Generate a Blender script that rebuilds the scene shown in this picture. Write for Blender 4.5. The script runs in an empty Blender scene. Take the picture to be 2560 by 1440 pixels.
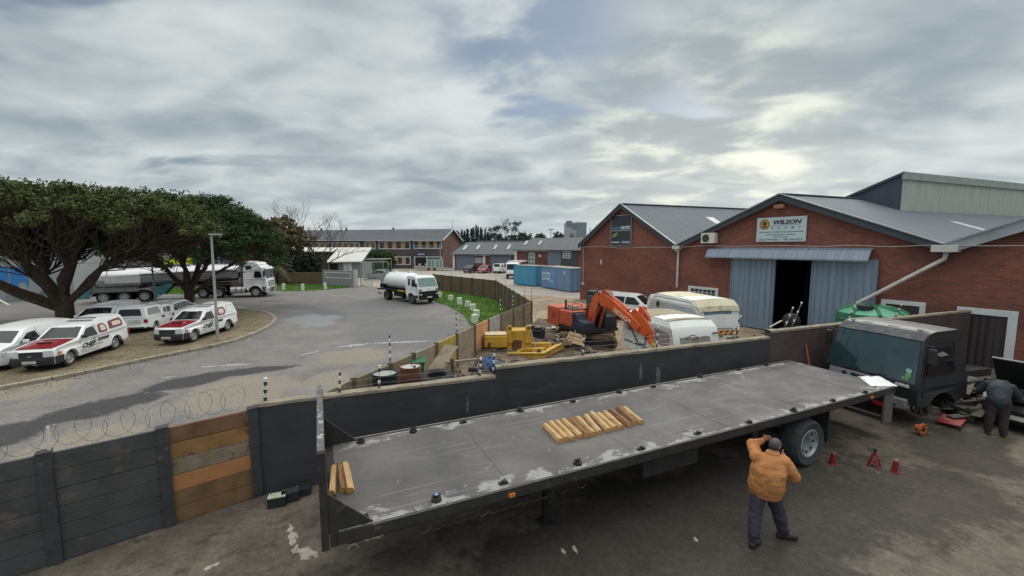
import bpy, bmesh, math, random
from mathutils import Vector, Matrix, geometry, noise
R = math.radians
PI = math.pi
rnd = random.Random(7)
scene = bpy.context.scene
COL = scene.collection

# ---------------------------------------------------------------- camera
CAM_H = 5.0
FPX = 1050.0            # focal length in pixels of the 2560 px wide frame
PITCH = math.atan(105.0 / FPX)
cd = bpy.data.cameras.new("camera"); cam = bpy.data.objects.new("camera", cd); COL.objects.link(cam)
cd.sensor_width = 36.0; cd.lens = 36.0 * FPX / 2560.0
cd.clip_start = 0.1; cd.clip_end = 3000
cam.location = (0, 0, CAM_H); cam.rotation_euler = (R(90) - PITCH, 0, 0)
scene.camera = cam
scene.render.engine = 'CYCLES'
scene.render.resolution_x = 1024; scene.render.resolution_y = 576
scene.view_settings.view_transform = 'Standard'
scene.view_settings.look = 'None'
scene.view_settings.exposure = 0.1
scene.view_settings.gamma = 1.0

# ---------------------------------------------------------------- world: overcast sky
SUN_AZ, SUN_EL = 34.0, 30.0      # azimuth measured from +Y towards +X
world = bpy.data.worlds.new("World"); scene.world = world; world.use_nodes = True
wt = world.node_tree; wt.nodes.clear()
def wn(t, **k):
    n = wt.nodes.new(t)
    for a, b in k.items(): setattr(n, a, b)
    return n
def wmath(op, a, b=None, c=None, clamp=False):
    n = wn('ShaderNodeMath', operation=op, use_clamp=clamp)
    for i, x in enumerate((a, b, c)):
        if x is None: continue
        if isinstance(x, (int, float)): n.inputs[i].default_value = x
        else: wt.links.new(x, n.inputs[i])
    return n.outputs[0]
def wmap(v, a, b, c, d):
    n = wn('ShaderNodeMapRange'); n.interpolation_type = 'SMOOTHSTEP'
    wt.links.new(v, n.inputs[0])
    for i, x in enumerate((a, b, c, d)): n.inputs[i + 1].default_value = x
    return n.outputs[0]
def wmixc(f, a, b):
    n = wn('ShaderNodeMix', data_type='RGBA')
    for s, x in ((0, f), (6, a), (7, b)):
        if isinstance(x, (int, float)): n.inputs[s].default_value = x
        elif isinstance(x, tuple): n.inputs[s].default_value = (*x, 1)
        else: wt.links.new(x, n.inputs[s])
    return n.outputs[2]
tc = wn('ShaderNodeTexCoord'); sep = wn('ShaderNodeSeparateXYZ')
wt.links.new(tc.outputs['Generated'], sep.inputs[0])
zc = wmath('MAXIMUM', sep.outputs[2], 0.0)
zz = wmath('ADD', zc, 0.20)
px = wmath('DIVIDE', sep.outputs[0], zz); py = wmath('DIVIDE', sep.outputs[1], zz)
comb = wn('ShaderNodeCombineXYZ'); wt.links.new(px, comb.inputs[0]); wt.links.new(py, comb.inputs[1])
def wnoise(scale, detail, rough, loc, sc=(1, 1, 1), rot=0, dist=0.0):
    mp = wn('ShaderNodeMapping'); wt.links.new(comb.outputs[0], mp.inputs[0])
    mp.inputs['Location'].default_value = loc; mp.inputs['Scale'].default_value = sc
    mp.inputs['Rotation'].default_value = (0, 0, rot)
    nz = wn('ShaderNodeTexNoise'); wt.links.new(mp.outputs[0], nz.inputs['Vector'])
    nz.inputs['Scale'].default_value = scale; nz.inputs['Detail'].default_value = detail
    nz.inputs['Roughness'].default_value = rough; nz.inputs['Distortion'].default_value = dist
    return nz.outputs[0]
n_big = wnoise(0.95, 3, 0.45, (3.1, 1.7, 0), rot=R(35), sc=(1.0, 1.15, 1), dist=.3)
n_mid = wnoise(2.8, 5, 0.5, (7.3, 2.2, 0), rot=R(25), sc=(0.9, 1.15, 1), dist=.3)
n_gap = wnoise(1.3, 4, 0.55, (1.3, 9.2, 0), rot=R(30), sc=(.7, 1.6, 1), dist=.6)
cl = wmath('ADD', wmath('MULTIPLY', n_big, 0.55), wmath('MULTIPLY', n_mid, 0.45))
t1 = wmap(cl, 0.34, 0.68, 0, 1)
grey = wmixc(t1, (0.29, 0.35, 0.395), (0.67, 0.715, 0.71))
# brighter, warmer cloud base towards the hidden sun
sunv = Vector((math.sin(R(24)) * math.cos(R(7)), math.cos(R(24)) * math.cos(R(7)), math.sin(R(7))))
dt = wn('ShaderNodeVectorMath', operation='DOT_PRODUCT'); wt.links.new(tc.outputs['Generated'], dt.inputs[0]); dt.inputs[1].default_value = sunv
glow = wmap(dt.outputs['Value'], 0.935, 1.0, 0, 1)
brk = wmath('MULTIPLY', glow, wmap(n_mid, 0.46, 0.70, 0, 1))
c2 = wmixc(wmath('MULTIPLY', glow, 0.35), grey, (0.68, 0.69, 0.63))
c3 = wmixc(brk, c2, (0.97, 0.99, 0.84))
# low haze band at the horizon
hz = wmap(zc, 0.0, 0.16, 1, 0)
c4 = wmixc(wmath('MULTIPLY', hz, 0.5), c3, (0.56, 0.62, 0.63))
# an overcast sky is about three times as bright overhead as at its rim
lift = wmap(zc, 0.50, 0.92, 1.0, 3.1)
c5 = wmixc(wmap(zc, 0.5, 0.9, 0, 1), c4, (0.60, 0.59, 0.565))
vm = wn('ShaderNodeVectorMath', operation='SCALE'); wt.links.new(c5, vm.inputs[0]); wt.links.new(lift, vm.inputs['Scale'])
bg_cloud = wn('ShaderNodeBackground'); wt.links.new(vm.outputs[0], bg_cloud.inputs[0]); bg_cloud.inputs[1].default_value = 1.0
sky = wn('ShaderNodeTexSky', sky_type='NISHITA'); sky.sun_disc = False; sky.ozone_density = 4.0; sky.air_density = 1.3
sky.sun_elevation = R(SUN_EL); sky.sun_rotation = R(SUN_AZ)
bg_sky = wn('ShaderNodeBackground'); wt.links.new(sky.outputs[0], bg_sky.inputs[0]); bg_sky.inputs[1].default_value = 0.06
gap = wmath('MULTIPLY', wmap(n_gap, 0.56, 0.70, 0, 0.8), wmap(zc, 0.03, 0.15, 0, 1))
d2 = wn('ShaderNodeVectorMath', operation='DOT_PRODUCT'); wt.links.new(tc.outputs['Generated'], d2.inputs[0]); d2.inputs[1].default_value = Vector((0.035, 0.86, 0.44)).normalized()
gap = wmath('MAXIMUM', gap, wmath('MULTIPLY', wmap(d2.outputs['Value'], 0.965, 0.998, 0, 1), wmap(n_mid, 0.42, 0.60, .7, 0)))
mixs = wn('ShaderNodeMixShader'); wt.links.new(gap, mixs.inputs[0])
wt.links.new(bg_cloud.outputs[0], mixs.inputs[1]); wt.links.new(bg_sky.outputs[0], mixs.inputs[2])
wo = wn('ShaderNodeOutputWorld'); wt.links.new(mixs.outputs[0], wo.inputs[0])

sd = bpy.data.lights.new("sun", 'SUN'); so = bpy.data.objects.new("sun", sd); COL.objects.link(so)
sd.energy = 1.0; sd.angle = R(25); sd.color = (1.0, 0.96, 0.88)
sdir = Vector((math.sin(R(SUN_AZ)) * math.cos(R(SUN_EL)), math.cos(R(SUN_AZ)) * math.cos(R(SUN_EL)), math.sin(R(SUN_EL))))
so.rotation_euler = sdir.to_track_quat('Z', 'Y').to_euler(); so.location = (0, 0, 60)

# ---------------------------------------------------------------- placing helpers
def ray(px, py):
    u = (px - 1280.0) / FPX; v = (720.0 - py) / FPX
    return Vector((u, math.cos(PITCH) + v * math.sin(PITCH), -math.sin(PITCH) + v * math.cos(PITCH)))
def G(px, py, z=0.0):
    "the point at height z that stands at this place of the survey photograph"
    r = ray(px, py); t = (z - CAM_H) / r.z
    return Vector((r.x * t, r.y * t, z))
def Gy(px, py, Y):
    r = ray(px, py); t = Y / r.y
    return Vector((r.x * t, Y, CAM_H + r.z * t))

# ---------------------------------------------------------------- materials
MATS = {}
def lin(c):
    return tuple(((x / 255.0 + 0.055) / 1.055) ** 2.4 if x > 10 else x / 255.0 / 12.92 for x in c)
def mat(name, rgb, rough=0.6, metal=0.0, var=0.15, scale=3.0, bump=0.0, bscale=40.0, spec=0.5,
        spots=None, spot_scale=4.0, spot_th=(0.55, 0.65), coat=0.0, island=0.0, trans=0.0, detail=6, sc3=(1, 1, 1), obj=True):
    "rgb: sRGB 0..255 base colour; var: low-frequency tone change; spots: second colour in patches"
    if name in MATS: return MATS[name]
    m = bpy.data.materials.new(name); m.use_nodes = True; nt = m.node_tree
    b = nt.nodes['Principled BSDF']
    c = lin(rgb)
    b.inputs['Base Color'].default_value = (*c, 1); b.inputs['Roughness'].default_value = rough
    b.inputs['Metallic'].default_value = metal; b.inputs['Specular IOR Level'].default_value = spec
    if coat: b.inputs['Coat Weight'].default_value = coat; b.inputs['Coat Roughness'].default_value = 0.08
    tcn = nt.nodes.new('ShaderNodeTexCoord'); mp = nt.nodes.new('ShaderNodeMapping')
    nt.links.new(tcn.outputs['Object' if obj else 'Generated'], mp.inputs[0]); mp.inputs['Scale'].default_value = sc3
    def nz(s, d=detail, r=0.6):
        n = nt.nodes.new('ShaderNodeTexNoise'); nt.links.new(mp.outputs[0], n.inputs['Vector'])
        n.inputs['Scale'].default_value = s; n.inputs['Detail'].default_value = d; n.inputs['Roughness'].default_value = r
        return n.outputs[0]
    def mr(v, a, bb, c1, d):
        n = nt.nodes.new('ShaderNodeMapRange'); nt.links.new(v, n.inputs[0])
        for i, x in enumerate((a, bb, c1, d)): n.inputs[i + 1].default_value = x
        return n.outputs[0]
    last = None
    def mixc(f, a, bb):
        n = nt.nodes.new('ShaderNodeMix'); n.data_type = 'RGBA'
        nt.links.new(f, n.inputs[0])
        for s, x in ((6, a), (7, bb)):
            if isinstance(x, tuple): n.inputs[s].default_value = (*x, 1)
            else: nt.links.new(x, n.inputs[s])
        return n.outputs[2]
    if var:
        lo = tuple(x * (1 - var) for x in c); hi = tuple(min(1, x * (1 + var)) for x in c)
        last = mixc(mr(nz(scale), 0.33, 0.67, 0, 1), lo, hi)
    if spots:
        last = mixc(mr(nz(spot_scale, 8, 0.65), spot_th[0], spot_th[1], 0, 1), last if last else c, lin(spots))
    if island:
        g = nt.nodes.new('ShaderNodeNewGeometry')
        hs = nt.nodes.new('ShaderNodeHueSaturation')
        nt.links.new(mr(g.outputs['Random Per Island'], 0, 1, 1 - island, 1 + island), hs.inputs['Value'])
        if last: nt.links.new(last, hs.inputs['Color'])
        else: hs.inputs['Color'].default_value = (*c, 1)
        last = hs.outputs[0]
    if last: nt.links.new(last, b.inputs['Base Color'])
    if bump:
        bn = nt.nodes.new('ShaderNodeBump'); bn.inputs['Strength'].default_value = bump; bn.inputs['Distance'].default_value = 0.02
        nt.links.new(nz(bscale, 4), bn.inputs['Height']); nt.links.new(bn.outputs[0], b.inputs['Normal'])
    if trans: b.inputs['Transmission Weight'].default_value = trans
    m['_last'] = 0
    MATS[name] = m
    return m
def glass(name, rgb=(40, 52, 56), rough=0.05):
    return mat(name, rgb, rough=rough, var=0.25, scale=2.0, spec=0.9, coat=0.3)

# ---------------------------------------------------------------- mesh builder
class MB:
    def __init__(s): s.v = []; s.f = []; s.m = []; s.mi = 0; s.M = None
    def add(s, vs, fs, mi=None):
        o = len(s.v)
        for p in vs:
            p = Vector(p)
            s.v.append(s.M @ p if s.M else p)
        for f in fs: s.f.append([i + o for i in f]); s.m.append(s.mi if mi is None else mi)
        return s
    def box(s, x0, x1, y0, y1, z0, z1, mi=None):
        return s.add([(x0, y0, z0), (x1, y0, z0), (x1, y1, z0), (x0, y1, z0), (x0, y0, z1), (x1, y0, z1), (x1, y1, z1), (x0, y1, z1)],
                     [(0, 3, 2, 1), (4, 5, 6, 7), (0, 1, 5, 4), (1, 2, 6, 5), (2, 3, 7, 6), (3, 0, 4, 7)], mi)
    def beam(s, a, b, w, h, mi=None, up=(0, 0, 1)):
        a = Vector(a); b = Vector(b); d = (b - a).normalized(); u = Vector(up)
        if abs(d.dot(u)) > 0.98: u = Vector((1, 0, 0))
        r = d.cross(u).normalized(); u = r.cross(d)
        vs = [p + r * i * w / 2 + u * j * h / 2 for p in (a, b) for i, j in ((-1, -1), (1, -1), (1, 1), (-1, 1))]
        return s.add(vs, [(0, 1, 2, 3), (7, 6, 5, 4), (0, 4, 5, 1), (1, 5, 6, 2), (2, 6, 7, 3), (3, 7, 4, 0)], mi)
    def cyl(s, a, b, r0, r1=None, n=12, mi=None, caps=True):
        if r1 is None: r1 = r0
        a = Vector(a); b = Vector(b); d = (b - a).normalized()
        u = d.orthogonal().normalized(); w = d.cross(u)
        vs = []
        for p, r in ((a, r0), (b, r1)):
            for k in range(n):
                t = 2 * PI * k / n; vs.append(p + (u * math.cos(t) + w * math.sin(t)) * r)
        fs = [(k, (k + 1) % n, n + (k + 1) % n, n + k) for k in range(n)]
        if caps: fs += [tuple(range(n - 1, -1, -1)), tuple(range(n, 2 * n))]
        return s.add(vs, fs, mi)
    def tube(s, pts, rs, n=6, mi=None, caps=True):
        pts = [Vector(p) for p in pts]
        if isinstance(rs, (int, float)): rs = [rs] * len(pts)
        vs = []; u = None
        for i, p in enumerate(pts):
            d = (pts[min(i + 1, len(pts) - 1)] - pts[max(i - 1, 0)])
            d = d.normalized() if d.length > 1e-9 else Vector((0, 0, 1))
            if u is None: u = d.orthogonal().normalized()
            u = (u - d * u.dot(d)); u = u.normalized() if u.length > 1e-6 else d.orthogonal().normalized()
            w = d.cross(u)
            for k in range(n):
                t = 2 * PI * k / n; vs.append(p + (u * math.cos(t) + w * math.sin(t)) * rs[i])
        fs = []
        for i in range(len(pts) - 1):
            for k in range(n):
                fs.append((i * n + k, i * n + (k + 1) % n, (i + 1) * n + (k + 1) % n, (i + 1) * n + k))
        if caps: fs += [tuple(range(n - 1, -1, -1)), tuple(range((len(pts) - 1) * n, len(pts) * n))]
        return s.add(vs, fs, mi)
    def prism(s, poly, y0, y1, mi=None, plane='xz'):
        n = len(poly)
        def P(a, b, c):
            return {'xz': (a, c, b), 'xy': (a, b, c), 'yz': (c, a, b)}[plane]
        vs = [P(a, b, y0) for a, b in poly] + [P(a, b, y1) for a, b in poly]
        tess = geometry.tessellate_polygon([[Vector((a, b, 0)) for a, b in poly]])
        fs = [tuple(t) for t in tess] + [tuple(n + i for i in reversed(t)) for t in tess]
        fs += [(i, (i + 1) % n, n + (i + 1) % n, n + i) for i in range(n)]
        return s.add(vs, fs, mi)
    def lathe(s, prof, n=20, o=(0, 0, 0), axis='z', mi=None):
        o = Vector(o); vs = []
        for r, h in prof:
            for k in range(n):
                t = 2 * PI * k / n; a, b = r * math.cos(t), r * math.sin(t)
                p = {'z': (a, b, h), 'y': (a, h, b), 'x': (h, a, b)}[axis]
                vs.append(o + Vector(p))
        fs = []
        for i in range(len(prof) - 1):
            for k in range(n): fs.append((i * n + k, i * n + (k + 1) % n, (i + 1) * n + (k + 1) % n, (i + 1) * n + k))
        return s.add(vs, fs, mi)
    def ball(s, c, r, n=10, mi=None):
        c = Vector(c); r = Vector(r) if not isinstance(r, (int, float)) else Vector((r, r, r))
        vs = []; m = n // 2 + 1
        for i in range(m + 1):
            ph = PI * i / m
            for k in range(n):
                t = 2 * PI * k / n
                vs.append(c + Vector((r.x * math.sin(ph) * math.cos(t), r.y * math.sin(ph) * math.sin(t), r.z * math.cos(ph))))
        fs = [(i * n + k, (i + 1) * n + k, (i + 1) * n + (k + 1) % n, i * n + (k + 1) % n) for i in range(m) for k in range(n)]
        return s.add(vs, fs, mi)
    def grid(s, fn, nu, nv, mi=None):
        vs = [fn(i / nu, j / nv) for i in range(nu + 1) for j in range(nv + 1)]
        w = nv + 1
        return s.add(vs, [(i * w + j, (i + 1) * w + j, (i + 1) * w + j + 1, i * w + j + 1) for i in range(nu) for j in range(nv)], mi)
    def build(s, name, mats, parent=None, smooth=None, bevel=0.0, weld=False, **tags):
        me = bpy.data.meshes.new(name)
        me.from_pydata([tuple(p) for p in s.v], [], s.f)
        if not isinstance(mats, (list, tuple)): mats = [mats]
        for m in mats: me.materials.append(m)
        for p, i in zip(me.polygons, s.m): p.material_index = min(i, len(mats) - 1)
        bm = bmesh.new(); bm.from_mesh(me)
        if weld: bmesh.ops.remove_doubles(bm, verts=bm.verts, dist=1e-4)
        dead = [f for f in bm.faces if f.calc_area() < 1e-9]
        if dead: bmesh.ops.delete(bm, geom=dead, context='FACES_ONLY')
        if tags.pop('recalc', True): bmesh.ops.recalc_face_normals(bm, faces=bm.faces)
        bm.to_mesh(me); bm.free()
        if smooth is not None:
            for p in me.polygons: p.use_smooth = True
            me.set_sharp_from_angle(angle=R(smooth))
        o = bpy.data.objects.new(name, me); COL.objects.link(o)
        if parent: o.parent = parent
        if bevel:
            md = o.modifiers.new('bevel', 'BEVEL'); md.width = bevel; md.segments = 2; md.limit_method = 'ANGLE'; md.angle_limit = R(35)
        for k, x in tags.items(): o[k] = x
        return o

def thing(name, label, cat, loc=(0, 0, 0), rotz=0.0, group=None):
    o = bpy.data.objects.new(name, None); COL.objects.link(o); o.empty_display_size = 0.3
    o.location = loc; o.rotation_euler = (0, 0, rotz)
    o['label'] = label; o['category'] = cat
    if group: o['group'] = group
    return o
def tag(o, label, cat, group=None):
    o['label'] = label; o['category'] = cat
    if group: o['group'] = group
    return o
def dup(root, loc, rotz, label, group=None):
    r = root.copy(); COL.objects.link(r); r.location = loc; r.rotation_euler = (0, 0, rotz); r['label'] = label
    if group: r['group'] = group
    for ch in list(root.children):
        c = ch.copy(); COL.objects.link(c); c.parent = r
        for g in list(ch.children):
            d = g.copy(); COL.objects.link(d); d.parent = c
    return r
def text(name, body, size, m, parent, origin, u, v, shear=0.0, thick=0.004, bold=0.0, align='CENTER', width=None):
    cu = bpy.data.curves.new(name, 'FONT'); cu.body = body; cu.size = size; cu.shear = shear
    cu.extrude = thick; cu.offset = bold; cu.align_x = align; cu.align_y = 'CENTER'; cu.resolution_u = 2
    t = bpy.data.objects.new(name, cu); COL.objects.link(t)
    bpy.context.view_layer.update()
    me = bpy.data.meshes.new_from_object(t.evaluated_get(bpy.context.evaluated_depsgraph_get()))
    bpy.data.objects.remove(t); bpy.data.curves.remove(cu)
    me.name = name; me.materials.clear(); me.materials.append(m)
    u = Vector(u).normalized(); v = Vector(v).normalized(); w = u.cross(v)
    if width:
        xs = [q.co.x for q in me.vertices]; k = width / (max(xs) - min(xs))
    else: k = 1.0
    for q in me.vertices:
        q.co = Vector(origin) + u * q.co.x * k + v * q.co.y + w * q.co.z
    o = bpy.data.objects.new(name, me); COL.objects.link(o)
    if parent: o.parent = parent
    return o
# ================================================================ ground sheets
def seg(p, q, w):
    p = Vector(p); q = Vector(q); c = (p + q) / 2; d = q - p
    return (c.x, c.y, math.atan2(d.y, d.x), d.length / 2, w)
def ground_mat(name, rgb, layers, var=0.12, scale=0.5, rough=0.85, grain=0.10, cracks=0.0, spots=None, spot_scale=0.8, spot_th=(.58, .68), bump=0.25):
    "layers: (segments, rgb, roughness, edge noise, strength): worn, wet, oily or shade-toned areas with a place of their own"
    m = bpy.data.materials.new(name); m.use_nodes = True; nt = m.node_tree; L = nt.links
    b = nt.nodes['Principled BSDF']; b.inputs['Specular IOR Level'].default_value = .3
    def N(t, **k):
        n = nt.nodes.new(t)
        for a, v in k.items(): setattr(n, a, v)
        return n
    def mt(op, a, bb=None, clamp=False):
        n = N('ShaderNodeMath', operation=op, use_clamp=clamp)
        for i, x in enumerate((a, bb)):
            if x is None: continue
            if isinstance(x, (int, float)): n.inputs[i].default_value = x
            else: L.new(x, n.inputs[i])
        return n.outputs[0]
    def mr(v, a, bb, c1, d, sm=False):
        n = N('ShaderNodeMapRange'); n.interpolation_type = 'SMOOTHSTEP' if sm else 'LINEAR'
        L.new(v, n.inputs[0])
        for i, x in enumerate((a, bb, c1, d)): n.inputs[i + 1].default_value = x
        return n.outputs[0]
    def mixc(f, a, bb):
        n = N('ShaderNodeMix', data_type='RGBA'); L.new(f, n.inputs[0])
        for s, x in ((6, a), (7, bb)):
            if isinstance(x, tuple): n.inputs[s].default_value = (*x, 1)
            else: L.new(x, n.inputs[s])
        return n.outputs[2]
    def nz(s, d=6, r=0.6, w=0.0, sc=None):
        n = N('ShaderNodeTexNoise'); n.inputs['Scale'].default_value = s; n.inputs['Detail'].default_value = d
        n.inputs['Roughness'].default_value = r; n.inputs['Distortion'].default_value = w
        if sc:
            mp = N('ShaderNodeMapping'); mp.inputs['Scale'].default_value = sc; L.new(tcn.outputs['Object'], mp.inputs[0]); L.new(mp.outputs[0], n.inputs['Vector'])
        else: L.new(tcn.outputs['Object'], n.inputs['Vector'])
        return n.outputs[0]
    tcn = N('ShaderNodeTexCoord')
    c = lin(rgb)
    col = mixc(mr(nz(scale, 5), .35, .65, 0, 1), tuple(x * (1 - var) for x in c), tuple(x * (1 + var) for x in c))
    rg = mr(nz(scale * 3, 3), .3, .7, rough - .1, rough + .1)
    if spots: col = mixc(mr(nz(spot_scale, 8, .65, .3), spot_th[0], spot_th[1], 0, .85), col, lin(spots))
    e1 = nz(0.9, 7, 0.62, 0.5); edge_l = mt('ADD', mt('MULTIPLY', e1, .65), mt('MULTIPLY', nz(4.5, 8, .7, .3), .35)); edge_s = nz(7.0, 7, 0.65, 0.4)
    for segs, lrgb, lr, ed, st in layers:
        tot = None; edge = edge_s if max(q[4] for q in segs) < .3 else edge_l
        for (cx, cy, an, hl, hw) in segs:
            vs = N('ShaderNodeVectorMath', operation='SUBTRACT'); L.new(tcn.outputs['Object'], vs.inputs[0]); vs.inputs[1].default_value = (cx, cy, 0)
            vr = N('ShaderNodeVectorRotate', rotation_type='Z_AXIS'); L.new(vs.outputs[0], vr.inputs[0]); vr.inputs['Angle'].default_value = -an
            vm2 = N('ShaderNodeVectorMath', operation='MULTIPLY'); L.new(vr.outputs[0], vm2.inputs[0]); vm2.inputs[1].default_value = (1 / hl, 1 / hw, 0)
            ln = N('ShaderNodeVectorMath', operation='LENGTH'); L.new(vm2.outputs[0], ln.inputs[0])
            v = mt('ADD', ln.outputs['Value'], mt('MULTIPLY', mt('SUBTRACT', edge, 0.5), ed))
            v = mr(v, 0.75, 1.05, st, 0, True)
            tot = v if tot is None else mt('MAXIMUM', tot, v)
        col = mixc(tot, col, lin(lrgb))
        mm = N('ShaderNodeMix', data_type='FLOAT'); L.new(tot, mm.inputs[0]); L.new(rg, mm.inputs[2]); mm.inputs[3].default_value = lr; rg = mm.outputs[0]
    g = mt('MULTIPLY', mr(nz(60, 3, .7), .3, .7, 1 - grain, 1 + grain), mr(nz(9, 8, .75, .2), .34, .66, 1 - grain * .8, 1 + grain * .8))
    hs = N('ShaderNodeHueSaturation'); L.new(g, hs.inputs['Value']); L.new(col, hs.inputs['Color']); col = hs.outputs[0]
    if cracks:
        vo = N('ShaderNodeTexVoronoi', feature='DISTANCE_TO_EDGE'); vo.inputs['Scale'].default_value = cracks
        ad = N('ShaderNodeVectorMath', operation='ADD'); L.new(tcn.outputs['Object'], ad.inputs[0])
        n3 = N('ShaderNodeTexNoise'); n3.inputs['Scale'].default_value = 1.5; n3.inputs['Detail'].default_value = 5; L.new(tcn.outputs['Object'], n3.inputs['Vector']); L.new(n3.outputs['Color'], ad.inputs[1])
        L.new(ad.outputs[0], vo.inputs['Vector'])
        col = mixc(mr(vo.outputs['Distance'], 0.0, 0.012, .6, 0), col, tuple(x * .35 for x in c))
    L.new(col, b.inputs['Base Color']); L.new(rg, b.inputs['Roughness'])
    bn = N('ShaderNodeBump'); bn.inputs['Strength'].default_value = bump; bn.inputs['Distance'].default_value = 0.015
    L.new(nz(35, 5, .7), bn.inputs['Height']); L.new(bn.outputs[0], b.inputs['Normal'])
    return m

def sheet(name, pts, z, m, kind='structure', **k):
    mb = MB(); n = len(pts)
    tess = geometry.tessellate_polygon([[Vector((p[0], p[1], 0)) for p in pts]])
    mb.add([(p[0], p[1], z) for p in pts], [tuple(t) for t in tess])
    o = mb.build(name, m); o['kind'] = kind
    bm = bmesh.new(); bm.from_mesh(o.data)
    for f in bm.faces:
        if f.normal.z < 0: f.normal_flip()
    bm.to_mesh(o.data); bm.free()
    return o
g = lambda x, y: G(x, y)[:2]
soil = ground_mat('soil', (120, 116, 104), [], var=.18, scale=.05, spots=(88, 98, 66), spot_scale=.06, spot_th=(.5, .6))
mb = MB(); mb.grid(lambda a, b: (-1500 + 3000 * a, -300 + 2300 * b, -0.012), 12, 12); o = mb.build('ground', soil); o['kind'] = 'structure'

wet = [seg(g(-260, 1160), g(150, 1050), 1.15), seg(g(60, 1070), g(420, 975), 1.0), seg(g(330, 985), g(600, 925), 0.85), seg(g(480, 945), g(760, 912), .55)]
tyre_marks = [seg(g(690, 760), g(800, 775), 1.2), seg(g(790, 770), g(860, 800), 1.0), seg(g(640, 752), g(720, 752), .9), seg(g(420, 752), g(560, 768), 2.0)]
polish = [seg(g(740, 790), g(830, 805), 2.0), seg(g(780, 785), g(800, 820), 1.2)]
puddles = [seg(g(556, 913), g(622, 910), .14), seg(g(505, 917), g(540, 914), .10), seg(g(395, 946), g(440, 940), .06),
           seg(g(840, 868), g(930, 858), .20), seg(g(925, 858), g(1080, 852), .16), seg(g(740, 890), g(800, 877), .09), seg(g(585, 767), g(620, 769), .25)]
dust = [seg(g(420, 1010), g(760, 950), 2.0), seg(g(-250, 1010), g(200, 960), 1.4), seg(g(780, 900), g(980, 880), 1.6), seg(g(0, 1150), g(380, 1060), .9), seg(g(760, 960), g(900, 940), 1.5)]
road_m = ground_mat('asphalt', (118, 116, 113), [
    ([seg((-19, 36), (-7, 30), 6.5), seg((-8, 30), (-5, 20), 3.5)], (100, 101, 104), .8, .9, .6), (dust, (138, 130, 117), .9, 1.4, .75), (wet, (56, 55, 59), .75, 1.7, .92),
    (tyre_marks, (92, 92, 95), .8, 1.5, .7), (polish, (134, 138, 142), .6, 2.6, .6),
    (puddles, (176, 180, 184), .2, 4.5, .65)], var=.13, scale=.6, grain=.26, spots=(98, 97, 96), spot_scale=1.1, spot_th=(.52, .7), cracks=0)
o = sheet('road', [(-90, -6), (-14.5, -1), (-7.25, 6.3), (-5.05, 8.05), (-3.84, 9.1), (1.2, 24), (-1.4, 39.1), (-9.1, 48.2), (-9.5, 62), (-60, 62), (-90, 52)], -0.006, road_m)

yard_m = ground_mat('yard_concrete', (97, 90, 81), [
    ([seg((-6.5, 4.3), (-2.5, 3.4), 1.5), seg((-7, 2.5), (-4, 4.6), .9)], (134, 124, 106), .9, 1.8, .8),
    ([seg((-1.5, 4.6), (8.5, 9.4), 2.1), seg((0.5, 3), (3, 4.2), .8)], (50, 47, 44), .8, 1.6, .8),  # oily ground, with the shade under the trailer painted in
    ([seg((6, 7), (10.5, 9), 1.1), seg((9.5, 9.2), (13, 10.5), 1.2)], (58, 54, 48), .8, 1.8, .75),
    ([seg((11.5, 9), (15, 10.5), .7), seg((12.5, 13.2), (14.5, 13.5), 1.0)], (132, 126, 112), .8, 1.6, .6),
    ([seg(g(725, 1315), g(738, 1372), .06), seg(g(742, 1375), g(790, 1388), .12), seg(g(520, 1420), g(560, 1400), .05), seg(g(738, 1330), g(745, 1352), .03),
      seg(g(905, 1345), g(960, 1340), .07), seg(g(1430, 1360), g(1445, 1385), .03), seg(g(1405, 1370), g(1415, 1388), .03), seg(g(1735, 1342), g(1745, 1356), .03)], (172, 168, 158), .8, 4.5, .85)],
    var=.26, scale=1.3, grain=.34, spots=(68, 63, 57), spot_scale=2.4, spot_th=(.52, .64), cracks=0, rough=.85)
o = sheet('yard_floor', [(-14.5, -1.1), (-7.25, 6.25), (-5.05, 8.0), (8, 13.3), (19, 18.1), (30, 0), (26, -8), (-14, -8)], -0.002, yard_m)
sand_m = ground_mat('sandy_earth', (146, 131, 110), [
    ([seg((-2, 12), (2, 19), 2.6), seg((1, 19), (4, 24), 1.6)], (98, 88, 78), .9, 1.3, .8),
    ([seg((2, 26), (3, 33), 1.6)], (172, 156, 128), .9, 1.2, .7)], var=.16, scale=.5, grain=.2, spots=(112, 98, 82), spot_scale=.7, spot_th=(.53, .63), bump=.6)
o = sheet('plant_yard_ground', [(-5.1, 8.3), (8, 13.6), (19, 18.3), (6.4, 39.5), (1.0, 43.5), (-1.4, 39.3), (1.1, 24.2), (-3.8, 9.3)], 0.004, sand_m)
conc_m = ground_mat('forecourt_concrete', (158, 151, 142), [], var=.10, scale=.25, grain=.1, spots=(136, 130, 122), spot_scale=.3, cracks=.12)
o = sheet('forecourt', [(-1.4, 39.2), (1.0, 43.5), (6.4, 39.4), (14, 44), (30, 95), (-15, 97), (-34, 90), (-22, 56), (-16.5, 51), (-9, 48.3)], 0.0, conc_m)

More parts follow.
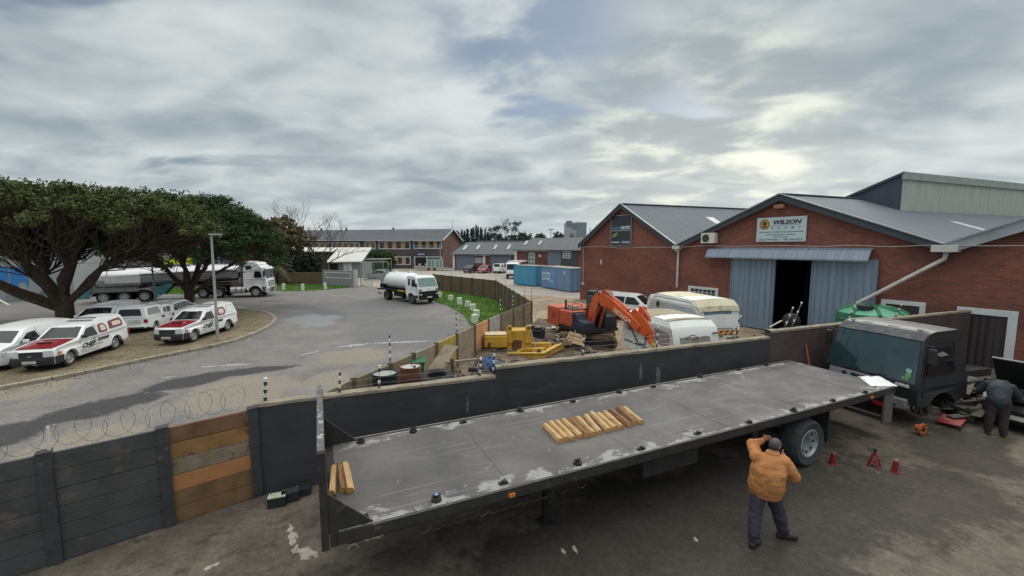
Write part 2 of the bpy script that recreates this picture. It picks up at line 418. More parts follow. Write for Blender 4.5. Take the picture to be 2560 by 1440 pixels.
# ---- parking island with its kerb, grass verges
kerb_px = [(-420, 1075), (-200, 1015), (0, 972), (110, 952), (220, 931), (310, 911), (400, 893), (475, 878), (545, 864), (600, 848), (640, 832), (668, 818), (683, 805), (682, 795), (668, 786), (640, 780), (600, 777), (540, 776)]
kerb = [G(*p) for p in kerb_px]
def smooth_path(pts, k=2):
    for _ in range(k):
        q = [pts[0]]
        for a, b in zip(pts, pts[1:]): q += [a * .75 + b * .25, a * .25 + b * .75]
        pts = q + [pts[-1]]
    return pts
kerb = smooth_path(kerb)
gravel_m = ground_mat('island_gravel', (122, 112, 92), [
    ([seg((-19, 18), (-15, 24), 1.2)], (132, 121, 98), .95, 1.4, .5)], var=.15, scale=.8, grain=.3, spots=(98, 92, 72), spot_scale=1.3, spot_th=(.48, .62), bump=.8)
back = [G(300, 782), G(80, 826), G(-200, 880), G(-420, 930)]
isl = [(p.x, p.y) for p in kerb] + [(p.x, p.y) for p in back]
o = sheet('parking_island', isl, 0.09, gravel_m)
kerb_m = mat('kerb_concrete', (142, 136, 122), rough=.9, var=.25, scale=2.5, bump=.3, spots=(112, 108, 98), spot_scale=3)
mb = MB(); cuts = []
acc = 0
for i in range(len(kerb) - 1):
    a, b = kerb[i], kerb[i + 1]; d = (b - a).normalized(); n = Vector((-d.y, d.x, 0))
    q = [a + n * .01, b + n * .01, b - n * .24, a - n * .24]
    if i % 3 == 2: q = [a + n * .005 + d * .03, b + n * .005, b - n * .235, a - n * .235 + d * .03]
    mb.add([(*(p.xy), z) for z in (-.02, .125 - (.008 if i % 5 == 1 else 0)) for p in q], [(4, 5, 6, 7), (0, 1, 5, 4), (2, 3, 7, 6), (1, 2, 6, 5), (3, 0, 4, 7)])
o = mb.build('kerb', kerb_m, smooth=40, bevel=0.0); o['kind'] = 'structure'

grass_m = mat('verge_grass', (80, 112, 42), rough=.95, var=.3, scale=1.2, bump=.6, bscale=30, spots=(66, 96, 32), spot_scale=2.0)
vergeA = [G(1184, 830), G(1176, 812), G(1160, 790), G(1138, 774), G(1112, 762), G(1090, 755), G(1060, 742), Vector((-9.1, 48.1, 0)), Vector((-1.5, 39.1, 0)), Vector((1.05, 24.1, 0))]
o = sheet('grass_verge', [(p.x, p.y) for p in vergeA], 0.03, grass_m)
vergeB = [G(690, 727), G(740, 728), G(800, 725), G(860, 720), G(893, 716), G(893, 712), G(690, 708)]
o2 = sheet('grass_verge', [(p.x, p.y) for p in vergeB], 0.03, grass_m)
vergeC = [G(405, 735), G(480, 736), G(520, 728), G(480, 718), G(415, 722)]
o3 = sheet('grass_verge', [(p.x, p.y) for p in vergeC], 0.03, grass_m)
blade_m = mat('grass_blades', (92, 130, 48), rough=.8, var=.25, scale=.8, island=.35)
def in_poly(x, y, P):
    c = False
    for (x0, y0), (x1, y1) in zip(P, P[1:] + P[:1]):
        if (y0 > y) != (y1 > y) and x < (x1 - x0) * (y - y0) / (y1 - y0) + x0: c = not c
    return c
def blades(poly, n, h, w=.03, z=.03):
    mb = MB(); xs = [p[0] for p in poly]; ys = [p[1] for p in poly]; k = 0
    while k < n:
        x, y = rnd.uniform(min(xs), max(xs)), rnd.uniform(min(ys), max(ys))
        if not in_poly(x, y, poly): continue
        k += 1; a = rnd.uniform(0, 6.28); hh = h * rnd.uniform(.4, 1.3); l = rnd.uniform(-.06, .06)
        dx, dy = math.cos(a) * w, math.sin(a) * w
        mb.add([(x - dx, y - dy, z), (x + dx, y + dy, z), (x + l + dy, y + l, z + hh)], [(0, 1, 2)])
    return mb
mb = blades([(p.x, p.y) for p in vergeA], 9000, .12)
for V, n in ((vergeB, 2500), (vergeC, 900)):
    q = blades([(p.x, p.y) for p in V], n, .2, .05); mb.add(q.v, q.f)
o = mb.build('grass_tufts', blade_m); o['kind'] = 'stuff'
dry_m = mat('dry_grass', (122, 116, 78), rough=.9, var=.3, scale=1.0, island=.35)
mb = blades(isl, 5000, .035, .025, .09)
o = mb.build('dry_grass', dry_m); o['kind'] = 'stuff'

# ---- raised bank of earth and rubble inside the boundary fence
bank = [Vector((-4.4, 8.75, 0)), Vector((-2.54, 13.42, 0)), Vector((-1.56, 16.65, 0)), Vector((-.57, 19.64, 0)), Vector((1.0, 23.6, 0)), Vector((1.6, 25.4, 0))]
bs = smooth_path(bank, 2)
def bank_pt(u, t):
    k = u * (len(bs) - 1); i = min(int(k), len(bs) - 2); p = bs[i].lerp(bs[i + 1], k - i)
    w = 5.2 * t; x, y = p.x + .12 + w * .93, p.y - w * .25
    y = max(y, 8.6 + (x + 4.6) * .386 + .12)
    h = .62 * (1 - t * t * (3 - 2 * t)) * min(1, (1 - u) * 8 + .2)
    n = noise.noise(Vector((x * 1.1, y * 1.1, 2))) * .14 + noise.noise(Vector((x * 4, y * 4, 5))) * .05
    return (x, y, h + n * (1 - t) - .03 - .05 * t + .03)
mb = MB(); mb.grid(bank_pt, 60, 26)
bank_m = mat('earth_bank', (112, 100, 84), rough=.95, var=.25, scale=1.2, bump=.8, bscale=20, spots=(74, 64, 54), spot_scale=1.6, spot_th=(.48, .6))
o = mb.build('dirt_bank', bank_m, smooth=60); o['kind'] = 'structure'

# loose stones on the island, along the kerb and on the yard
mb = MB(); r_ = random.Random(99)
def stone(x, y, z, s):
    a = r_.uniform(0, 6.3); mb.add([(x + s * math.cos(a), y + s * math.sin(a), z), (x + s * math.cos(a + 2.1), y + s * math.sin(a + 2.1), z), (x + s * math.cos(a + 4.2), y + s * math.sin(a + 4.2), z), (x, y, z + s * r_.uniform(.5, 1.1))], [(0, 1, 3), (1, 2, 3), (2, 0, 3)])
for _ in range(2600):
    p = kerb[0].lerp(kerb[-1], 0) if 0 else kerb[r_.randrange(4, len(kerb) - 1)]; d = abs(r_.gauss(0, .5)); stone(p.x + r_.gauss(0, .5), p.y - .35 - d, 0, r_.uniform(.008, .03))
for _ in range(2600): stone(r_.uniform(-9, 16), r_.uniform(2.2, 14), 0, r_.uniform(.003, .010) * (1 if r_.random() < .97 else 2.5))
for _ in range(1500):
    s = r_.random(); stone(-14 + 9 * s + r_.gauss(0, .4) + .5, .6 + 7.2 * s + r_.gauss(0, .3) - .5, 0, r_.uniform(.004, .012))
for _ in range(3500):
    x, y = r_.uniform(-3.6, 16), r_.uniform(9, 38)
    if y > 8.9 + (x + 4.6) * .386 and y < 41 - (x - 6) * 1.7: stone(x, y, .004, r_.uniform(.015, .07))
o = mb.build('gravel', mat('loose_stones', (112, 104, 94), rough=.9, island=.4, var=0)); o['kind'] = 'stuff'
# ================================================================ walls and fences
def precast(name, label, cat, pts, H, z0, bays, pmat, rows=6, th=.05, post=.11, group=None, side=-1, caps=0.0, post_extra=0.03):
    "precast wall: slotted posts with stacked boards; bays gives the board materials of each bay"
    t = thing(name, label, cat, (*pts[0][:2], 0), 0, group); o0 = Vector((*pts[0][:2], 0))
    # resample the line into bays of the asked count
    P = [Vector((p[0], p[1], 0)) - o0 for p in pts]
    for i in range(len(P)):
        d = (P[min(i + 1, len(P) - 1)] - P[max(i - 1, 0)]).normalized(); n = Vector((-d.y, d.x, 0))
        mb = MB(); mb.beam(P[i] + Vector((0, 0, z0 - .1)), P[i] + Vector((0, 0, H + post_extra)), post, post, up=d)
        if caps: mb.beam(P[i] + Vector((0, 0, H + post_extra)), P[i] + Vector((0, 0, H + post_extra + caps)), post * 1.1, post * 1.1, up=d)
        mb.build('post', pmat, t, bevel=.012)
    for i in range(len(P) - 1):
        a, b = P[i], P[i + 1]; d = (b - a).normalized(); a = a + d * post * .4; b = b - d * post * .4
        ms = bays[i % len(bays)]
        if not isinstance(ms, (list, tuple)): ms = [ms]
        mb = MB(); hh = (H - z0) / rows
        for r in range(rows):
            zc = z0 + hh * (r + .5); j = Vector((0, 0, rnd.uniform(-.004, .004)))
            mb.beam(a + Vector((0, 0, zc)) + j, b + Vector((0, 0, zc)) + j, th + rnd.uniform(-.004, .004), hh - .012, mi=min((rows - 1 - r), len(ms) - 1))
            if r: mb.beam(a + Vector((0, 0, z0 + hh * r)), b + Vector((0, 0, z0 + hh * r)), th * .5, .02, mi=min((rows - 1 - r), len(ms) - 1))
        mb.build('panel', list(ms), t, bevel=.006)
    return t
dark_c = mat('dark_painted_concrete', (70, 70, 72), rough=.8, var=.25, scale=1.6, bump=.5, bscale=25, spots=(96, 90, 82), spot_scale=2.6, spot_th=(.55, .7))
dark_c2 = mat('dark_post_concrete', (58, 60, 64), rough=.8, var=.25, scale=3, bump=.5, bscale=25, spots=(104, 100, 94), spot_scale=5, spot_th=(.62, .7))
or1 = mat('bare_brown_board', (122, 92, 70), rough=.9, var=.2, scale=2, bump=.5, spots=(92, 66, 48), spot_scale=2.5)
or2 = mat('ochre_board', (146, 112, 72), rough=.9, var=.2, scale=2, bump=.5, spots=(96, 74, 54), spot_scale=3)
or3 = mat('pale_broken_board', (134, 122, 106), rough=.95, var=.25, scale=3, bump=1.0, spots=(98, 84, 68), spot_scale=5)
or4 = mat('orange_board', (172, 122, 80), rough=.9, var=.12, scale=2, bump=.4)
or5 = mat('stained_board', (118, 92, 66), rough=.9, var=.25, scale=2, bump=.5, spots=(70, 56, 46), spot_scale=2.5)
LW = [(-15.6, -.75), (-14.5, .16), (-13.4, 1.08), (-12.3, 1.98), (-11.2, 2.9), (-10.2, 3.74), (-9.3, 4.5), (-8.27, 5.35), (-7.24, 6.21), (-6.16, 7.11), (-5.12, 8.0)]
precast('precast_wall', 'dark painted precast wall with one bay of bare orange and brown boards, razor wire along its top', 'wall',
        LW, 1.80, 0.0, [dark_c] * 9 + [[or1, or2, or3, or4, or5, or5]], dark_c2, rows=6, post=.17, th=.06, caps=.012)

# black plastered yard wall in three steps
bw_m = mat('black_plaster', (56, 56, 60), rough=.8, var=.2, scale=1.2, bump=.35, bscale=18, spots=(64, 64, 68), spot_scale=1.5, sc3=(1, 1, 2.5))
bw_m2 = mat('brown_black_plaster', (78, 66, 64), rough=.85, var=.2, scale=1.5, bump=.4, bscale=20, spots=(58, 54, 54), spot_scale=2)
cop_m = mat('coping_concrete', (140, 132, 116), rough=.9, var=.25, scale=3, bump=.8, bscale=15, spots=(98, 92, 80), spot_scale=6)
W0 = Vector((-5.14, 8.085, 0)); wdir = Vector((13.25, 5.14, 0)).normalized(); wa = math.atan2(wdir.y, wdir.x)
bw = thing('yard_wall', 'long black plastered wall with rough pale coping, stepping up towards the brick warehouse', 'wall', W0, wa)
s1 = (Vector((-.49, 10.06, 0)) - W0).length; s2 = (Vector((8.15, 13.35, 0)) - W0).length; s3 = 26.15
for k, (a, b, h, m) in enumerate(((0, s1, 1.85, bw_m), (s1 + .003, s2, 2.07, bw_m), (s2 + .003, s3, 2.26, bw_m2))):
    mb = MB(); mb.box(a, b, -.10, .10, 0, h); mb.build('wall_panel', m, bw)
    mb = MB(); nseg = int((b - a) / .25)
    def cf(u, v, a=a, b=b, h=h):
        x = a + (b - a) * u; s = v * 2 - 1
        n = noise.noise(Vector((x * 3, s * 2, k))) * .02
        prof = [(-.112, -.03), (-.115, .0), (-.11, .035), (-.06, .05), (0, .052), (.06, .05), (.11, .035), (.115, 0), (.112, -.03)]
        q = prof[int(round(v * 8))]
        return (x, q[0] + n * .6, h + q[1] + .012 + n)
    mb.grid(cf, nseg, 8); mb.build('coping', cop_m, bw, smooth=50)
for cx, cz, w, h in ((4.35, 1.25, .03, .2), (5.35, .9, .05, .12), (9.3, 1.5, .06, .22), (9.9, 1.3, .08, .26), (10.7, .95, .17, .26)):  # window-glass reflections painted as pale patches on the wall face
    pts = []
    for i in range(14):
        a = 2 * PI * i / 14; r = 1 + rnd.uniform(-.35, .35)
        pts.append((cx + w * r * math.cos(a) + .15 * w * math.sin(a), cz + h * r * math.sin(a)))
    mb = MB(); mb.prism(pts, -.105, -.101); mb.build('reflection_patch', mat('reflection_patch', (98, 100, 106), rough=.9, var=.4, scale=12), bw)

# roadside precast fence of the plant yard (pale, yellow and orange bays)
pc = mat('pale_precast', (150, 140, 118), rough=.9, var=.18, scale=2.0, bump=.5, spots=(122, 112, 92), spot_scale=3)
pc_y = mat('yellow_precast', (172, 148, 72), rough=.9, var=.2, scale=2.0, bump=.5, spots=(140, 122, 64), spot_scale=3)
pc_o = mat('orange_precast', (196, 146, 104), rough=.9, var=.1, scale=2.0, bump=.4)
pc_g = mat('grey_white_precast', (168, 166, 158), rough=.9, var=.15, scale=4.0, bump=.4, spots=(130, 130, 124), spot_scale=6)
pc_d = mat('weathered_precast', (128, 118, 94), rough=.9, var=.2, scale=2.0, bump=.5, spots=(98, 90, 70), spot_scale=3)
po_d = mat('fence_post_concrete', (92, 84, 68), rough=.9, var=.25, scale=3, bump=.4)
FA = [(-4.25, 8.55), (-3.84, 9.9), (-3.32, 11.2), (-2.95, 12.3), (-2.5, 13.6), (-2.03, 15.1), (-1.52, 16.7), (-1.05, 18.2), (-.55, 19.7), (.05, 21.2), (.62, 22.7), (1.12, 24.15)]
precast('precast_fence', 'patchwork precast fence of pale, yellow and orange boards between road and scrap yard', 'fence',
        FA, 1.8, 0, [pc_d, pc_d, pc_d, pc, [pc_y, pc_y, pc_y, pc_y], pc, [pc_o, pc_o, pc_o, pc, pc], [pc_g, pc_g, pc_o, pc_o, pc], pc_d, pc_d, pc_d], po_d, rows=5, post=.12)
fb = mat('brown_precast', (96, 84, 66), rough=.9, var=.15, scale=1.0, bump=.4, spots=(76, 66, 52), spot_scale=1.2)
fb_p = mat('brown_precast_post', (66, 56, 44), rough=.9, var=.2, scale=2)
B0, B1, B2 = Vector((1.12, 24.15)), Vector((-1.5, 39.1)), Vector((-9.05, 48.16))
FB = [tuple(B0.lerp(B1, i / 8)) for i in range(9)]
FC = [tuple(B1.lerp(B2, i / 6)) for i in range(7)]
precast('precast_fence', 'tall brown precast fence running back beside the green verge', 'fence', FB, 1.8, 0, [fb], fb_p, rows=5, post=.13)
precast('precast_fence', 'brown precast fence before the forecourt, ending behind the small water tanker', 'fence', FC, 1.8, 0, [fb], fb_p, rows=5, post=.13)
# brown wall far left by the gate
a, b = G(690, 712), G(809, 713); FD = [tuple(a.lerp(b, i / 4))[:2] for i in range(5)]
fd = mat('brown_gate_wall', (100, 84, 66), rough=.9, var=.15, scale=1.0, bump=.3, spots=(84, 68, 52), spot_scale=1)
precast('boundary_wall', 'brown boundary wall behind the grass strip, right of the white tractor unit', 'wall', FD, 1.65, 0, [fd], fd, rows=5, post=.14)
a, b = G(400, 720), G(690, 712); FE = [tuple(a.lerp(b, i / 9))[:2] for i in range(10)]
precast('boundary_wall', 'shaded brown boundary wall behind the tanker trailer', 'wall', FE, 1.65, 0, [fd], fd, rows=5, post=.14)

# insulator poles of the electric fence
blk = mat('black_insulator', (26, 26, 28), rough=.5, var=0); wht = mat('white_insulator', (205, 205, 200), rough=.6, var=0)
galv = mat('galvanised_steel', (150, 153, 152), rough=.45, metal=.6, var=.15, scale=6)
def insulator_pole(base, h, label, n=6, lean=(0, 0), big=1.0):
    t = thing('fence_pole', label, 'fence pole', base, 0, 'insulated fence poles along the walls')
    mb = MB(); mb.cyl((0, 0, -.05), (lean[0], lean[1], h), .012 * big, n=6); mb.build('rod', galv, t, smooth=40)
    for k in range(n):
        f = .12 + .86 * k / max(1, n - 1); p = Vector((lean[0] * f, lean[1] * f, h * f))
        mb = MB(); mb.lathe([(0, -.035), (.03, -.03), (.018, -.01), (.034, .012), (.015, .03), (0, .035)], 8, p - Vector((0, 0, 0)))
        if big > 1: mb.v = [p + (v - p) * big for v in mb.v]
        mb.build('insulator', blk if k % 2 == 0 else wht, t, smooth=50)
    return t
def on_wall(s): return W0 + wdir * s
def wall_s(px):     # place along the black wall seen at this column
    r = ray(px, 900); d = Vector((r.x, r.y)); 
    # W0 + s*wdir = t*d
    A = W0.x * d.y - W0.y * d.x; B = wdir.x * d.y - wdir.y * d.x
    return -A / B
for px, h, n, big, lab in ((657, .46, 6, 1.3, 'short black insulator pole on the corner where the dark wall meets the black wall'),
                      (845, .42, 5, .8, 'thin insulator pole on the black wall just behind the trailer headboard'),
                      (945, .5, 6, 1.0, 'insulator pole on the black wall in front of the black drum'),
                      (1199, .44, 6, 1.0, 'insulator pole on the black wall left of its first step'),
                      (1233, .60, 7, 1.1, 'insulator pole on the black wall beside the yellow steel frame'),
                      (1456, .55, 7, 1.0, 'insulator pole on the black wall in front of the excavator tracks'),
                      (1640, .62, 6, 1.0, 'insulator pole on the black wall in front of the excavator arm')):
    s = wall_s(px); hz = 1.9 if s < s1 else (2.12 if s < s2 else 2.31)
    insulator_pole(on_wall(s) + Vector((0, 0, hz)), h, lab, n, (.03, 0), big)
for px, h, lean, lab in ((1828, .75, (.22, 0), 'leaning insulator pole on the black wall in front of the caravans'), (1955, .70, (.25, 0), 'leaning insulator pole on the black wall before the open warehouse door'),
                    (1972, .85, (.3, 0), 'taller leaning insulator pole at the upper step of the wall'), (2112, .6, (.2, 0), 'leaning insulator pole on the wall in front of the green tank'), (2228, .5, (.2, 0), 'leaning insulator pole on the wall at the right side of the green tank')):
    s = wall_s(px); hz = 2.12 if s < s2 else 2.31
    insulator_pole(on_wall(s) + Vector((0, 0, hz)), h, lab, 6, lean)
for (x, y), lab in (((-3.32, 11.2), 'insulator pole on the patchwork fence behind the drums'), ((-2.03, 15.1), 'insulator pole on the patchwork fence beside its yellow bay'),
               ((-.55, 19.7), 'insulator pole on the patchwork fence at the grey and orange bay'), ((.05, 21.2), 'insulator pole on the patchwork fence next to the black engine'), ((1.12, 24.15), 'insulator pole on the corner of the patchwork fence')):
    insulator_pole((x, y, 1.83), .75, lab, 7)
for k, i in enumerate((1, 3, 5)):
    insulator_pole((*FB[i], 1.83), .6, ['insulator pole on the brown fence, nearest its corner with the patchwork fence', 'insulator pole halfway along the brown fence beside the verge', 'insulator pole on the far half of the brown fence beside the verge'][k], 5)
for k, i in enumerate((0, 2, 4)):
    insulator_pole((*FC[i], 1.83), .6, ['insulator pole at the bend of the brown fence', 'insulator pole on the brown fence before the parked red car', 'insulator pole on the brown fence close to the water tanker'][k], 4)
mb = MB()
ends = [on_wall(wall_s(p)) + Vector((.03, 0, 1.9 + (0 if p < 1230 else .22) )) for p in (657, 845, 945, 1199, 1233, 1456, 1640, 1828)]
for a, b in zip(ends, ends[1:]):
    for k in range(3):
        h = .12 + .13 * k; p = [a.lerp(b, t / 6) + Vector((0, 0, h - .02 * math.sin(PI * t / 6))) for t in range(7)]; mb.tube(p, .0022, 3)
o = mb.build('fence_wire', galv); tag(o, 'three thin strands of electric fence wire over the black wall', 'wire')

# razor wire on the dark precast wall
mb = MB(); pts = []
L0 = Vector((-12.3, 1.98, 0)); L1 = Vector((-5.2, 7.94, 0)); ld = (L1 - L0).normalized(); ln_ = Vector((-ld.y, ld.x, 0)); LL = (L1 - L0).length
k = 0; x = .1
while x < LL:
    c = L0 + ld * x + ln_ * .10 + Vector((0, 0, 2.04 + .03 * math.sin(x * 3))); tl = (R(58) if k % 2 else -R(58)) + rnd.uniform(-.12, .12); rr = .24 + rnd.uniform(-.02, .02)
    e1 = (ln_ * math.cos(tl) + ld * math.sin(tl)); ring = [c + e1 * rr * math.cos(2 * PI * q / 40) + Vector((0, 0, rr * math.sin(2 * PI * q / 40))) for q in range(41)]
    mb.tube(ring, .0032, 4); pts += ring; x += .20 if k % 2 else .34; k += 1
for p in pts[::2]:
    d = Vector((rnd.uniform(-1, 1), rnd.uniform(-1, 1), rnd.uniform(-1, 1))).normalized() * .018
    mb.add([p - d, p + d, p + Vector((.004, .004, .008))], [(0, 1, 2)])
o = mb.build('razor_wire', mat('razor_steel', (120, 122, 124), rough=.4, metal=.5, var=.1)); tag(o, 'coiled razor wire stretched along the top of the dark precast wall', 'razor wire')
mb = MB(); s = Vector((-7.2, 6.25, 1.8)); mb.beam(s, s + Vector((.02, 0, .42)), .03, .03); o = mb.build('wire_bracket', wht); tag(o, 'short white bracket standing on the dark precast wall under the razor wire', 'bracket')
# ================================================================ brick warehouse
def brick_mat(name, c1, c2, mort, scale=1.0, rough=.9, bump=.4, stain=(70, 38, 32)):
    m = bpy.data.materials.new(name); m.use_nodes = True; nt = m.node_tree; L = nt.links; b = nt.nodes['Principled BSDF']
    tcn = nt.nodes.new('ShaderNodeTexCoord'); sp = nt.nodes.new('ShaderNodeSeparateXYZ'); L.new(tcn.outputs['Object'], sp.inputs[0])
    ad = nt.nodes.new('ShaderNodeMath'); L.new(sp.outputs[0], ad.inputs[0]); L.new(sp.outputs[1], ad.inputs[1])
    cb = nt.nodes.new('ShaderNodeCombineXYZ'); L.new(ad.outputs[0], cb.inputs[0]); L.new(sp.outputs[2], cb.inputs[1])
    bt = nt.nodes.new('ShaderNodeTexBrick'); L.new(cb.outputs[0], bt.inputs['Vector'])
    bt.inputs['Scale'].default_value = 1.0 / scale; bt.inputs['Brick Width'].default_value = .24; bt.inputs['Row Height'].default_value = .085
    bt.inputs['Mortar Size'].default_value = .008; bt.inputs['Mortar Smooth'].default_value = .3; bt.inputs['Bias'].default_value = -.1
    bt.inputs['Color1'].default_value = (*lin(c1), 1); bt.inputs['Color2'].default_value = (*lin(c2), 1); bt.inputs['Mortar'].default_value = (*lin(mort), 1)
    def nz(s, sc=(1, 1, 1), d=6):
        mp = nt.nodes.new('ShaderNodeMapping'); mp.inputs['Scale'].default_value = sc; L.new(cb.outputs[0], mp.inputs[0])
        n = nt.nodes.new('ShaderNodeTexNoise'); L.new(mp.outputs[0], n.inputs['Vector']); n.inputs['Scale'].default_value = s; n.inputs['Detail'].default_value = d; return n.outputs[0]
    def mr(v, a, bb, c, d):
        n = nt.nodes.new('ShaderNodeMapRange'); L.new(v, n.inputs[0])
        for i, x in enumerate((a, bb, c, d)): n.inputs[i + 1].default_value = x
        return n.outputs[0]
    mx = nt.nodes.new('ShaderNodeMix'); mx.data_type = 'RGBA'; L.new(mr(nz(.35, (1, 2, 1)), .42, .68, 0, .55), mx.inputs[0]); L.new(bt.outputs[0], mx.inputs[6]); mx.inputs[7].default_value = (*lin(stain), 1)
    # single darker bricks in runs
    mx2 = nt.nodes.new('ShaderNodeMix'); mx2.data_type = 'RGBA'; L.new(mr(nz(2.2, (1, 5, 1), 3), .58, .66, 0, .55), mx2.inputs[0]); L.new(mx.outputs[2], mx2.inputs[6]); mx2.inputs[7].default_value = (*lin(stain), 1)
    L.new(mx2.outputs[2], b.inputs['Base Color']); b.inputs['Roughness'].default_value = rough
    bn = nt.nodes.new('ShaderNodeBump'); bn.inputs['Strength'].default_value = bump; bn.inputs['Distance'].default_value = .01; L.new(bt.outputs['Fac'], bn.inputs['Height']); bn.invert = True; L.new(bn.outputs[0], b.inputs['Normal'])
    return m
def corr_mat(name, rgb, pitch=.18, axis=0, rough=.55, metal=.3, var=.12, streak=.25, rust=None, strength=1.0):
    "corrugated sheet: ribs along the fall of the sheet"
    m = bpy.data.materials.new(name); m.use_nodes = True; nt = m.node_tree; L = nt.links; b = nt.nodes['Principled BSDF']
    tcn = nt.nodes.new('ShaderNodeTexCoord'); sp = nt.nodes.new('ShaderNodeSeparateXYZ'); L.new(tcn.outputs['Object'], sp.inputs[0])
    mu = nt.nodes.new('ShaderNodeMath'); mu.operation = 'MULTIPLY'; L.new(sp.outputs[axis], mu.inputs[0]); mu.inputs[1].default_value = 2 * PI / pitch
    sn = nt.nodes.new('ShaderNodeMath'); sn.operation = 'SINE'; L.new(mu.outputs[0], sn.inputs[0])
    bn = nt.nodes.new('ShaderNodeBump'); bn.inputs['Strength'].default_value = strength; bn.inputs['Distance'].default_value = .02; L.new(sn.outputs[0], bn.inputs['Height']); L.new(bn.outputs[0], b.inputs['Normal'])
    mp = nt.nodes.new('ShaderNodeMapping'); s = [.4, .4, .4]; s[axis] = 6; mp.inputs['Scale'].default_value = s; L.new(tcn.outputs['Object'], mp.inputs[0])
    n = nt.nodes.new('ShaderNodeTexNoise'); n.inputs['Scale'].default_value = 1.0; n.inputs['Detail'].default_value = 6; L.new(mp.outputs[0], n.inputs['Vector'])
    mr = nt.nodes.new('ShaderNodeMapRange'); L.new(n.outputs[0], mr.inputs[0])
    for i, x in enumerate((.35, .65, 0, 1)): mr.inputs[i + 1].default_value = x
    c = lin(rgb); mx = nt.nodes.new('ShaderNodeMix'); mx.data_type = 'RGBA'; L.new(mr.outputs[0], mx.inputs[0])
    mx.inputs[6].default_value = (*[x * (1 - streak) for x in c], 1); mx.inputs[7].default_value = (*(lin(rust) if rust else [x * (1 + var) for x in c]), 1)
    L.new(mx.outputs[2], b.inputs['Base Color']); b.inputs['Roughness'].default_value = rough; b.inputs['Metallic'].default_value = metal
    return m
red_brick = brick_mat('red_brick', (140, 84, 70), (112, 68, 58), (128, 100, 90), scale=1.1, stain=(84, 56, 50))
roof_grey = corr_mat('grey_roof_sheet', (100, 106, 114), pitch=.6, axis=1, metal=.0, rough=.8, strength=.25, streak=.1)
dk_trim = mat('dark_grey_trim', (62, 72, 80), rough=.6, var=.15, scale=1)
lt_trim = mat('light_roof_flashing', (158, 166, 172), rough=.5, var=.15, scale=1.5)
white_p = mat('white_painted_frame', (205, 210, 212), rough=.6, var=.08, scale=2, spots=(170, 170, 165), spot_scale=3, spot_th=(.6, .75))
pipe_w = mat('white_pvc_pipe', (198, 196, 192), rough=.5, var=.12, scale=2)
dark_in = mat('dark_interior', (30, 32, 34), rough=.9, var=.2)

FO = Vector((6.44, 39.45, 0)); fu = Vector((13.61, -23.16, 0)).normalized(); fang = math.atan2(fu.y, fu.x); fv = Vector((-fu.y, fu.x, 0))   # fv points into the building
def FP(px, py):
    "facade coordinates (distance along, height) of this place of the survey photograph"
    r = ray(px, py); k = (FO.x * fv.x + FO.y * fv.y) / (r.x * fv.x + r.y * fv.y); p = Vector((r.x * k, r.y * k, 0)) - FO
    return p.dot(fu), CAM_H + r.z * k
Dw = Vector((math.cos(R(20.5)), math.sin(R(20.5)), 0)); DX, DY = Dw.dot(fu), Dw.dot(fv); SH = DX / DY      # the sheds run back at a slight skew
wh = thing('brick_warehouse', 'red brick warehouse with three grey gabled roofs and a tall blue sliding door', 'warehouse', FO, fang)
a1 = FP(1560, 512); v1 = FP(1700, 606); a2 = FP(1960, 489); v2 = FP(2372, 602); VZ = 5.0; EN = v2[0] + 15
outline_top = [(0, VZ + .0), (a1[0], a1[1]), (v1[0], VZ), (a2[0], a2[1]), (v2[0], VZ), (v2[0] + 7.2, VZ + 3.2), (EN, VZ)]
# pillars of the door opening
d0, dz = FP(1905, 645); d1, _ = FP(2075, 645); DT = FP(2000, 650)[1]
poly = [(0, 0), (d0, 0), (d0, DT), (d1, DT), (d1, 0), (EN, 0)] + outline_top[::-1]
mb = MB(); mb.prism(poly, 0, .22, plane='xz'); mb.build('wall', red_brick, wh)
# side wall at the far left and dark room behind the door
mb = MB(); mb.add([(0, .22, 0), (SH * 28, 28, 0), (SH * 28, 28, VZ), (0, .22, VZ)], [(0, 1, 2, 3)]); mb.build('side_wall', red_brick, wh)
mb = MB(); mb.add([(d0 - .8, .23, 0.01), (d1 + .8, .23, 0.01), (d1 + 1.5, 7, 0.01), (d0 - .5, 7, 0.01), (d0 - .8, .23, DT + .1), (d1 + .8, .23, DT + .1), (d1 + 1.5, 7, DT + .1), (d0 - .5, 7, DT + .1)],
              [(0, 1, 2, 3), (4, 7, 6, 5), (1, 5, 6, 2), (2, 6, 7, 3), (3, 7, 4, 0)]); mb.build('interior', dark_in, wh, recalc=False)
tops = outline_top
for i in range(0, 6, 1):
    (xa, za), (xb, zb) = tops[i], tops[i + 1]
    ov = .0
    y0, y1 = -.28, 30.0
    def P(x, z, y): return (x + SH * y, y, z)
    th = .07
    mb = MB(); mb.add([P(xa, za + th, y0), P(xb, zb + th, y0), P(xb, zb + th, y1), P(xa, za + th, y1), P(xa, za, y0), P(xb, zb, y0), P(xb, zb, y1), P(xa, za, y1)],
                      [(0, 1, 2, 3), (4, 7, 6, 5), (0, 4, 5, 1), (1, 5, 6, 2), (2, 6, 7, 3), (3, 7, 4, 0)])
    mb.build('roof', roof_grey, wh)
    mb = MB(); h = .34 if i < 4 else .45
    q = [P(xa, za + .06, y0 - .04), P(xb, zb + .06, y0 - .04), P(xb, zb + .06 - h, y0 - .04), P(xa, za + .06 - h, y0 - .04)]; qq = [(a + 0, b + .035, c) for a, b, c in q]
    mb.add(q + qq, [(0, 1, 2, 3), (4, 7, 6, 5), (0, 4, 5, 1), (2, 6, 7, 3), (1, 5, 6, 2), (0, 3, 7, 4)])
    mb.build('bargeboard', lt_trim if i == 4 else dk_trim, wh)
    mb = MB(); mb.beam(P(xa, za + .10, y0 - .07), P(xb, zb + .10, y0 - .07), .14, .05); mb.build('flashing', lt_trim, wh)
